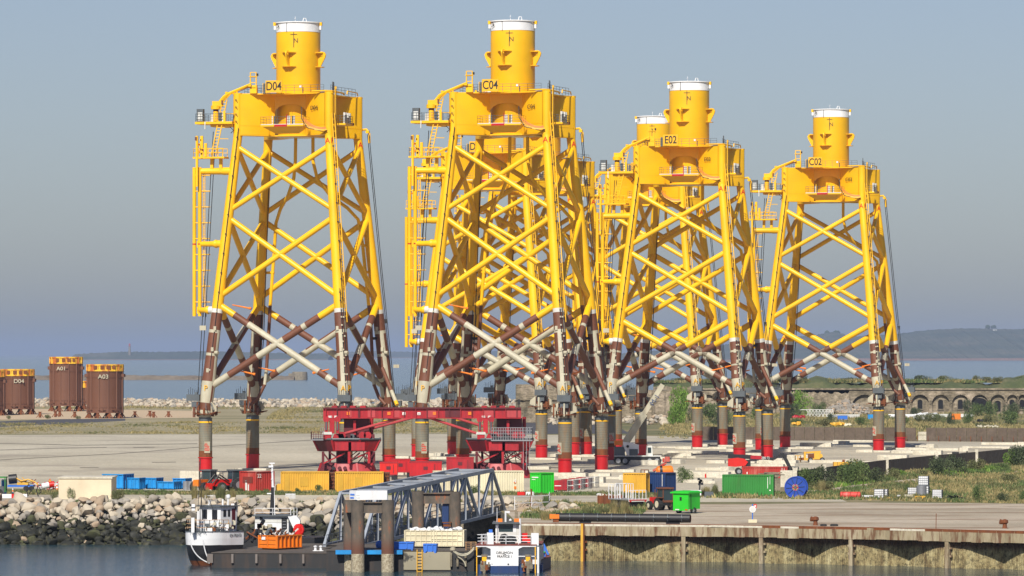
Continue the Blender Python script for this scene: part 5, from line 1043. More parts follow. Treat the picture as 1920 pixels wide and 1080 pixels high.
mb = MB(); mb.box(0, 1.95, 0, 2.6, .5, 2.25, 0); mb.box(-.0, 1.95, -.02, .0, .35, .5, 0); mb.build('body', 'lime', T_); mb = MB(); mb.box(-.25, 2.1, -.2, 2.75, 2.25, 2.4, 0); mb.add([(-.2, -.15, 2.4), (2.05, -.15, 2.4), (2.05, 2.7, 2.4), (-.2, 2.7, 2.4), (.1, .2, 2.52), (1.8, .2, 2.52), (1.8, 2.4, 2.52), (.1, 2.4, 2.52)], [(4, 5, 6, 7), (0, 1, 5, 4), (1, 2, 6, 5), (2, 3, 7, 6), (3, 0, 4, 7)]); mb.build('lid', 'lime', T_)
mb = MB(); mb.box(.85, 1.1, -.03, .0, 1.45, 1.85, 0); mb.box(1.95, 2.0, .5, .55, .5, 2.2, 0); mb.build('door_catch', 'black', T_); mb = MB(); mb.box(.3, .8, -.04, -.02, .4, .52, 1); mb.box(1.55, 1.85, -.05, -.02, .4, .52, 0); mb.build('rear_light', ['brightred', 'leggrey'], T_)
for xx in (-.0, 1.85): wheel(T_, xx, 1.3, .35, .22)
x0, y0, _ = G(1043, 983); x1, y1, _ = G(1292, 983.5); T_ = thing('steel_pipe', 'long black steel pipe lying along the quay edge', 'pipe', (0, 0, 0))
y0 = y1 = 455.5; x0, x1 = W(1043, y0), W(1292, y1); rr_ = .44
mb = MB(); mb.tube([(x0, y0, rr_ + .22), (x1, y1 - 3.5, rr_ + .22)], rr_, 20, caps=False); mb.tube([(x1, y1 - 3.5, rr_ + .22), (x0, y0, rr_ + .22)], rr_ - .05, 20, 1, caps=False); mb.build('pipe_shell', ['dgrey' if 0 else 'black', 'rust'], T_)
mb = MB()
for i in range(1, 10): u = i / 9.6; xx, yy = x0 + (x1 - x0) * u, y0 - 3.5 * u; mb.lathe((0, 0), [(.0, 0)] * 2, 3) if 0 else mb.tube([(xx - .03, yy, rr_ + .22), (xx + .03, yy - .01, rr_ + .22)], rr_ + .035, 20); mb.tube([(xx, yy - rr_ - .01, rr_ + .3), (xx, yy - rr_ - .1, rr_ + .2)], .12, 8)
mb.build('pipe_collar', 'dgrey', T_)
mb = MB(); mb.cbox((x0 - .2, y0, .75), (1.0, 1.2, .45), 0); mb.cbox((x0 - .05, y0, .4), (.6, 1.0, .5), 1); mb.build('pipe_cradle', ['orange', 'rust'], T_); mb = MB(); mb.cbox((x1 - 1.8, y1 - 3.2, .12), (1.4, 1.3, .22)); mb.cbox((x0 + 3, y1 - .5, .12), (1.2, 1.3, .22)); mb.build('bearer', 'black', T_)
# sign, bollards, rod
x, y, _ = G(1411, 980); T_ = thing('sign_post', 'round pale blue sign on a blue post set in a sandy block', 'sign', (x, y, 0))
mb = MB(); mb.box(-.45, .45, -.3, .3, 0, .35); mb.build('foot_block', 'cwhite', T_); mb = MB(); mb.tube([(0, 0, .3), (0, 0, 1.95)], .06, 8); mb.build('post', 'tubblue', T_); mb = MB(); mb.tube([(0, -.08, 1.4), (0, -.12, 1.4)], .34, 20, 0); mb.tube([(0, -.12, 1.4), (0, -.125, 1.4)], .26, 20, 1); mb.build('disc', ['white', 'leggrey'], T_); mb = MB(); mb.box(.12, .42, -.06, -.03, 1.55, 1.95, 0); mb.box(.2, .34, -.07, -.06, 1.65, 1.85, 1); mb.build('plate', ['brightred', 'white'], T_)
for px, py, lab in ((1529, 985.5, 'rusty mooring bollard on the quay edge beside two black tyres'), (1884, 991, 'rusty mooring bollard on the quay edge near the right picture edge')):
    x, y, _ = G(px, py); mb = MB(); mb.lathe((0, 0), [(.3, 0), (.24, .12), (.2, .45), (.36, .6), (.33, .85), (.1, .95)], 14); mb.tube([(0, 0, .6), (-.5, -.1, .7)], [.2, .28], 10); tag(mb.build('mooring_bollard', 'rust', None, (x, y, 0)), lab, 'bollard', 'bollards on the quay edge')
for px, w in ((1544, .35), (1564, .42)): x, y, _ = G(px, 986.5); mb = MB(); mb.lathe((0, 0), [(w - .12, 0), (w, .05), (w, .17), (w - .12, .22), (w - .22, .16), (w - .22, .06)], 16); tag(mb.build('old_tyre', 'rubber', None, (x, y, 0)), 'flat black tyre lying right of the rusty bollard on the quay', 'tyre', 'old tyres by the bollard')
x, y, _ = G(1755, 991.5); mb = MB(); mb.tube([(0, 0, 0), (.02, 0, 1.55)], .035, 6); tag(mb.build('iron_rod', 'rust', None, (x, y, 0)), 'thin rusty rod standing upright at the quay edge', 'rod')
# tanks, totes, yellow tray
def tote(px, py, s, lab, lift=0):
    x, y, _ = G(px, py); T_ = thing('bulk_tank', lab, 'tank', (x, y, lift), R(-12), 'white caged tanks on the grass')
    mb = MB(); mb.box(.03, s - .03, .03, s * .95, .14, s * .95, 0, .02, .02); mb.build('tank', 'white', T_)
    mb = MB(); n = 5
    for i in range(n + 1): a = i * s / n; mb.bar((a, 0, .1), (a, 0, s), .03); mb.bar((a, s, .1), (a, s, s), .03); mb.bar((s, a, .1), (s, a, s), .03); mb.bar((0, a, .1), (0, a, s), .03)
    for i in range(5): z = .15 + i * (s - .16) / 4; mb.bar((0, 0, z), (s, 0, z), .03); mb.bar((s, 0, z), (s, s, z), .03); mb.bar((0, 0, z), (0, s, z), .03)
    mb.build('cage', 'steel', T_); mb = MB(); mb.box(0, s, 0, s, 0, .1); mb.build('pallet', 'dgrey', T_); return T_
tote(1639, 935, 1.15, 'white caged tank with a grey plate, near the red tank'); tote(1647, 934, 1.1, 'white caged tank pressed against the one with the grey plate')
tote(1702, 931, 1.1, 'white caged tank left of the silver drum'); tote(1722, 930, 1.25, 'white caged tank underneath another, behind the silver drum'); tote(1722, 930, 1.2, 'upper white caged tank, highest of all the tanks', 1.27); tote(1748, 936, 1.15, 'white caged tank nearest the dark scrap, right end of the tanks')
x, y, _ = G(1728, 932); mb = MB(); mb.lathe((0, 0), [(.62, .25), (.62, .8), (.64, .82), (.62, .84), (.62, 1.4), (.58, 1.42), (.58, 1.3)], 20); tag(mb.build('silver_drum', 'steel', None, (x, y, 0)), 'large silver drum standing behind the yellow tray', 'drum')
x, y, _ = G(1716, 936); mb = MB(); mb.box(0, 1.25, 0, .8, 0, .38, 0, -.05); tag(mb.build('yellow_tray', 'cyellow', None, (x, y, 0)), 'bright yellow drip tray in front of the silver drum', 'tray')
x, y, _ = G(1696, 935); mb = MB(); mb.box(0, 1.0, 0, .6, 0, .5); tag(mb.build('pale_box', 'cream', None, (x, y, 0)), 'plain grey-brown box left of the yellow tray', 'box')
x, y, _ = G(1664, 935); mb = MB(); mb.box(0, 2.1, 0, .2, 0, .2); mb.box(1.2, 1.6, -.1, .3, 0, .45, 1); tag(mb.build('timber_beam', ['cyellow', 'white'], None, (x, y, 0)), 'yellowish timber beam lying between the white tanks', 'beam')
x, y, _ = G(1575, 935); T_ = thing('red_tank', 'faded red oblong tank lying in the grass by the track', 'tank', (x, y, 0), R(-5)); mb = MB(); mb.tube([(0, .4, .42), (.1, .4, .42), (2.4, .4, .42), (2.5, .4, .42)], [.3, .42, .42, .3], 16); mb.build('shell', paint('faded red tank', (.55, .045, .03), .6, .7, (.7, .3, .25), scale=2), T_); mb = MB(); [mb.box(a, a + .08, -.05, .85, 0, .85) for a in (.3, 1.2, 2.1)]; mb.build('strap', 'cred', T_)
x, y, _ = G(1616, 934); mb = MB(); mb.box(0, 1.4, 0, .5, .12, .35, 0); mb.box(.2, 1.5, 0, .5, 0, .14, 1); tag(mb.build('boat_cradle', ['white', 'navy'], None, (x, y, 0)), 'low white and navy beam on the grass right of the red tank', 'beam')
mb = MB(); rn = random.Random(6); x, y, _ = G(1775, 937)
for k in range(40): rockpile(mb, x + rn.uniform(0, 2.3), y + rn.uniform(0, 2), .12, rn.uniform(.08, .3), 0, rn); mb.bar((x + rn.uniform(0, 2), y, .1), (x + rn.uniform(0, 2), y, rn.uniform(.1, .6)), .05)
tag(mb.build('dark_scrap', 'rigdark' if 0 else 'black'), 'low tangle of dark scrap right of the white tanks', 'scrap', kind='stuff')
# blue cable reel
x, y, _ = G(1493, 934); T_ = thing('cable_reel', 'big blue cable reel standing upright at the end of the green container', 'cable reel', (x, y, 0), R(-14))
r_ = 1.33
for yy, nm_ in ((-.55, 'flange'), (.75, 'flange')):
    mb = MB(); mb.X = Matrix.Translation((0, yy, r_)) @ Matrix.Rotation(R(90), 4, 'X')
    prof = [(.25, -.05), (r_, -.05), (r_, .06), (.25, .06)]; mb.lathe((0, 0), prof, 36, smooth=False)
    mb.lathe((0, 0), [(r_ - .1, .06), (r_ - .1, .14), (r_ + .02, .14), (r_ + .02, -.06)], 36, smooth=False, caps=False); fl = mb.build(nm_, 'reelblue', T_)
    mb = MB(); mb.X = Matrix.Translation((0, yy, r_)) @ Matrix.Rotation(R(90), 4, 'X')
    for i in range(10): a = 2 * math.pi * i / 10 + .1; mb.bar((.45 * math.cos(a), .45 * math.sin(a), .09), (1.15 * math.cos(a), 1.15 * math.sin(a), .09), .07, 0)
    for i in range(12): a = 2 * math.pi * i / 12; mb.bar((.2 * math.cos(a), .2 * math.sin(a), .1), (.42 * math.cos(a), .42 * math.sin(a), .1), .07, 1 if i % 3 else 2)
    mb.tube([(0, 0, .02), (0, 0, .16)], .17, 12, 3); mb.build('spoke', ['navy', 'cyellow', 'brightred', 'dgrey'], fl)
mb = MB(); mb.tube([(0, -.5, r_), (0, .7, r_)], 1.0, 30); mb.build('wound_cable', 'navy', T_)
# stacked timbers/rope on the red container
x, y, _ = G(1440, 925); mb = MB(); rn = random.Random(9)
for k in range(16): z = 1.9 + (k % 6) * .13; a = rn.uniform(-1.2, .2); mb.bar((a, 2.2 + rn.uniform(-.4, .4), z), (a + rn.uniform(1.6, 2.8), 2.2 + rn.uniform(-.4, .4), z), .13)
mb.box(-.8, 1.7, 1.8, 2.6, 0, 1.85); tag(mb.build('timber_stack', 'oldconc', None, (x, y, 0)), 'grey timbers stacked between the green and red containers', 'timber', kind='stuff')
# panel wall with white posts (right)
PW = thing('panel_wall', 'dark brown panel wall with pale concrete posts behind the thicket', 'wall', (0, 0, 0))
pts = [(1490, 913), (1545, 905), (1600, 897), (1662, 889), (1755, 879), (1830, 872), (1925, 862), (2050, 852)]
ptsG = [G(a, b_)[:2] for a, b_ in pts]
for i, (a, c) in enumerate(zip(ptsG, ptsG[1:])):
    n = max(2, int(math.dist(a, c) / 2.6))
    for j in range(n):
        mb = MB(); p, q = [a[0] + (c[0] - a[0]) * j / n, a[1] + (c[1] - a[1]) * j / n], [a[0] + (c[0] - a[0]) * (j + .975) / n, a[1] + (c[1] - a[1]) * (j + .975) / n]; mb.bar((p[0], p[1], 1.05), (q[0], q[1], 1.05), .12, 0, 2.1); mb.build('panel', 'wallbrown', PW)
for a in ptsG: mb = MB(); mb.box(a[0] - .28, a[0] + .28, a[1] - .5, a[1] - .1, 0, 2.5, 0, .03); mb.build('post', 'slab', PW)
x, y = ptsG[0]; mb = MB(); mb.box(x - 1.9, x - .3, y - .3, y + .3, 0, 2.2); tag(mb.build('concrete_block', 'slab'), 'pale square block closing the left end of the brown panel wall', 'concrete block')
# concrete slabs round the piles
rn = random.Random(21); proto = None
def slab(px, py, w, d, h, rz, lab='low pale concrete slab lying on the paving around the jacket piles', grp='concrete slabs around the piles'):
    x, y, _ = G(px, py); mb = MB(); mb.box(-w / 2, w / 2, -d / 2, d / 2, .01, h, 0, .03, .03); o = mb.build('concrete_slab', 'slab', None, (x, y, 0)); o.rotation_euler.z = R(rz); return tag(o, lab, 'concrete slab', grp, 'thing')
for i, (nm, P, px, d, T, lab) in enumerate(JK):
    c = centre(px, d)
    for (sx, sy) in C4:
        q = Matrix.Rotation(R(-15.3), 4, 'Z') @ Vector((sx * 10.85, sy * 10.85, 0)); X_, Y_ = c[0] + q.x, c[1] + q.y
        for k in range(3 if i else 1):
            ww = (5.2, 3.0, 3.4)[k]; mb = MB(); mb.box(-ww / 2, ww / 2, -(.9, .6, .7)[k], (.9, .6, .7)[k], .01, (.28, .5, .42)[k], 0, .03, .03)
            ox = (0, rn.uniform(-5, -2), rn.uniform(2, 5))[k]; oy = (-2.2, rn.uniform(-5.0, -3.2), rn.uniform(-6, -3.5))[k]
            o = mb.build('concrete_slab', 'slab', None, (X_ + ox, Y_ + oy, 0)); o.rotation_euler.z = R(rn.uniform(-16, -8) if k else -15.3)
            pn = {(1, -1): 'A', (-1, -1): 'BP', (1, 1): 'BR', (-1, 1): 'BL'}[(sx, sy)]
            tag(o, ('thin wide', 'tall', 'squat')[k] + ' pale concrete slab at the ' + {'A': 'front right', 'BP': 'front left', 'BR': 'rear right', 'BL': 'rear left'}[pn] + ' pile of the ' + ('D04', 'C04', 'E02', 'C02', 'first hidden', 'second hidden', 'peeking')[i] + ' jacket', 'concrete slab', 'concrete slabs around the piles', 'thing')
for px, py, w in ((1255, 840, 8), (1210, 872, 4.5), (1250, 868, 5), (1300, 850, 9), (1390, 832, 5), (1270, 858, 5), (1340, 882, 5.5), (1385, 888, 4), (1230, 893, 3), (1075, 897, 4), (1100, 905, 5), (1150, 898, 5), (1130, 912, 4), (1010, 880, 3.5), (1530, 838, 6), (1560, 832, 5), (1600, 828, 8), (1620, 838, 4), (1500, 862, 4), (1560, 868, 7), (1620, 870, 6), (1675, 862, 5), (1700, 850, 4), (1740, 853, 5), (1770, 845, 8), (1850, 840, 9), (1880, 834, 8), (1800, 858, 4), (1905, 845, 5), (1660, 848, 4), (1730, 838, 4), (1460, 872, 6), (1420, 858, 4), (1330, 895, 6), (1310, 905, 4), (1440, 880, 5)):
    slab(px, py, w, 2.2, rn.choice([.3, .45, .8]), rn.uniform(-18, -8), ('long' if w > 5.5 else 'short') + ' pale concrete slab on the ' + ('far' if py < 850 else 'middle' if py < 875 else 'near') + ' paving, ' + near(px))
    if rn.random() < .6: slab(px + w * 4.5, py + 1.5, 1.6, 1.8, rn.choice([.4, .7]), rn.uniform(-40, 20), 'short grey concrete block on the ' + ('far' if py < 850 else 'middle' if py < 875 else 'near') + ' paving, ' + near(px), 'short concrete blocks on the paving')
for px in (1248, 1282): slab(px, 897, 2.6, .8, 1.15, 0, 'bright white painted barrier block behind the navy container', 'white barrier blocks')
# boom lifts and crane
x, y, _ = G(1365, 890); kk = y / F; T_ = thing('red_boom_lift', 'red and black boom lift with its arm folded down to the right', 'boom lift', (x, y, 0))
s = kk
mb = MB(); P = [(0, 16), (0, 30), (18, 32), (30, 30), (37, 24), (32, 17), (14, 15)]; mb.vprism([(a * s, b_ * s) for a, b_ in P], (0, 0), (1, 0), 1.6, 0); mb.box(30 * s, 42 * s, -.6, .6, 14 * s, 28 * s, 1); mb.build('engine_cover', ['brightred', 'black'], T_)
mb = MB(); mb.bar((0, 0, 35 * s), (44 * s, 0, 33 * s), .5, 0, .6); mb.bar((42 * s, -.02, 33 * s), (64 * s, -.02, 32 * s), .48, 1, .5); mb.bar((64 * s, 0, 31.5 * s), (86 * s, 0, 29 * s), .4, 0, .42); mb.bar((86 * s, 0, 29 * s), (98 * s, 0, 37 * s), .3); mb.bar((97 * s, 0, 37 * s), (105 * s, 0, 37 * s), .55); mb.bar((104 * s, 0, 37 * s), (119 * s, 0, 7 * s), .42, 0, .5); mb.build('boom', ['black', 'rigred'], T_)
text('boom_lettering', '280 TJ', .45, 'ltext', T_, (70 * s, -.28, 31.5 * s))
mb = MB(); mb.rail([(119 * s, -.6, 2 * s), (132 * s, -.6, 2 * s), (132 * s, .6, 2 * s), (119 * s, .6, 2 * s)], 1.0, 0, .06, .6, 2, True); mb.build('basket', 'dgrey', T_)
mb = MB(); mb.box(18 * s, 54 * s, -.9, .9, 5 * s, 10 * s, 0); mb.box(26 * s, 36 * s, -.6, .6, 10 * s, 16 * s, 0); mb.build('chassis', 'brightred', T_)
for xx in (20, 48): 
    for yy in (-1, 1): wheel(T_, xx * s, yy, .5, .35)
x, y, _ = G(1493, 867); s = y / F; T_ = thing('yellow_boom_lift', 'yellow boom lift folded low among the concrete slabs', 'boom lift', (x, y, 0))
mb = MB(); mb.box(14 * s, 18 * s, -.5, .5, 4 * s, 20 * s, 0); mb.box(18 * s, 45 * s, -.6, .6, 4 * s, 8 * s, 0); mb.box(33 * s, 44 * s, -.8, .8, 6 * s, 18 * s, 0); mb.box(22 * s, 34 * s, -.5, .5, 8 * s, 16 * s, 1); mb.tube([(44 * s, -.7, 12 * s), (44 * s, .7, 12 * s)], 5 * s, 12, 0); mb.bar((14 * s, 0, 18 * s), (46 * s, 0, 20 * s), .3, 0); mb.bar((5 * s, 0, 6 * s), (16 * s, 0, 7 * s), .4, 1); mb.build('superstructure', ['cyellow', 'rust'], T_)
mb = MB(); mb.rail([(-2 * s, -.6, 0), (8 * s, -.6, 0), (8 * s, .6, 0), (-2 * s, .6, 0)], 1.1, 0, .07, .5, 2, True); mb.build('basket', 'cyellow', T_)
for xx in (26, 48): wheel(T_, xx * s, -.8, .42, .35); wheel(T_, xx * s, .8, .42, .35)
x, y, _ = G(1208, 897); s = y / F; T_ = thing('orange_boom_lift', 'small rusty lift with an orange float strapped under its raised arm', 'boom lift', (x, y, 0))
mb = MB(); mb.rail([(-6 * s, 0, 0), (8 * s, 0, 0), (8 * s, 1, 0), (-6 * s, 1, 0)], 1.2, 0, .08, .5, 2, True); mb.bar((16 * s, 0, 14 * s), (42 * s, 0, 30 * s), .28, 1); mb.bar((16 * s, .3, 11 * s), (40 * s, .3, 27 * s), .22, 0); mb.bar((36 * s, 0, 30 * s), (36 * s, 0, 38 * s), .25, 1); mb.box(8 * s, 18 * s, -.3, .6, 1 * s, 13 * s, 2); mb.box(11 * s, 15 * s, -.34, -.31, 4 * s, 8 * s, 3); mb.cbox((43 * s, 0, 36 * s), (.7, .6, .7), 1); mb.build('arm', ['rust', 'cred', 'dgrey', 'cyellow'], T_)
mb = MB(); mb.tube([(22 * s, -.5, 13 * s), (26 * s, -.5, 15 * s), (50 * s, -.5, 16 * s), (54 * s, -.5, 17 * s)], [.25, .62, .66, .45], 14, matf=lambda a, j: 0); mb.tube([(29 * s, -.5, 15.2 * s), (34 * s, -.5, 15.4 * s)], .68, 14, 1); mb.tube([(28 * s, .2, 4 * s), (40 * s, .2, 4 * s)], .45, 12, 0); tag(mb.build('orange_float', ['orange', 'black'], None, (x, y, 0)), 'fat orange float with a black band hanging by the small lift', 'float')
x, y, _ = G(1152, 872); s = y / F; T_ = thing('mobile_crane', 'white mobile crane on black wheels with boom raised past the jacket leg', 'mobile crane', (x, y, 0))
mb = MB(); mb.box(0, 86 * s, 0, 2.6, 7 * s, 16 * s, 1); mb.box(0, 88 * s, 0, 2.6, 16 * s, 17.5 * s, 2); mb.box(60 * s, 72 * s, .1, 2.5, 17 * s, 36 * s, 2, .5, .1); mb.build('carrier', ['white', 'black', 'leggrey'], T_)
mb = MB(); mb.box(62.5 * s, 69 * s, .03, 2.5, 23 * s, 33 * s, 0, .3); mb.build('cab_window', 'glass', T_)
mb = MB(); mb.vprism([(14 * s, 44 * s), (24 * s, 18 * s), (46 * s, 22 * s), (46 * s, 38 * s), (30 * s, 42 * s)], (0, .9), (1, .9), 1.3, 0); mb.box(28 * s, 44 * s, .1, .3, 18 * s, 30 * s, 2); mb.box(0, 16 * s, .2, 2.4, 37 * s, 46 * s, 1); mb.box(0, 20 * s, .3, 2.3, 18 * s, 34 * s, 2); mb.tube([(25 * s, .1, 35 * s), (25 * s, .4, 35 * s)], .22, 12, 3); mb.build('slewing_body', ['white', 'orange', 'dgrey', 'black'], T_)
mb = MB(); mb.bar((20 * s, 1.0, 40 * s), (56 * s, 1.2, 96 * s), 1.15, 0, 1.1); mb.bar((50 * s, 1.2, 87 * s), (91 * s, 1.4, 151 * s), .72, 0, .72); mb.build('telescopic_boom', 'cream', T_)
text('boom_lettering', 'M-1', 1.2, 'navy', T_, (76 * s, .6, 122 * s)).rotation_euler = (R(90), R(-57), 0)
for xx in (7, 20, 66, 80): wheel(T_, xx * s, .1, .68, .4); wheel(T_, xx * s, 2.4, .68, .4)
x, y, _ = G(1775, 861); mb = MB(); mb.box(0, 4.0, 0, 1.8, .15, .7, 0, -.2); mb.box(1.0, 2.1, .3, 1.2, .7, 1.2, 1); tag(mb.build('green_skiff', ['lime', 'black'], None, (x, y, 0)), 'low bright green flat tray beyond the brown panel wall', 'tray')
for px in (1811, 1856):
    x, y, _ = G(px, 861); mb = MB()
    for dx in (0, .45, 1.0, 1.45): mb.tube([(dx, 0, .5), (dx + .3, 0, .5)], .16, 8); mb.bar((dx + .15, 0, 0), (dx + .15, 0, 1.3 if dx in (0, 1.45) else .9), .12)
    mb.bar((0, 0, .35), (1.8, 0, .35), .12); mb.tube([(.1, 0, 1.2), (.3, 0, 1.2)], .2, 8); mb.tube([(1.5, 0, 1.2), (1.7, 0, 1.2)], .2, 8); tag(mb.build('roller_stand', 'black', None, (x, y, 0)), 'black roller stand on the slabs behind the brown panel wall', 'roller stand', 'black roller stands')
x, y, _ = G(1587, 878); mb = MB(); mb.box(-2, 1.8, 0, 1.4, .25, .95, 0); [mb.box(-2 + i * .6, -1.95 + i * .6, -.03, 0, .2, 1.0, 1) for i in range(7)]; mb.tube([(-.6, .5, 1.1), (-.2, .5, 1.1)], .25, 8, 1); mb.tube([(1.2, .5, 1.1), (1.6, .5, 1.1)], .25, 8, 1); tag(mb.build('yellow_cradle', ['cyellow', 'rust'], None, (x, y, 0)), 'low yellow cradle frame on the paving just above the thicket', 'cradle')
x, y, _ = G(1323, 896); mb = MB(); mb.tube([(0, 0, 0), (0, 0, .5)], .13, 8); mb.tube([(0, 0, .5), (0, 0, .62)], .07, 6); tag(mb.build('red_cylinder', 'brightred', None, (x, y, 0)), 'tiny red gas cylinder standing alone on the paving', 'cylinder')
x, y, _ = G(1295, 932); T_ = thing('white_pump_unit', 'small white machine with a black upright beside the lime green trailer', 'machine', (x, y, 0)); mb = MB(); mb.box(0, 1.3, 0, .8, .2, .85, 0); mb.build('housing', 'white', T_); mb = MB(); mb.bar((1.1, .6, .4), (1.2, .6, 2.2), .16); [mb.cbox((1.15 + rn.uniform(-.25, .3), .6, rn.uniform(1.1, 2.5)), (.3, .25, .3)) for _ in range(7)]; mb.build('winch_arm', 'black', T_); wheel(T_, .6, 0, .2, .15)
x, y, _ = G(1321, 932); mb = MB(); mb.box(0, 1.1, 0, .7, 0, .65, 0, .1); tag(mb.build('dark_bin', 'dgrey', None, (x, y, 0)), 'dark bin in the weeds left of the green container', 'bin')
for px, py, nm_, lab in ((1096, 903, 'scrap_pallet', 'pallet of orange and brown scrap by the piles'), ): 
    x, y, _ = G(px, py); mb = MB(); mb.box(0, 1.6, 0, 1, 0, .15, 0); [mb.cbox((rn.uniform(.1, 1.5), .4, rn.uniform(.2, .45)), (.4, .3, .15), rn.choice([0, 1, 2])) for _ in range(12)]; tag(mb.build(nm_, ['rust', 'orange', 'white'], None, (x, y, 0)), lab, 'pallet')
x, y, _ = G(1088, 908); mb = MB(); [mb.box(i * .2, i * .2 + .1, 0, .3, 0, .2) for i in range(6)]; mb.box(0, 1.2, .3, .4, 0, .1); tag(mb.build('black_grating', 'black', None, (x, y, 0)), 'short black grating lying below the scrap pallet', 'grating')
# junk in front of the fort
rn = random.Random(33); YJ = 1180
def at(px, Y): return W(px, Y)
x = at(1512, 1200); T_ = thing('lattice_mast', 'grey lattice mast section lying on its side before the fort', 'mast', (x, 1200, 0)); mb = MB(); L = at(1562, 1200) - x; n = 8
for z in (.5, 2.3): mb.bar((-2, 0, z), (L, 0, z), .16); mb.bar((-2, 1.8, z), (L, 1.8, z), .16)
for i in range(n): a, b_ = i * L / n, (i + 1) * L / n; mb.bar((a, 0, .5), (b_, 0, 2.3), .13); mb.bar((b_, 0, .5), (a, 0, 2.3), .13); mb.bar((b_, 0, .5), (b_, 0, 2.3), .13)
mb.build('lattice', 'leggrey', T_)
for px, w, z, m_, lab, Y in ((1570, 5, .6, 'steel', 'silver flat beam stack before the fort gate', 1190), (1590, 6, 1.0, 'leggrey', 'long pale beam stack right of the lattice mast', 1195), (1700, 9, .8, 'white', 'long white pipe bundle before the fort windows', 1200), (1770, 16, .5, 'leggrey', 'very long pale pipe run below the fort casemates', 1205), (1580, 2.5, 1.2, 'tubblue', 'faded blue box behind the yellow bags', 1160), (1793, 2.4, 1.6, 'orange', 'orange and blue box among bushes before the fort', 1170), (1638, 3, 1.4, 'blue', 'pale blue cabin between the right jacket piles', 1170)):
    x = at(px, Y); mb = MB()
    if w > 4: [mb.tube([(-w / 2 + rn.uniform(-.5, .5), i * .3, .3 + (i % 3) * .3), (w / 2 + rn.uniform(-.5, .5), i * .3, .3 + (i % 3) * .3)], .16, 6) for i in range(6)]
    else: mb.box(-w / 2, w / 2, 0, 1.5, 0, z)
    tag(mb.build('beam_stack' if w > 4 else 'storage_box', m_, None, (x, Y, 0)), lab, 'beams' if w > 4 else 'box')
def heap(px, Y, w, h, m_, lab, nm_='sheeted_heap', n=10):
    x = at(px, Y); mb = MB(); rq = random.Random(int(px)); 
    for k in range(n): rockpile(mb, rq.uniform(-w / 2, w / 2), rq.uniform(-.6, .6), h * .4, h * rq.uniform(.5, .75), 0, rq)
    tag(mb.build(nm_, m_, None, (x, Y, 0)), lab, 'heap')
heap(1738, 1165, 3.6, 2.6, 'white', 'crumpled white sheeted heap standing tall before the fort windows'); heap(1842, 1035, 2.6, 1.0, 'cream', 'left pale sandy mound beside a smaller one at the wall'); heap(1864, 1035, 1.6, .9, 'cream', 'smaller pale mound right of the larger sandy one')
heap(1570, 1060, 2.6, 1.5, 'cyellow', 'pile of yellow bags before the stone rubble'); heap(1590, 1060, 1.5, 1.0, 'cwhite', 'pile of pale bags right of the yellow ones'); heap(1492, 1075, 2.0, 1.2, 'cyellow', 'yellow machinery heap left of the lattice mast')
heap(1495, 1180, 3.2, 1.5, 'rigred', 'dull red machinery heap at the left end of the lattice mast'); heap(1845, 1120, 3, 1.3, 'black', 'black sheeted heap behind the pale mounds')
# ------------------------------------------------------------------ pontoon, gangway, boats
M['pontoon'] = paint('tarred pontoon', (.022, .022, .023), .75, .6, (.10, .055, .03), scale=.8, lo=.5, hi=.75)
M['fend'] = paint('grey timber', (.17, .145, .13), .8, .5)
M['deckgrey'] = ground_mat('pontoon deck', [(.06, .05, .042), (.10, .085, .07)], .3, 2)
M['tanpaint'] = paint('peeling tan paint', (.30, .27, .19), .7, .9, (.02, .02, .02), streak=False, scale=.5, lo=.55, hi=.6)
yA = 439.0; xa, xb = W(397, yA), W(640, yA); zt = -2.25
T_ = thing('pontoon', 'long black floating pontoon with grey fender strips, left of the guide piles', 'pontoon', (0, 0, 0))
mb = MB(); mb.prism([(xa, yA), (xb + 2, yA - 1.5), (xb + 8, yA + 19), (xa + 5.5, yA + 21)], -5, zt - .08); mb.build('hull', 'pontoon', T_)
mb = MB(); mb.prism([(xa - .05, yA - .06), (xb + 2, yA - 1.56), (xb + 8, yA + 19), (xa + 5.5, yA + 21)], zt - .08, zt); mb.build('deck', 'deckgrey', T_)
for px in (394, 436, 481, 526, 569): 
    u = (px - 397) / 243; x = W(px, yA - 1.2 * u); mb = MB(); mb.box(x - (.3 if px == 394 else .11), x + (.3 if px == 394 else .11), yA - .25 - 1.4 * u, yA + .1 - 1.3 * u, -3.3, zt - .15, 0); mb.build('fender_strip', 'fend', T_)
yB = 432.5; xc, xd = W(612, yB), W(889, yB); zt2 = -1.75
T2 = thing('pontoon', 'higher pontoon with peeling tan paint and a yellow ladder, carrying the cream skip', 'pontoon', (0, 0, 0))
mb = MB(); mb.prism([(xc, yB), (xd, yB - 1), (xd + 1.5, yB + 17), (xc + 1, yB + 16)], -5, zt2 - .08); mb.build('hull', 'pontoon', T2)
mb = MB(); mb.prism([(xc, yB - .05), (xd, yB - 1.05), (xd + 1.5, yB + 17), (xc + 1, yB + 16)], zt2 - .08, zt2); mb.build('deck', 'deckgrey', T2)
mb = MB(); x0, x1 = W(757, yB), W(845, yB); mb.prism([(x0, yB - .62), (x1, yB - .93), (x1, yB - .8), (x0, yB - .5)], -3.65, zt2 - .12); mb.build('painted_side', 'tanpaint', T2)
mb = MB(); x = W(787, yB); mb.ladder((x, yB - .9, -5), (x, yB - .9, zt2 + .1), (1, 0, 0), .5, 0, .3, .07); mb.build('ladder', 'yellow2', T2)
mb = MB()
for px in (846, 858, 873): x = W(px, yB); mb.box(x - .1, x + .1, yB - 1.2, yB - .95, -3.3, zt2 - .2)
mb.build('fender_strip', 'oldconc', T2)
mb = MB(); x = W(671, yB); mb.box(W(630, yB), W(755, yB), yB - 1.1, yB - .5, zt2 - .35, zt2 + .05); mb.build('blue_frame', 'blue', T2)
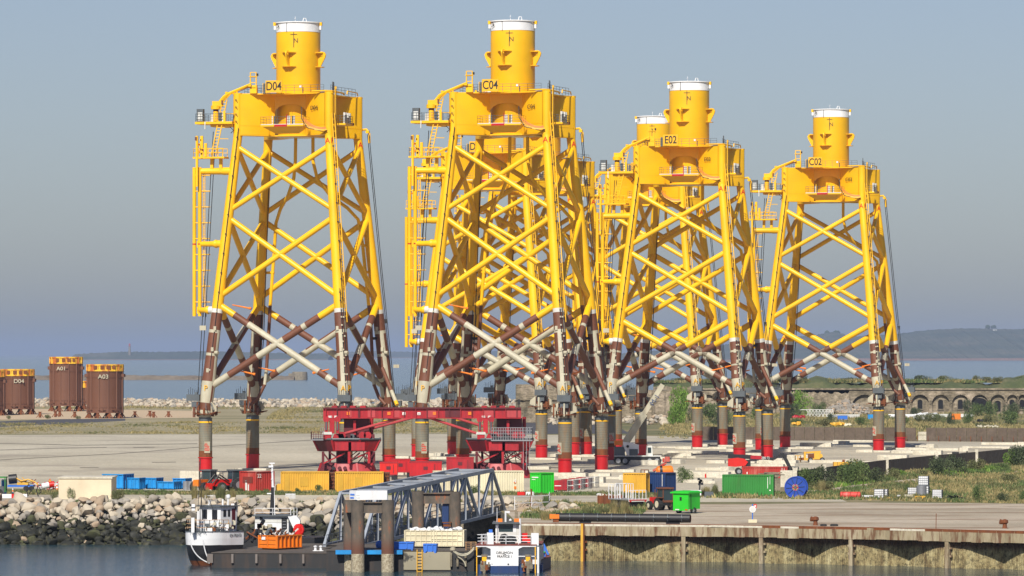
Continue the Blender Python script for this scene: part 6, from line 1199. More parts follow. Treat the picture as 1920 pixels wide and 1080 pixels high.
# bollards on the pontoon
for px, py, z, lab in ((415, 1026, zt, 'white mooring bollard on the pontoon by the fishing boat'), (596, 1033, zt, 'pair of white bollards near the middle of the pontoon')):
    y = F * (HC - z) / (py - HZ); x = W(px, y); mb = MB()
    for dx in (-.25, .3): mb.lathe((dx, 0), [(.16, 0), (.13, .1), (.13, .35), (.2, .42), (.2, .5), (.05, .55)], 10)
    mb.box(-.5, .55, -.2, .2, 0, .06); tag(mb.build('mooring_bollard', 'white', None, (x, y, z)), lab, 'bollard')
# orange skip
def skip(px0, px1, py, z, D, H, rz, mat, lab, ribs=8, L=None, nm='skip'):
    y = F * (HC - z) / (py - HZ); x = W(px0, y); L = L or (px1 - px0) * y / F; T_ = thing(nm, lab, 'skip', (x, y, z), R(rz))
    mb = MB(); w = .07; mb.box(0, L, 0, w, .15, H); mb.box(0, L, D - w, D, .15, H); mb.box(0, w, w, D - w, .15, H); mb.box(L - w, L, w, D - w, .15, H); mb.box(0, L, 0, D, .15, .25); mb.build('body', mat, T_)
    mb = MB(); [mb.box(i * L / 4 - .06, i * L / 4 + .06, -.09, 0, .15, H) for i in range(0, 5, 2)]; [mb.box(0, L, -.07, 0, z_, z_ + .06) for z_ in (.15, H * .38, H * .7, H - .06)]
    for i in range(ribs): yy = D * i / (ribs - 1); mb.box(L, L + .16, yy - .06, yy + .06, .15, H); mb.box(-.12, 0, yy - .05, yy + .05, .15, H)
    mb.box(L, L + .16, 0, D, H - .1, H + .03); mb.box(L, L + .12, 0, D, .15, .25); mb.build('rib', mat, T_)
    mb = MB(); [mb.box(a, a + .15, .1, D - .1, 0, .15) for a in (.3, L - .45)]; mb.build('skid', 'black', T_); return T_, x, y
T_, x, y = skip(486, 528, 1030, zt, 3.7, 1.45, -38, 'orange', 'orange open skip full of scrap on the black pontoon', 7, L=2.35)
mb = MB(); mb.box(.4, .9, -.1, -.075, 1.0, 1.3); mb.build('label', 'white', T_)
mb = MB(); rn = random.Random(12)
for k in range(30): u, v = rn.uniform(.2, 2.1), rn.uniform(.3, 3.3); mb.bar((u, v, 1.3), (u + rn.uniform(-.8, .8), v + rn.uniform(-.9, .9), 1.5 + rn.uniform(0, .6)), .13, rn.choice([0, 1, 2]))
mb.tube([(.6, .4, 1.5), (.9, .6, 2.0), (1.4, .6, 1.8)], .25, 8, 1); o = mb.build('scrap_metal', ['rust', 'dgrey', 'leggrey'], None, (x, y, zt)); o.rotation_euler.z = R(-38); tag(o, 'rusty scrap sticking out of the orange skip', 'scrap', kind='stuff')
y = 449; x = W(560, y); T_ = thing('lifebuoy', 'red horseshoe lifebuoy on a stand behind the orange skip', 'lifebuoy', (x, y, zt)); mb = MB(); zc = ZY(994, y) - zt
P = [(.42 * math.cos(a), 0, zc + .42 * math.sin(a)) for a in [R(-50 + 280 * i / 20) for i in range(21)]]; mb.tube(P, .16, 10, 0); mb.tube([(x_, y_ - .03, z_) for x_, y_, z_ in P[3:8]], .165, 10, 1); mb.build('ring', ['brightred', 'brightred'], T_); mb = MB(); mb.tube([(0, .1, 0), (0, .1, zc)], .06, 6); mb.lathe((0, .25), [(.02, zc - .55), (.5, zc - .5), (.5, zc + .4), (.3, zc + .6), (.02, zc + .65)], 14) ; mb.build('housing', 'brightred', T_)
# cream skip with white sacks
T_, x, y = skip(760, 868, 1027, zt2, 2.3, 1.75, -6, 'cwhite', 'long cream skip heaped with white sacks on the higher pontoon', 5)
mb = MB(); L = 108 * y / F; [mb.box(L * a, L * b_, -.1, -.07, z_, z_ + .06) for a, b_, z_ in ((.5, .95, 1.25), (.45, .9, .85))]; [mb.box(L * i / 11 - .03, L * i / 11 + .03, -.09, 0, .15, 1.75) for i in range(12)]; mb.build('side_rib', 'cwhite', T_)
mb = MB(); rn = random.Random(14)
for k in range(26): rockpile(mb, L * (.05 + .9 * rn.random()), 1.1 + rn.uniform(-.7, .7), 1.75 + rn.uniform(-.1, .12), rn.uniform(.35, .65), 0, rn)
o = mb.build('white_sacks', 'white', None, (x, y, zt2)); o.rotation_euler.z = R(-6); tag(o, 'white sacks heaped in the long cream skip', 'sacks', kind='stuff')
mb = MB(); mb.X = Matrix.Translation((L * .72, .6, 2.3)); mb.rail([(-.45, -.3, -.3), (.45, -.3, -.3), (.45, .3, -.3), (-.45, .3, -.3)], .5, 0, .09, .9, 1, True); mb.box(-.4, .4, -.2, .2, -.2, .05); o = mb.build('wooden_crate', 'rust', None, (x, y, zt2)); tag(o, 'small brown wooden frame lying on the white sacks', 'crate')
# pallets, tubs
y = 434.2; x = W(873, y); 
for k in range(5):
    mb = MB(); [mb.box(0, 1.1, i * .18, i * .18 + .12, .1, .13) for i in range(6)]; [mb.box(a, a + .1, 0, 1.0, 0, .1) for a in (0, .5, 1.0)]; o = mb.build('wooden_pallet', 'cyellow2' if 0 else M.setdefault('wood', paint('wood', (.36, .21, .10), .85, .5, (.15, .09, .05), scale=2)), None, (x, y - 1.5, zt2 + .002 + k * .165)); o.rotation_euler.z = R(random.uniform(-4, 4)); tag(o, ['wooden pallet, bottom of the stack at the cream skip', 'wooden pallet, second from the bottom of its stack', 'wooden pallet in the middle of its stack', 'wooden pallet, second from the top of its stack', 'wooden pallet on top of the stack at the cream skip'][k], 'pallet', 'stacked pallets on the pontoon')
def tub(px, py, w, h, lab, rz=-8):
    y = F * (HC - zt2) / (py - HZ); x = W(px, y); T_ = thing('fish_tub', lab, 'tub', (x, y, zt2), R(rz), 'blue tubs on the pontoon'); mb = MB(); mb.box(.06, w - .06, .06, .94, .12, h, 0, -.05, -.05); mb.box(0, w, 0, 1, h, h + .12); [mb.box(a, a + .15, .05, .95, 0, .12) for a in (.1, w - .25)]; mb.build('tub', 'tubblue', T_); mb = MB(); [mb.box(w * u, w * u + .1, -.05, .06, .2, h) for u in (.25, .65)]; mb.build('rib', 'tubblue', T_)
tub(736, 1032, 2.1, .72, 'long blue tub behind the right guide pile'); tub(793, 1037, 1.35, .78, 'square blue tub beside the yellow ladder')
y = 436; mb = MB(); mb.lathe((0, 0), [(.02, 0), (.28, .1), (.38, .4), (.28, .7), (.02, .82)], 14); tag(mb.build('mooring_buoy', 'tubblue', None, (W(711, y), y, zt2)), 'blue round buoy between the two front guide piles', 'buoy')
# guide piles
def gpile(px, Y, w, py0, lab, nm='guide_pile', grp='rusty guide piles'):
    x = W(px, Y); z = ZY(py0, Y); r_ = w * Y / F / 2; mb = MB(); mb.lathe((0, 0), [(r_, -7), (r_, ZW + .9), (r_, ZW + 1.8), (r_, z), (r_ * .9, z), (r_ * .9, z - .3)], 22, [1, 1, 0, 0, 2]); o = mb.build(nm, [M['gp'], M['gpb'], 'black'], None, (x, Y, 0)); tag(o, lab, 'pile', grp); return x, z, r_
m, t, b = mk('rusty guide pile'); n1 = noise(t, 1.0, 8, .7, sz=.4); r1 = ramp(t, n1.outputs[0], [(.38, (.075, .065, .052)), (.58, (.13, .10, .075)), (.66, (.27, .09, .035)), (.78, (.16, .045, .02))]); tc = nd(t, 'ShaderNodeTexCoord'); sp = nd(t, 'ShaderNodeSeparateXYZ'); t.links.new(tc.outputs['Object'], sp.inputs[0])
mr = nd(t, 'ShaderNodeMapRange'); t.links.new(sp.outputs[2], mr.inputs[0]); mr.inputs[1].default_value = -.3; mr.inputs[2].default_value = -1.6; mr.inputs[3].default_value = 0; mr.inputs[4].default_value = 1
t.links.new(mix(t, mr.outputs[0], r1.outputs[0], (.12, .05, .03)), b.inputs['Base Color']); b.inputs['Roughness'].default_value = .9; bump(t, b, n1.outputs[0], .3, .05); M['gp'] = m
m, t, b = mk('barnacled pile'); n1 = noise(t, 6, 6, .8); r1 = ramp(t, n1.outputs[0], [(.35, (.10, .06, .035)), (.5, (.36, .31, .21)), (.65, (.55, .50, .38))]); t.links.new(r1.outputs[0], b.inputs['Base Color']); b.inputs['Roughness'].default_value = 1; bump(t, b, n1.outputs[0], 1, .1); M['gpb'] = m
YP = 430.5
xA, zA, rA = gpile(671, YP, 25, 939, 'rusty guide pile, left front one under the white sign box'); gpile(656, YP + 2.2, 24, 938, 'rusty guide pile standing just behind the left front one')
xB, zB, rB = gpile(727, YP, 24, 938, 'rusty guide pile right of the sign box with an orange rust streak')
mb = MB(); mb.box(xA + rA - .1, xB - rB + .1, YP - .2, YP + .2, zA - 1.15, zA - .1); mb.box(xA + rA - .1, xB - rB + .1, YP - .45, YP + .4, zA - .2, zA - .1); mb.box(xA + rA - .1, xB - rB + .1, YP - .45, YP + .4, zA - 1.2, zA - 1.1); mb.box(xA - rA - .55, xA - rA + .05, YP - .1, YP + 1.6, zA - 1.15, zA - .1); tag(mb.build('pile_beam', M['gp']), 'rusty cross beam joining the front guide piles', 'beam')
Y2 = 440.5
xC, zC, rC = gpile(784, Y2, 23, 921, 'guide pile, left one of the rear pair beyond the cream skip'); xD, zD, rD = gpile(853, Y2, 22, 922, 'guide pile, right one of the rear pair beyond the cream skip'); gpile(842, Y2 + 1.6, 18, 920, 'guide pile just behind the right rear one')
mb = MB(); mb.box(xC + rC - .1, xD - rD + .1, Y2 - .2, Y2 + .2, zC - 1.25, zC - .25); mb.box(xC + rC - .1, xD - rD + .1, Y2 - .45, Y2 + .4, zC - .25, zC - .15); tag(mb.build('pile_beam', M['gp']), 'rusty cross beam joining the rear guide piles', 'beam'); mb = MB(); mb.box(W(829, Y2), W(841, Y2), Y2 + .1, Y2 + .9, -2, zC - 1.3); tag(mb.build('guide_box', 'navy'), 'dark blue guide box hanging below the rear pile beam', 'guide box')
T_ = thing('sign_box', 'white box sign with pale blue lettering on top of the front guide piles', 'sign', (W(655, YP), YP - .4, 0))
mb = MB(); x1 = W(668, YP) - W(655, YP); x2 = W(726, YP) - W(655, YP); z0, z1 = ZY(937, YP), ZY(920, YP)
mb.prism([(0, .8), (x1, 0), (x2, .2), (x2, 1.6), (0.1, 1.6)], z0, z1); mb.build('box', 'white', T_)
mb = MB(); nv = Vector((.8, x1, 0)).normalized() * -.03
for zz_, k0 in ((z1 - .3, 7), (z1 - .62, 6)):
    for k in range(k0): u = .18 + .66 * k / 7; p = Vector((x1 * u, .8 - .8 * u, zz_)) + nv; mb.bar(p, p - Vector((0, 0, .16)), .05)
mb.build('faded_lettering', 'tubblue', T_)
mb = MB(); [mb.box(x1 + .02, x1 + .35, -.03, .03, z_, z_ + .05) for z_ in (z0 + .2, z0 + .42)]; mb.build('trim_line', 'leggrey', T_)
# gangway
GW = thing('gangway', 'grey steel truss gangway sloping up from the pontoon to the shore', 'gangway', (0, 0, 0))
M['gway'] = paint('blue grey steel', (.27, .30, .345), .5, .35, (.09, .09, .09), scale=1)
N0, N1 = Vector((-15.3, 446, -1.9)), Vector((-.75, 493.5, -.15)); ax = (N1 - N0); axh = Vector((ax.x, ax.y, 0)).normalized(); lat = Vector((-axh.y, axh.x, 0)) * 4.05
H_ = Vector((0, 0, 5.0)); npan = 5
for side, off in (('near', Vector((0, 0, 0))), ('far', lat)):
    bot = [N0 + ax * (i / npan) + off for i in range(npan + 1)]; topn = [N0 + ax * ((i + .5) / npan) + off + H_ for i in range(npan)]
    mb = MB(); mb.bar(bot[0], bot[-1], .34, 0, .34); mb.build('bottom_chord', 'gway', GW)
    mb = MB(); mb.bar(topn[0], topn[-1], .36, 0, .4); mb.build('top_chord', 'gway', GW)
    for i in range(npan):
        for q in (bot[i], bot[i + 1]): mb = MB(); mb.bar(q, topn[i], .28, 0, .32); mb.build('diagonal', 'gway', GW)
        mb = MB(); mb.bar(topn[i] - H_, topn[i], .26); mb.build('vertical', 'gway', GW)
        if i: mb = MB(); mb.bar(bot[i], bot[i] + H_, .26); mb.build('vertical', 'gway', GW)
    mb = MB()
    for z_ in (.55, 1.05): mb.bar(bot[0] + Vector((0, 0, z_)) + lat * (.06 if side == 'near' else -.06), bot[-1] + Vector((0, 0, z_)) + lat * (.06 if side == 'near' else -.06), .06)
    for i in range(31): p = bot[0].lerp(bot[-1], i / 30) + lat * (.06 if side == 'near' else -.06); mb.bar(p, p + Vector((0, 0, 1.1)), .05)
    mb.build('handrail', 'dgrey', GW)
for i in range(9):
    u = (i * .5 + .5) / npan; a = N0 + ax * u + H_; mb = MB(); mb.bar(a, a + lat, .22); mb.build('top_cross_beam', 'gway', GW)
    if i < 8: b_ = N0 + ax * ((i * .5 + 1.0) / npan) + H_ + (lat if i % 2 == 0 else Vector((0, 0, 0))); a2 = a if i % 2 == 0 else a + lat; mb = MB(); mb.bar(a2, b_, .15); mb.build('wind_brace', 'gway', GW)
mb = MB(); a, b_ = N0 + lat * .03, N1 + lat * .03; w = lat * .94; mb.add([tuple(a), tuple(b_), tuple(b_ + w), tuple(a + w), tuple(a - Vector((0, 0, .12))), tuple(b_ - Vector((0, 0, .12))), tuple(b_ + w - Vector((0, 0, .12))), tuple(a + w - Vector((0, 0, .12)))], [(0, 1, 2, 3), (7, 6, 5, 4), (0, 4, 5, 1), (2, 6, 7, 3)]); mb.build('walkway', 'deckgrey', GW)
mb = MB(); a, b_ = N0 + Vector((0, 0, .1)) + lat * .02, N1 + Vector((0, 0, .1)) + lat * .02; n = 24
for i in range(n): p, q = a.lerp(b_, (i + .06) / n), a.lerp(b_, (i + .94) / n); mb.add([tuple(p), tuple(q), tuple(q + Vector((0, 0, .75))), tuple(p + Vector((0, 0, .75)))], [(0, 1, 2, 3)])
mb.build('kick_panel', 'dgrey', GW)
mb = MB(); mb.box(-2.6, 3.0, 493.5, 506, -2.5, -.02); mb.box(-6, -.6, 493.8, 505, -3.9, -.3); tag(mb.build('landing_abutment', 'oldconc'), 'concrete landing where the gangway meets the shore', 'abutment')
mb = MB(); x, y, _ = G(1007 - 25, 958); mb.rail([(.3, 495, 0), (4.2, 500, 0), (4.4, 511, 0)], 1.5, 0, .07, 3.0, 2); tag(mb.build('white_railing', 'white'), 'thin white railing at the shore end of the gangway', 'railing')
mb = MB(); mb.tube([(2.2, 498, 0), (2.2, 498, 2.3)], .11, 8); tag(mb.build('rusty_post', 'rust'), 'rusty steel post behind the white railing', 'post')
# boats -------------------------------------------------
def loft(mb, secs, matf, close_end=True):
    n = len(secs[0]); vs_ = [tuple(p) for s in secs for p in s]; fs, ms = [], []
    for i in range(len(secs) - 1):
        for j in range(n - 1): fs.append((i * n + j, i * n + j + 1, (i + 1) * n + j + 1, (i + 1) * n + j)); ms.append(matf(j))
    mb.add(vs_, fs, ms, True)
y = 444; x = W(351, y); T_ = thing('fishing_boat', 'small white fishing boat with black lower hull and rusty rails moored at the pontoon end', 'boat', (0, 0, ZW))
# hull in local metres: u along the axis from the rounded stern, v across; axis runs away to the right and back
A0 = Vector((-32.5, 443.4, 0)); axd = Vector((.62, .785, 0)).normalized(); vd = Vector((-axd.y, axd.x, 0))
def hp(u, v, z): p = A0 + axd * u + vd * v; return (p.x, p.y, z)
secs = []
Ls = 12.5
for i in range(21):
    a = i / 20; hw = lambda ang: 0
    secs.append(a)
def outline(sc, z, n=26):
    P = []
    for i in range(n + 1):
        u = i / n
        if u < .5: th = math.pi * (u / .5 - .5)   # half circle round the stern: from -90 to 90 degrees
        P.append(None)
    return P
def ring(scale, z, sh=0):
    P = []
    for u in [5.6, 5.0, 4.2, 3.4, 2.6]: w = 2.05 * (1 - max(0, (u - 6) / 7) ** 2); P.append(hp(u, -w * scale, z + sh * u))
    for k in range(1, 14): th = -math.pi / 2 - math.pi * k / 14 ; P.append(hp(2.6 + 2.6 * math.cos(th) * scale, 2.05 * math.sin(th) * scale, z + sh * 1))
    for u in [2.6, 3.4, 4.2, 5.0, 5.6]: w = 2.05 * (1 - max(0, (u - 6) / 7) ** 2); P.append(hp(u, w * scale, z + sh * u))
    P.append(hp(6.5, 0, z + sh * 6 + .1)); P.append(P[0]); return P
levels = [(.45, -1.2, 2), (.72, -.1, 2), (.84, .5, 1), (.93, 1.2, 1), (.98, 2.05, 1), (1.0, 2.1, 0), (1.02, 2.75, 0), (1.02, 3.4, 0), (1.04, 3.42, 3), (1.04, 3.52, 3)]
mb = MB(); rg = [ring(s_, z, -.02) for s_, z, m_ in levels]; n = len(rg[0])
for (q0, q1, lv) in zip(rg, rg[1:], levels):
    mb.add(q0 + q1, [(j + 1, j, n + j, n + j + 1) for j in range(n - 1)], lv[2], True)
mb.add(rg[-2], [tuple(range(n - 1))], 4); mb.build('hull', ['white', 'navyblack' if 0 else 'black', 'rust', 'dgrey', 'deckgrey'], T_)
top = [p for p in ring(.98, 3.5, -.02)]
mb = MB(); P = [Vector(p) for p in top[3:21]]; mb.rail([tuple(p) for p in P], 1.15, 0, .055, 1.0, 3); mb.build('railing', 'orange' if 0 else M.setdefault('rail2', paint('rust stained rail', (.45, .25, .10), .7, .8, (.7, .65, .55), scale=3)), T_)
mb = MB(); mb.X = Matrix.Translation(hp(0, 0, 0)) @ Matrix.Rotation(math.atan2(axd.y, axd.x), 4, 'Z')
mb.box(2.8, 5.2, -1.45, 1.45, 3.4, 5.9, 0); mb.box(2.5, 5.5, -1.65, 1.65, 5.9, 6.02, 1); mb.box(2.1, 2.8, -1.1, 1.1, 3.4, 4.6, 0); mb.build('wheelhouse', ['white', 'dgrey'], T_)
mb = MB(); mb.X = Matrix.Translation(hp(0, 0, 0)) @ Matrix.Rotation(math.atan2(axd.y, axd.x), 4, 'Z')
mb.box(2.76, 2.8, -1.0, -.3, 4.6, 5.6, 0); mb.box(3.2, 3.6, -1.48, -1.45, 4.9, 5.6, 0); mb.box(3.9, 4.2, -1.48, -1.45, 4.9, 5.6, 0); mb.box(4.5, 5.0, -1.48, -1.45, 3.6, 5.7, 1); mb.box(2.76, 2.8, .4, 1.0, 4.65, 5.6, 0); mb.build('window', ['black', 'rigdark'], T_)
mb = MB(); ux = lambda px, yy=447: W(px, yy); zz = lambda py, yy=447: ZY(py, yy) - ZW
mb.tube([(ux(438), 446.8, 3.5), (ux(442), 446.8, zz(948))], [.3, .25], 12, 0); mb.box(ux(434), ux(440), 446.4, 446.9, zz(952), zz(944), 0); mb.box(ux(440), ux(444), 446.4, 446.9, zz(956), zz(943), 1)
mb.tube([(ux(427), 447, zz(957)), (ux(428), 447, zz(936))], .1, 8, 0); mb.lathe((ux(428), 447), [(.02, zz(935)), (.18, zz(934.3)), (.24, zz(931)), (.18, zz(927.7)), (.02, zz(927))], 12)
mb.box(ux(416), ux(419), 447, 447.2, zz(957), zz(936), 0); mb.vprism([(ux(384), zz(957)), (ux(391), zz(944)), (ux(400), zz(957))], (0, 447), (1, 447), .3, 0); mb.tube([(ux(393), 447, zz(945)), (ux(393), 447, zz(938))], [.08, .2], 8, 0); mb.box(ux(388), ux(400), 446.9, 447.1, zz(930), zz(929), 0)
mb.box(ux(364), ux(370), 443.5, 443.9, zz(955), zz(943), 0); mb.box(ux(363), ux(371), 443.4, 443.9, zz(949.5), zz(948.5), 1)
for (a, b_, c, d) in ((371, 958, 376, 860), (380, 975, 374, 865), (376, 975, 378, 905), (400, 957, 388, 925), (372, 958, 372, 990)): mb.bar((ux(a, 445), 445, zz(b_, 445)), (ux(c, 445), 445, zz(d, 445)), .06, 1 if a != 372 else 0)
mb.tube([(ux(371, 444), 444, 3.4), (ux(372, 444), 444, zz(958, 444))], .14, 8, 0)
mb.build('mast_gear', ['white', 'black'], T_)
rn = random.Random(77); mb = MB()
for k in range(26): u = rn.uniform(.6, 5); p = hp(u, -1.6 + rn.uniform(-.4, .5), 3.6 + rn.uniform(0, .7)); mb.cbox(p, (rn.uniform(.15, .6), .3, rn.uniform(.15, .5)), rn.choice([0, 1, 2, 3]))
mb.box(ux(358, 442), ux(364, 442), 442.3, 442.7, 3.4, 4.9, 0); mb.build('deck_gear', ['white', 'rust', 'dgrey', 'cream'], T_)
def onhull(px, py, Y): return (W(px, Y), Y, ZY(py, Y) - ZW)
q = text('boat_name', 'MALABAR', .50, 'dgrey', T_, onhull(370, 995, 442.9), xs=.8); q.rotation_euler.z = R(-12); q = text('boat_port', 'CH 742', .36, 'dgrey', T_, onhull(368, 1000.5, 442.9), xs=.8); q.rotation_euler.z = R(-12)
q = text('registration', 'CH 752133', .42, 'dgrey', T_, (lambda p: (p[0], p[1], 3.0))(hp(4.3, -2.14, 3.0)), xs=.9); q.rotation_euler.z = math.atan2(axd.y, axd.x)
mb = MB()
for (a, b_, c) in (((356, 1013), (362, 1045), (393, 1056)), ((381, 1013), (384, 1040), (394, 1052))):
    p0, p1, p2 = [Vector(onhull(px, py, 442.2)) for px, py in (a, b_, c)]; mb.tube([p0.lerp(p1, u).lerp(p1.lerp(p2, u), u) for u in [i / 10 for i in range(11)]], .06, 6)
tag(mb.build('mooring_rope', 'white', None, (0, 0, ZW)), 'white mooring ropes sagging from the fishing boat stern to the pontoon', 'rope')
# second boat behind the skip
T_ = thing('work_boat', 'boat with white cabin and tall black and white mast behind the orange skip', 'boat', (0, 0, 0)); Y = 462
mb = MB(); x0, x1 = W(455, Y), W(590, Y); mb.prism([(x0 - 1, Y), (x1, Y - .5), (x1 + 1.5, Y + 2.5), (x1, Y + 5), (x0, Y + 5)], -4.2, ZY(1008, Y)); mb.build('hull', 'black', T_)
mb = MB(); zc0, zc1 = ZY(1006, Y), ZY(968, Y); mb.box(W(478, Y), W(541, Y), Y, Y + 3.5, zc0, zc1, 0); mb.box(W(474, Y), W(546, Y), Y - .4, Y + 3.8, zc1, zc1 + .12, 1); mb.box(W(478, Y), W(541, Y), Y - .04, Y - .005, ZY(980, Y), zc1 - .05, 2); mb.build('cabin', ['white', 'dgrey', 'leggrey'], T_)
mb = MB(); mb.box(W(528, Y), W(538, Y), Y - .1, Y - .045, ZY(996, Y), ZY(971, Y), 0); mb.box(W(487, Y), W(492, Y), Y - .1, Y - .045, ZY(975, Y), ZY(969, Y), 0); mb.build('doorway', 'black', T_); mb = MB(); [mb.bar((W(530, Y), Y - .15, z_), (W(536, Y), Y - .15, z_), .06) for z_ in [ZY(994, Y) + i * .3 for i in range(4)]]; mb.build('ladder', 'steel', T_)
mb = MB(); mb.vprism([(W(540, Y), ZY(968, Y)), (W(556, Y), ZY(967, Y)), (W(563, Y), ZY(976, Y)), (W(562, Y), ZY(986, Y)), (W(553, Y), ZY(996, Y))], (0, Y + .5), (1, Y + .5), 1.8, 0); mb.build('funnel_cowl', 'white', T_)
mb = MB(); mb.tube([(W(509, Y), Y + 1, zc1), (W(510.5, Y), Y + 1, ZY(914, Y))], [.27, .16], 10, 0); mb.tube([(W(510.5, Y), Y + 1, ZY(914, Y)), (W(509.5, Y), Y + 1, ZY(875, Y))], [.13, .1], 8, 1); mb.bar((W(514, Y), Y + 1, zc1), (W(512, Y), Y + 1, ZY(912, Y)), .14, 1); mb.bar((W(504, Y), Y + 1, ZY(869, Y)), (W(514, Y), Y + 1, ZY(869, Y)), .12, 1); mb.bar((W(509, Y), Y + 1, ZY(876, Y)), (W(509, Y), Y + 1, ZY(868, Y)), .1, 1); mb.cbox((W(507, Y), Y + 1, ZY(875, Y)), (.5, .3, .2), 1); mb.cbox((W(504, Y), Y + 1, ZY(926, Y)), (.5, .2, .12), 1)
for py in (884, 899): mb.cbox((W(508.8, Y), Y + .9, ZY(py, Y)), (.16, .1, .1), 1)
mb.build('mast', ['black', 'white'], T_)
mb = MB(); mb.rail([(W(478, Y), Y, zc1), (W(545, Y), Y, zc1)], .85, 0, .05, 1.9, 2); mb.rail([(W(545, Y), Y + .2, zc1), (W(556, Y), Y + 1, zc1)], .85, 0, .05, .6, 2); mb.build('railing', 'white', T_)
mb = MB(); rn = random.Random(31)
for k in range(9): mb.tube([(W(rn.uniform(460, 500), 456), 456 + rn.uniform(-2, 2), -1.7 + rn.uniform(-.4, .1)), (W(rn.uniform(462, 496), 456), 456, -.4 + rn.uniform(-.6, .8))], rn.uniform(.06, .2), 6, rn.choice([0, 0, 1]))
for k in range(10): mb.cbox((W(rn.uniform(483, 515), 455), 455, ZY(rn.uniform(983, 998), 455)), (.5, .4, .45), rn.choice([0, 1, 2]))
mb.build('net_gear', ['black', 'rust', 'cream'], T_)
# white and navy workboat on the right, seen from astern
Yw = 428.5; x0, x1 = W(893, Yw), W(1005, Yw); T_ = thing('workboat', 'blunt white workboat with navy waterline and two stern drives, seen from behind', 'boat', (0, 0, 0))
zd = ZY(1023, Yw); zn = ZY(1061, Yw)
def wx(px): return W(px, Yw)
ang = Vector((.07, .997, 0)); L_ = 8
mb = MB()
def hullpt(x, y, z): return (x, y, z)
P0 = [(x0, Yw), (x1, Yw), (x1 + .25, Yw + .3), (wx(1010) + ang.x * L_, Yw + ang.y * L_), (x0 + ang.x * L_, Yw + ang.y * L_)]
c0, c1 = wx(920), wx(972)
# transom is three blocks: two recessed corners, a middle one
mb.prism([(c0, Yw), (c1, Yw), (c1, Yw + 1.4), (x1 + .2, Yw + 1.4), P0[3], P0[4], (x0 + .7, Yw + 1.4), (c0, Yw + 1.4)], zn, zd, 0)
mb.prism([(x0, Yw - .02), (x1, Yw - .02), (x1 + .7, Yw + 1.45), (x0 + .75, Yw + 1.45)], zd - .12, zd, 0)
mb.add([(c0, Yw + .002, zd - .12), (wx(910), Yw + .002, zd - .12), (c0, Yw + .002, ZY(1029, Yw)), (c0, Yw + .6, zd - .12), (wx(910), Yw + .6, zd - .12), (c0, Yw + .6, ZY(1029, Yw))], [(0, 1, 2), (1, 4, 5, 2)], 0); mb.add([(c1, Yw + .002, zd - .12), (wx(981), Yw + .002, zd - .12), (c1, Yw + .002, ZY(1029, Yw)), (wx(981), Yw + .6, zd - .12), (c1, Yw + .6, ZY(1029, Yw))], [(1, 0, 2), (1, 2, 4, 3)], 0)
mb.prism([(c0, Yw - .01), (c1, Yw - .01), (c1, Yw + 1.4), (c0, Yw + 1.4)], -5, zn, 1); mb.prism([(x0, Yw + .5), (c0, Yw + .5), (c0, Yw + 1.41), (x0 + .4, Yw + 1.41)], -5, ZY(1059, Yw), 1); mb.prism([(c1, Yw + .5), (x1, Yw + .5), (x1 + .3, Yw + 1.41), (c1, Yw + 1.41)], -5, ZY(1059, Yw), 1)
mb.prism([(x0 + .75, Yw + 1.42), (x1 + .65, Yw + 1.42), P0[3], P0[4]], -5, zn, 1)
mb.box(x0, x0 + .09, Yw, Yw + .1, -4, zd - .12, 2); mb.box(x1 - .12, x1 - .02, Yw, Yw + .1, -4, zd - .12, 2); mb.box(x1 + .1, x1 + .3, Yw + .1, Yw + .3, -4, zd - .12, 0)
for z_ in (ZY(1043, Yw),): mb.box(x0, c0, Yw, Yw + .06, z_ - .04, z_ + .04, 0); mb.box(c1, x1, Yw, Yw + .06, z_ - .04, z_ + .04, 0)
mb.build('hull', ['white', 'navy', 'yellow2'], T_)
mb = MB(); mb.prism([(x0 - .02, Yw - .06), (x1 + .02, Yw - .06), (x1 + .6, Yw + 1.2), P0[3], P0[4]], zd, zd + .12, 0); mb.build('deck', 'rigdark' if 0 else M.setdefault('oxide', paint('oxide red deck', (.20, .05, .035), .8, .6, (.3, .2, .15), scale=2)), T_)
zf = ZY(1044, 437); f0 = Vector((wx(1012), Yw + 2, 0)); 
mb = MB(); mb.prism([(wx(1007), Yw + 2), (W(1033, 440), 440), (W(1026, 446), 446), (W(960, 446), 446)], -5, ZY(1048, 436), 0); mb.prism([(wx(1007), Yw + 2), (W(1033, 440), 440), (W(1026, 446), 446), (W(960, 446), 446)], ZY(1048, 436), ZY(1048, 436) + .06, 1); mb.build('foredeck', ['navy', 'oxide'], T_)
# wheelhouse
mb = MB(); Yh = Yw + 3; a, b_ = W(929, Yh), W(968, Yh); zt_ = ZY(982, Yh); zs = ZY(997.5, Yh)
mb.box(a, b_, Yh, Yh + 2.2, zd + .12, zs, 0); [mb.box(c - .16, c + .16, Yh, Yh + .3, zs, zt_, 1) for c in (a + .16, b_ - .16)]; [mb.box(c - .16, c + .16, Yh + 1.9, Yh + 2.2, zs, zt_, 0) for c in (a + .16, b_ - .16)]; mb.box(b_, b_ + .5, Yh + .05, Yh + 2.1, zd + .12, zt_ - .05, 0)
mb.build('wheelhouse', ['steel' if 0 else 'leggrey', 'white'], T_); mb = MB(); mb.box(a + .32, b_ - .32, Yh + .08, Yh + .12, zs, zt_, 0); mb.box(a + .32, b_ - .32, Yh + 2.0, Yh + 2.04, zs, zt_, 0); mb.build('window', 'glass', T_)
mb = MB(); mb.box(W(923, Yh), W(975, Yh), Yh - .5, Yh + 2.7, zt_, zt_ + .18, 0, .08, .08); mb.build('roof', 'dgrey', T_)
mb = MB(); [mb.box(W(p, Yh), W(p + 11, Yh), Yh - .1, Yh + .5, zt_ + .18, zt_ + .5, 0, .06) for p in (931, 964)]; mb.build('liferaft', 'orange', T_)
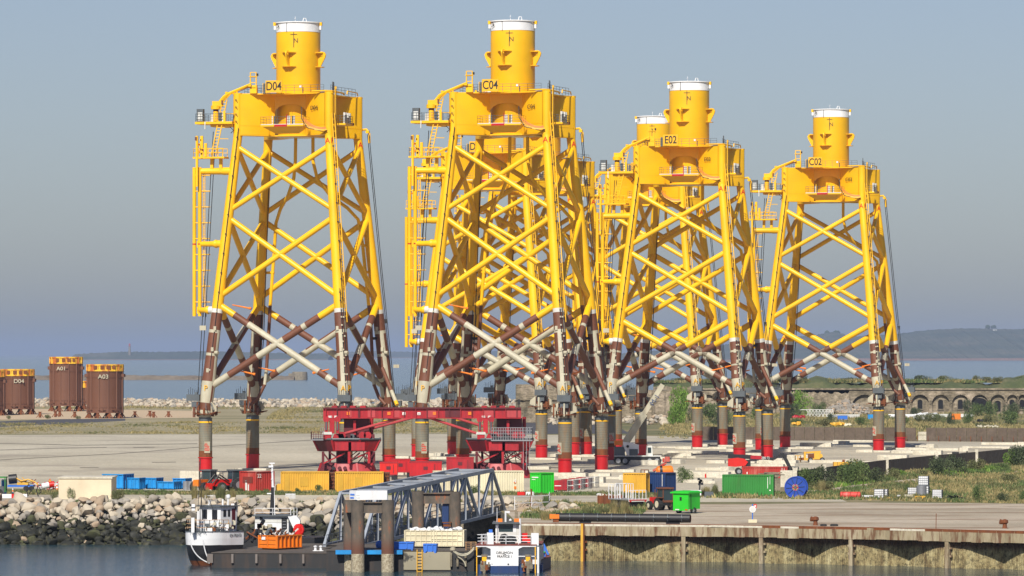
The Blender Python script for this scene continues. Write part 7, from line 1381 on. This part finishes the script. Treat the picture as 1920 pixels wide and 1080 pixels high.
mb = MB(); mb.tube([(W(948, Yh), Yh, zt_), (W(948, Yh), Yh, ZY(958, Yh))], .1, 8); mb.tube([(W(932, Yh), Yh - .3, zd), (W(932, Yh), Yh - .3, ZY(952, Yh))], .03, 6); mb.tube([(W(975, Yh), Yh - .3, zd), (W(975, Yh), Yh - .3, ZY(972, Yh))], .1, 8); mb.cbox((W(952, Yh), Yh, ZY(960, Yh)), (.4, .2, .2)); mb.lathe((W(957, Yh), Yh), [(.02, zt_ + .2), (.15, zt_ + .3), (.15, zt_ + .4), (.02, zt_ + .5)], 8); mb.build('mast', 'white', T_)
mb = MB(); mb.box(W(913, Yw), W(925, Yw), Yw + .1, Yw + .9, zd + .1, ZY(999, Yw), 0); mb.box(W(996, Yw), W(1010, Yw), Yw + .1, Yw + .9, zd + .0, ZY(1000, Yw), 0); mb.build('deck_locker', 'white', T_)
mb = MB(); mb.box(W(978, Yh), W(989, Yh), Yh + .2, Yh + 1.2, zd + .3, ZY(1000, Yh), 0); mb.box(W(989, Yh), W(994, Yh), Yh + .2, Yh + 1, zd + .1, zd + .6, 0); mb.build('fuel_tank', 'brightred', T_)
mb = MB(); mb.cbox((W(920, Yw), Yw + .5, ZY(996, Yw)), (.35, .35, .3), 0); mb.build('bucket', 'tubblue', T_)
mb = MB(); mb.rail([(x0 + .1, Yw, zd + .12), (wx(913), Yw, zd + .12)], .95, 0, .05, .5, 3); mb.rail([(wx(925), Yw, zd + .12), (wx(996), Yw, zd + .12)], .85, 0, .05, 1.2, 3); mb.rail([(x0 + .1, Yw, zd + .12), (x0 + 1.6, Yw + 3.5, zd + .12)], .95, 0, .05, 1, 3); mb.build('railing', 'white', T_)
mb = MB(); P = [(wx(938), Yw + .5, zd + .3), (wx(942), Yw + .5, zd + .9), (wx(946), Yw + .5, zd + .95), (wx(952), Yw + .5, zd + .75), (wx(964), Yw + .5, zd + .7), (wx(966), Yw + .5, zd + .3)]; mb.prism([(P[0][0], Yw + .4), (P[-1][0], Yw + .4), (P[-1][0], Yw + 1.2), (P[0][0], Yw + 1.2)], zd + .12, zd + .5, 0); mb.tube(P, .22, 10, 0); mb.lathe((wx(948), Yw + .8), [(.3, zd + .3), (.38, zd + .6), (.2, zd + .85)], 12, mat=1); mb.build('hawser_reel', ['black', 'leggrey'], T_)
for px in (908, 990):
    mb = MB(); c = wx(px); mb.box(c - .22, c + .22, Yw - .1, Yw + .3, ZY(1052, Yw), ZY(1044, Yw), 0); mb.box(c - .3, c + .3, Yw - .15, Yw + .3, ZY(1042, Yw), ZY(1040, Yw), 1); rn = random.Random(px)
    for k in range(16): mb.cbox((c + rn.uniform(-.5, .5), Yw - .1 + rn.uniform(-.2, .3), ZY(rn.uniform(1052, 1068), Yw)), (rn.uniform(.1, .4), .2, rn.uniform(.2, .6)), rn.choice([1, 1, 2]))
    mb.tube([(c, Yw - .2, ZY(1052, Yw)), (c, Yw - .2, -5)], .16, 8, 1); mb.build('stern_drive', ['yellow2', 'oldconc', 'rust'], T_)
text('boat_name', 'DRUMON', .34, 'textblack', T_, (wx(946), Yw - .03, ZY(1036.5, Yw)), xs=1.1); text('boat_name', '29', .26, 'textblack', T_, (wx(946), Yw - .03, ZY(1040, Yw))); text('boat_name', 'FRANCE 1', .32, 'textblack', T_, (wx(946), Yw - .03, ZY(1043.5, Yw)), xs=1.05)
mb = MB(); [mb.tube([(wx(p), Yw - .03, ZY(q, Yw)), (wx(p), Yw - .001, ZY(q, Yw))], r_, 10) for p, q, r_ in ((953, 1058, .08), (922.5, 1057.5, .05))]; mb.build('drain_hole', 'black', T_)
mb = MB(); mb.bar((W(1020, 440), 440, ZY(1046, 440)), (W(1017, 440), 440, ZY(1020, 440)), .35, 0); mb.bar((W(1028, 442), 442, ZY(1040, 442)), (W(1019, 442), 442, ZY(1020, 442)), .2, 0)
mb.tube([(W(1018, 439), 439, ZY(1022, 439)), (W(1015, 439), 439, ZY(1030, 439)), (W(1021, 439), 439, ZY(1036, 439))], .07, 6, 1); mb.tube([(W(1012, 436), 436, -3.4), (W(1012, 436), 436, ZY(1032, 436))], .25, 10, 0); mb.build('deck_hoist', ['tubblue', 'lime'], T_)
mb = MB(); Yr = 430.8
for (p0, p1, p2) in (((889, 1026), (874, 1048), (853, 1034)), ((889, 1029), (872, 1052), (850, 1034)), ((858, 1044), (872, 1050), (873, 1062))):
    a, b_, c = [Vector((W(p[0], Yr), Yr, ZY(p[1], Yr))) for p in (p0, p1, p2)]; mb.tube([a.lerp(b_, u).lerp(b_.lerp(c, u), u) for u in [i / 8 for i in range(9)]], .06, 6)
mb.lathe((W(849, Yr + 2), Yr + 2), [(.3, zt2), (.3, zt2 + .2), (.1, zt2 + .3)], 10); tag(mb.build('mooring_rope', 'cream'), 'pale ropes looping from the tan pontoon to the white workboat', 'rope')
# small things at the shore
x, y, _ = G(553, 936); T_ = thing('white_fence', 'short white picket fence panel lying behind the boulders', 'fence', (x, y - 22, .8)); [MBx.build('slat', 'white', T_) for MBx in []]
for i in range(8): mb = MB(); mb.box(i * .15, i * .15 + .07, 0, .05, 0, .6); mb.build('slat', 'white', T_)
mb = MB(); mb.box(0, 1.15, .05, .08, .45, .55); mb.build('slat', 'white', T_)
# ------------------------------------------------------------------ boulders of the bank
rn = random.Random(44)
BK = thing('rock_bank', 'bank of pale boulders, black with weed near the water, left of the gangway', 'boulder bank', (0, 0, 0))
cand = []
rows = 18
for r_ in range(rows):
    u = r_ / (rows - 1)                                   # 0 at the foot, 1 at the crest
    z = ZW - .5 + u * 5.1; Y = 491 + u * 12.0; s = 1.15 + rn.uniform(-.1, .15)
    x = -62 + rn.uniform(0, 1)
    while x < .5:
        if z > -.2 or u < .99: cand.append((x, Y + rn.uniform(-.4, .4), z + rn.uniform(-.18, .22), rn.choice([.45, .55, .7, .8, .9, 1.15]) * rn.uniform(.85, 1.1), u))
        x += rn.uniform(.75, 1.5)
for k in range(70):                                        # right of the gangway
    u = rn.random(); cand.append((rn.uniform(.5, 9), 470 + u * 30 + rn.uniform(-1, 1), -1.2 + u * 1.5, rn.uniform(.6, 1.3), .9))
for k in range(45): cand.append((rn.uniform(-60, 2), 504 + rn.uniform(0, 4), .55 + rn.uniform(-.1, .1), rn.uniform(.4, .8), .95))
vis = lambda c: 1 if (-30 < c[0] < 3) else 0
idx = sorted(range(len(cand)), key=lambda i: -cand[i][3] * (1 if -57.5 < cand[i][0] else .1))
big = set(idx[:295]); mb = MB()
def rmat(u, z):
    v = z + rn.gauss(0, .38)
    if v < -1.75: return rn.choices(['rockdark', 'rockmoss', 'rocktan'], [14, 1.6, .7])[0]
    if v < -1.15: return rn.choices(['rockdark', 'rockmoss', 'rockgrey'], [3, 4, 2])[0]
    return rn.choices(['rockpale', 'rocktan', 'rockgrey'], [5, 2, 3])[0]
names = ['rockpale', 'rocktan', 'rockgrey', 'rockdark', 'rockmoss']
for i, (x, y, z, s, u) in enumerate(cand):
    m_ = rmat(u, z)
    if i in big:
        o = link('boulder', RM[m_][rn.randrange(8)], BK, (x, y, z)); o.scale = (s * rn.uniform(.85, 1.25), s * rn.uniform(.8, 1.1), s * rn.uniform(.6, .9)); o.rotation_euler = (rn.uniform(-.6, .6), rn.uniform(-.6, .6), rn.uniform(0, 6.3))
    else: rockpile(mb, x, y, z, s, names.index(m_), rn)
for k in range(1500):
    u = rn.random(); z = ZW - .2 + u * 4.6; rockpile(mb, rn.uniform(-62, 1), 491 + u * 12 + .5, z - .1, rn.uniform(.25, .55), names.index(rmat(u, z)), rn)
tag(mb.build('small_boulders', names, BK), kind='stuff')
mb = MB(); mb.add([(-1200, 490, -4.6), (-1.2, 490, -4.6), (-1.6, 506, .1), (-1200, 506, .1)], [(0, 1, 2, 3)]); struct('bank_core', mb, 'rockmoss')
# ------------------------------------------------------------------ vegetation
def leafmat(name, a, b_, c):
    m, t, b = mk(name); oi = nd(t, 'ShaderNodeTexCoord'); n1 = nd(t, 'ShaderNodeTexNoise'); n1.inputs['Scale'].default_value = 1.4; n1.inputs['Detail'].default_value = 5; t.links.new(oi.outputs['Object'], n1.inputs['Vector'])
    r1 = ramp(t, n1.outputs[0], [(.32, a), (.5, b_), (.68, c)]); t.links.new(r1.outputs[0], b.inputs['Base Color']); b.inputs['Roughness'].default_value = .8; M[name] = m
leafmat('leafgreen', (.035, .06, .015), (.07, .11, .025), (.13, .17, .05)); leafmat('leafdark', (.022, .035, .014), (.05, .07, .025), (.095, .11, .045)); leafmat('leafdry', (.12, .12, .04), (.24, .20, .08), (.36, .28, .12)); leafmat('leafbright', (.06, .12, .01), (.12, .22, .02), (.18, .28, .05)); leafmat('leafolive', (.06, .07, .02), (.11, .12, .04), (.20, .18, .08))
def bushmesh(sd_, n, mat, kind='bush'):
    r = random.Random(sd_); vs_, fs = [], []
    lobes = [(r.uniform(-.55, .55), r.uniform(-.55, .55), r.uniform(.25, .65), r.uniform(.28, .5)) for _ in range(7)]
    for k in range(n):
        if kind == 'bush':
            lx, ly, lz, lr = r.choice(lobes); d = Vector((r.gauss(0, 1), r.gauss(0, 1), r.gauss(0, 1))).normalized() * lr * r.uniform(.6, 1.05); p = Vector((lx, ly, lz)) + d
            if p.z < 0: p.z = abs(p.z) * .4
            s = r.uniform(.03, .075); q = [p + Vector((r.uniform(-1, 1), r.uniform(-1, 1), r.uniform(-1, 1))) * s for _ in range(3)]
        else:
            a = r.uniform(0, 6.28); rr_ = r.uniform(0, .45); p = Vector((rr_ * math.cos(a), rr_ * math.sin(a), 0)); h = r.uniform(.45, 1.05); l_ = Vector((math.cos(a) * r.uniform(.1, .5), math.sin(a) * r.uniform(.1, .5), h)); w = Vector((-math.sin(a + r.uniform(-1, 1)), math.cos(a), 0)) * r.uniform(.012, .03); q = [p - w, p + w, p + l_]
        b = len(vs_); vs_ += [tuple(v) for v in q]; fs.append((b, b + 1, b + 2))
    me = bpy.data.meshes.new(kind); me.from_pydata(vs_, [], fs); me.materials.append(M[mat]); me.update(); return me
BM = {m_: [bushmesh(i * 7 + 1, 2600, m_) for i in range(3)] for m_ in ('leafgreen', 'leafdark', 'leafolive', 'leafbright')}
GM = {m_: [bushmesh(i * 5 + 2, 420, m_, 'grass') for i in range(3)] for m_ in ('leafdry', 'leafolive', 'leafgreen')}
def bush(px, py, w, h, mat, lab, z=0, d=None, nm='bush', grp=None, i=0, Y=None):
    if Y is None: x, Y, _ = G(px, py, z)
    x = W(px, Y); W_ = w * Y / F / 2; H = h * Y / F
    me = (BM if mat in BM and nm != 'grass_tuft' else GM)[mat][i % 3]; o = link(nm, me, None, (x, Y, z), rn.uniform(-1, 1)); o.scale = (W_, d or W_ * .8, H); return tag(o, lab, {'bush': 'bush', 'tree': 'tree', 'grass_tuft': 'grass'}.get(nm, 'bush'), grp)
bush(136, 936, 25, 24, 'leafgreen', 'dense green bush against the middle of the beige building', i=1)
bush(104, 937, 22, 14, 'leafolive', 'reddish olive bush at the left corner of the beige building')
bush(214, 938, 40, 22, 'leafolive', 'grey-green bush at the right corner of the beige building', i=2)
bush(287, 940, 34, 20, 'leafolive', 'olive bush on the boulders below the blue skips')
bush(322, 940, 34, 18, 'leafolive', 'straggly olive bush right of its neighbour below the blue skips', i=1)
for k, (px, py, w, h, m_) in enumerate(((372, 940, 34, 34, 'leafdry'), (388, 938, 24, 26, 'leafdry'), (408, 938, 44, 34, 'leafolive'), (432, 938, 28, 26, 'leafdry'), (470, 939, 26, 18, 'leafolive'), (445, 922, 40, 9, 'leafgreen'), (500, 923, 30, 9, 'leafgreen'), (1030, 950, 40, 26, 'leafgreen'), (1062, 952, 34, 20, 'leafgreen'), (1020, 975, 60, 20, 'leafdry'), (1160, 967, 60, 34, 'leafdry'), (1130, 967, 36, 24, 'leafolive'), (1180, 966, 20, 20, 'leafdry'), (1325, 930, 40, 20, 'leafdry'), (1340, 928, 34, 24, 'leafolive'), (1535, 925, 40, 26, 'leafdry'), (1550, 922, 30, 20, 'leafolive'), (1100, 968, 40, 18, 'leafolive'))):
    for q in range(3): o = bush(px + rn.uniform(-.25, .25) * w, py + rn.uniform(-1, 1), w * .55, h * rn.uniform(.7, 1.05), m_, ['short ', 'tall ', 'middling '][q] + {'leafdry': 'straw-coloured', 'leafolive': 'olive', 'leafgreen': 'green'}[m_] + ' grass tuft ' + near(px), nm='grass_tuft', i=q, grp='tall grass tufts')
bush(600, 924, 22, 16, 'leafgreen', 'small green shrub at the foot of the left yellow container'); bush(560, 924, 16, 10, 'leafgreen', 'tiny green weed clump under the left yellow container', i=1); bush(885, 928, 30, 20, 'leafgreen', 'green bush in front of the cream container inside the gangway view', i=2)
# thickets, right
for k, (px, py, w, h, m_) in enumerate(((1520, 912, 54, 34, 'leafgreen'), (1550, 912, 60, 40, 'leafdark'), (1582, 908, 70, 40, 'leafgreen'), (1615, 906, 70, 44, 'leafgreen'), (1645, 905, 50, 30, 'leafdark'), (1535, 922, 60, 22, 'leafolive'), (1680, 900, 40, 22, 'leafolive'), (1690, 893, 40, 14, 'leafbright'), (1725, 892, 50, 12, 'leafolive'), (1770, 895, 60, 38, 'leafdark'), (1800, 890, 60, 38, 'leafdark'), (1820, 886, 50, 26, 'leafolive'), (1850, 884, 60, 12, 'leafbright'), (1885, 882, 40, 14, 'leafgreen'), (1895, 875, 44, 32, 'leafbright'), (1920, 876, 60, 40, 'leafdark'), (1950, 876, 60, 36, 'leafdark'), (1697, 922, 16, 16, 'leafgreen'), (1837, 941, 30, 30, 'leafgreen'), (1884, 941, 30, 18, 'leafdark'), (1915, 940, 26, 22, 'leafgreen'), (1742, 926, 24, 14, 'leafgreen'), (1290, 905, 44, 30, 'leafgreen'), (1700, 936, 20, 6, 'leafolive'), (1900, 905, 50, 16, 'leafolive'))):
    bush(px, py, w * 1.1, h * 1.05, m_, ['leafy bush', 'dark ragged bush', 'grey green bush', 'tangled bush', 'bushy shrub'][k % 5] + (' in the thicket, ' if py < 915 else ' on the rough grass, ') + near(px), i=k, grp='thicket by the panel wall')
# vegetation in front of fort and bastion
for k, (px, Y, w, h, m_) in enumerate(((1282, 1095, 60, 74, 'leafbright'), (1270, 1085, 44, 44, 'leafbright'), (1300, 1085, 40, 40, 'leafdark'), (1345, 1120, 70, 38, 'leafgreen'), (1360, 1090, 50, 26, 'leafdark'), (1420, 1150, 60, 30, 'leafgreen'), (1505, 1240, 50, 50, 'leafbright'), (1490, 1200, 46, 34, 'leafdark'), (1530, 1230, 40, 28, 'leafgreen'), (1750, 1100, 40, 22, 'leafolive'), (1785, 1080, 24, 26, 'leafdark'), (1812, 1090, 30, 28, 'leafgreen'), (1730, 1110, 40, 18, 'leafolive'), (1765, 1120, 36, 18, 'leafgreen'), (1830, 1240, 40, 26, 'leafgreen'), (1815, 1250, 26, 32, 'leafdark'), (1862, 1250, 36, 30, 'leafgreen'), (1890, 1230, 50, 28, 'leafdark'), (1900, 1100, 60, 26, 'leafgreen'), (1860, 1100, 40, 20, 'leafolive'), (1540, 1070, 50, 16, 'leafolive'), (1620, 1080, 40, 16, 'leafgreen'), (1500, 1080, 40, 14, 'leafgreen'), (1690, 1100, 30, 14, 'leafgreen'), (1560, 1090, 20, 22, 'leafdark'), (1720, 1260, 30, 16, 'leafdark'), (1930, 1200, 60, 30, 'leafgreen'), (1840, 1040, 30, 10, 'leafolive'))):
    bush(px, 0, w, h, m_, ['bush', 'shrub', 'thorny bush', 'leafy shrub'][k % 4] + ' growing ' + ('at the corner of the concrete bastion' if px < 1330 else 'by the fort junk, ' + near(px) if px > 1600 else 'by the broken fort wall, ' + near(px)), i=k, Y=Y, grp='bushes by the ruins')
rn2 = random.Random(3)
for k in range(26):
    px = rn2.uniform(1235, 1925); Y = YF + rn2.uniform(8, 18); bush(px, 0, rn2.uniform(20, 50), rn2.uniform(6, 13), rn2.choice(['leafgreen', 'leafdark', 'leafolive']), ['low', 'spreading', 'ragged'][k % 3] + ' scrub bush on the grassy fort rampart, ' + near(px), z=zt_f if 0 else ZY(716, YF), i=k, Y=Y, grp='scrub on the rampart')
for px, w, h in ((1560, 60, 8), (1262, 20, 10), (690, 26, 9), (760, 22, 9), (750, 12, 12), (1060, 30, 6)):
    bush(px, 0, w, h, 'leafdark', 'isolated dark scrub bush beyond the paving, ' + near(px), i=px, Y=1330 if px < 1100 else 1290, grp='scrub on the dry grass')
for k, (px, py) in enumerate(((18, 786), (92, 785), (146, 786), (225, 784), (738, 779), (85, 784))): bush(px, py, 14, 7, 'leafolive', 'little weed tuft at the asphalt road edge, ' + near(px), i=k, grp='weed tufts by the road')
# ground cover as one mass each
def cover(name, poly_px, n, mats, smin, smax, lab, seed, z=0, ylim=None, world=None, upr=False):
    r = random.Random(seed); vs_, fs, ms = [], [], []
    poly = world or pix(poly_px); xs = [p[0] for p in poly]; ys = [p[1] for p in poly]
    def ins(x, y):
        c = False; j = len(poly) - 1
        for i in range(len(poly)):
            if (poly[i][1] > y) != (poly[j][1] > y) and x < (poly[j][0] - poly[i][0]) * (y - poly[i][1]) / (poly[j][1] - poly[i][1]) + poly[i][0]: c = not c
            j = i
        return c
    cl = [(r.uniform(min(xs), max(xs)), r.uniform(min(ys), max(ys)), r.randrange(len(mats)), r.uniform(.5, 1.4)) for _ in range(max(12, n // 60))]
    k = 0; tries = 0
    while k < n and tries < n * 12:
        tries += 1
        if r.random() < .75: c = r.choice(cl); x, y, mi, sc = c[0] + r.gauss(0, (max(xs) - min(xs)) * .012 + .6), c[1] + r.gauss(0, (max(ys) - min(ys)) * .03 + .6), c[2], c[3]
        else: x, y, mi, sc = r.uniform(min(xs), max(xs)), r.uniform(min(ys), max(ys)), r.randrange(len(mats)), .7
        if not ins(x, y): continue
        k += 1; s = r.uniform(smin, smax) * sc
        for q in range(5):
            a = r.uniform(0, 6.28); w = Vector((math.cos(a), math.sin(a), 0)) * s * .22; p = Vector((x + r.uniform(-s, s) * .6, y + r.uniform(-s, s) * .6, z)); t_ = p + Vector((r.uniform(-.4, .4) * s, r.uniform(-.4, .4) * s, s * r.uniform(.5, 1))); b = len(vs_); vs_ += [tuple(p - w), tuple(p + w), tuple(t_)]; fs.append((b, b + 1, b + 2)); ms.append(mi)
    me = bpy.data.meshes.new(name); me.from_pydata(vs_, [], fs)
    for m_ in mats: me.materials.append(M[m_])
    me.polygons.foreach_set('material_index', ms); me.update(); o = link(name, me); return tag(o, lab, 'grass', kind='stuff')
cover('roadside_grass', None, 9000, ['leafgreen', 'leafolive', 'leafolive', 'leafdry'], .15, .45, 'low green and dry grass along the edges of the quay road', 1, world=[(-66, 548.5), (60, 542), (60, 552), (-66, 562)])
cover('shore_grass', None, 2600, ['leafolive', 'leafdry', 'leafgreen'], .25, .6, 'tall weeds among the boulders right of the gangway', 12, world=[(1, 470), (12, 458), (16, 505), (2, 508)])
cover('bank_grass', None, 3500, ['leafolive', 'leafdry', 'leafgreen'], .2, .5, 'grass between the boulders and the quay road', 2, world=[(-62, 509), (-1, 509), (14, 500), (22, 514), (-2, 521), (-62, 524)])
cover('meadow_grass', [(1150, 934), (1290, 931), (1480, 930), (1560, 921), (1700, 902), (1760, 894), (2000, 884), (2000, 946), (1560, 937), (1300, 934)], 16000, ['leafdry', 'leafolive', 'leafdry', 'leafgreen'], .2, .6, 'rough dry meadow grass right of the blue reel', 3)
cover('verge_grass', [(1490, 914), (1600, 900), (1760, 882), (2000, 862), (2000, 882), (1760, 893), (1600, 910), (1510, 922)], 7000, ['leafolive', 'leafgreen', 'leafdry', 'leafbright'], .25, .7, 'green weeds along the foot of the brown panel wall', 4)
cover('dune_grass', None, 9000, ['leafdry', 'leafolive', 'leafdry', 'leafdry'], .25, .7, 'patchy dune grass between the paving and the far boulders', 5, world=[(-170, 1400), (-75, 1400), (-66, 1170), (10, 1170), (20, 1450), (-175, 1450)])
cover('field_grass', None, 8000, ['leafdry', 'leafdry', 'leafdry', 'leafolive'], .2, .5, 'thin dry grass on the field beyond the paving', 6, world=[(-125, 962), (0, 962), (0, 1160), (-150, 1110)])
cover('scrubland', None, 12000, ['leafdry', 'leafolive', 'leafdry', 'leafdry'], .3, .9, 'weeds and scrub between the boundary wall and the fort', 7, world=[(30, 905), (112, 905), (150, 1280), (45, 1280)])
cover('rampart_grass', None, 9000, ['leafgreen', 'leafolive', 'leafdry'], .5, 1.3, 'tall grass on the crest of the fort rampart', 8, z=ZY(718, YF), world=[(41, YF + 7), (155, YF + 7), (155, YF + 18), (41, YF + 18)])
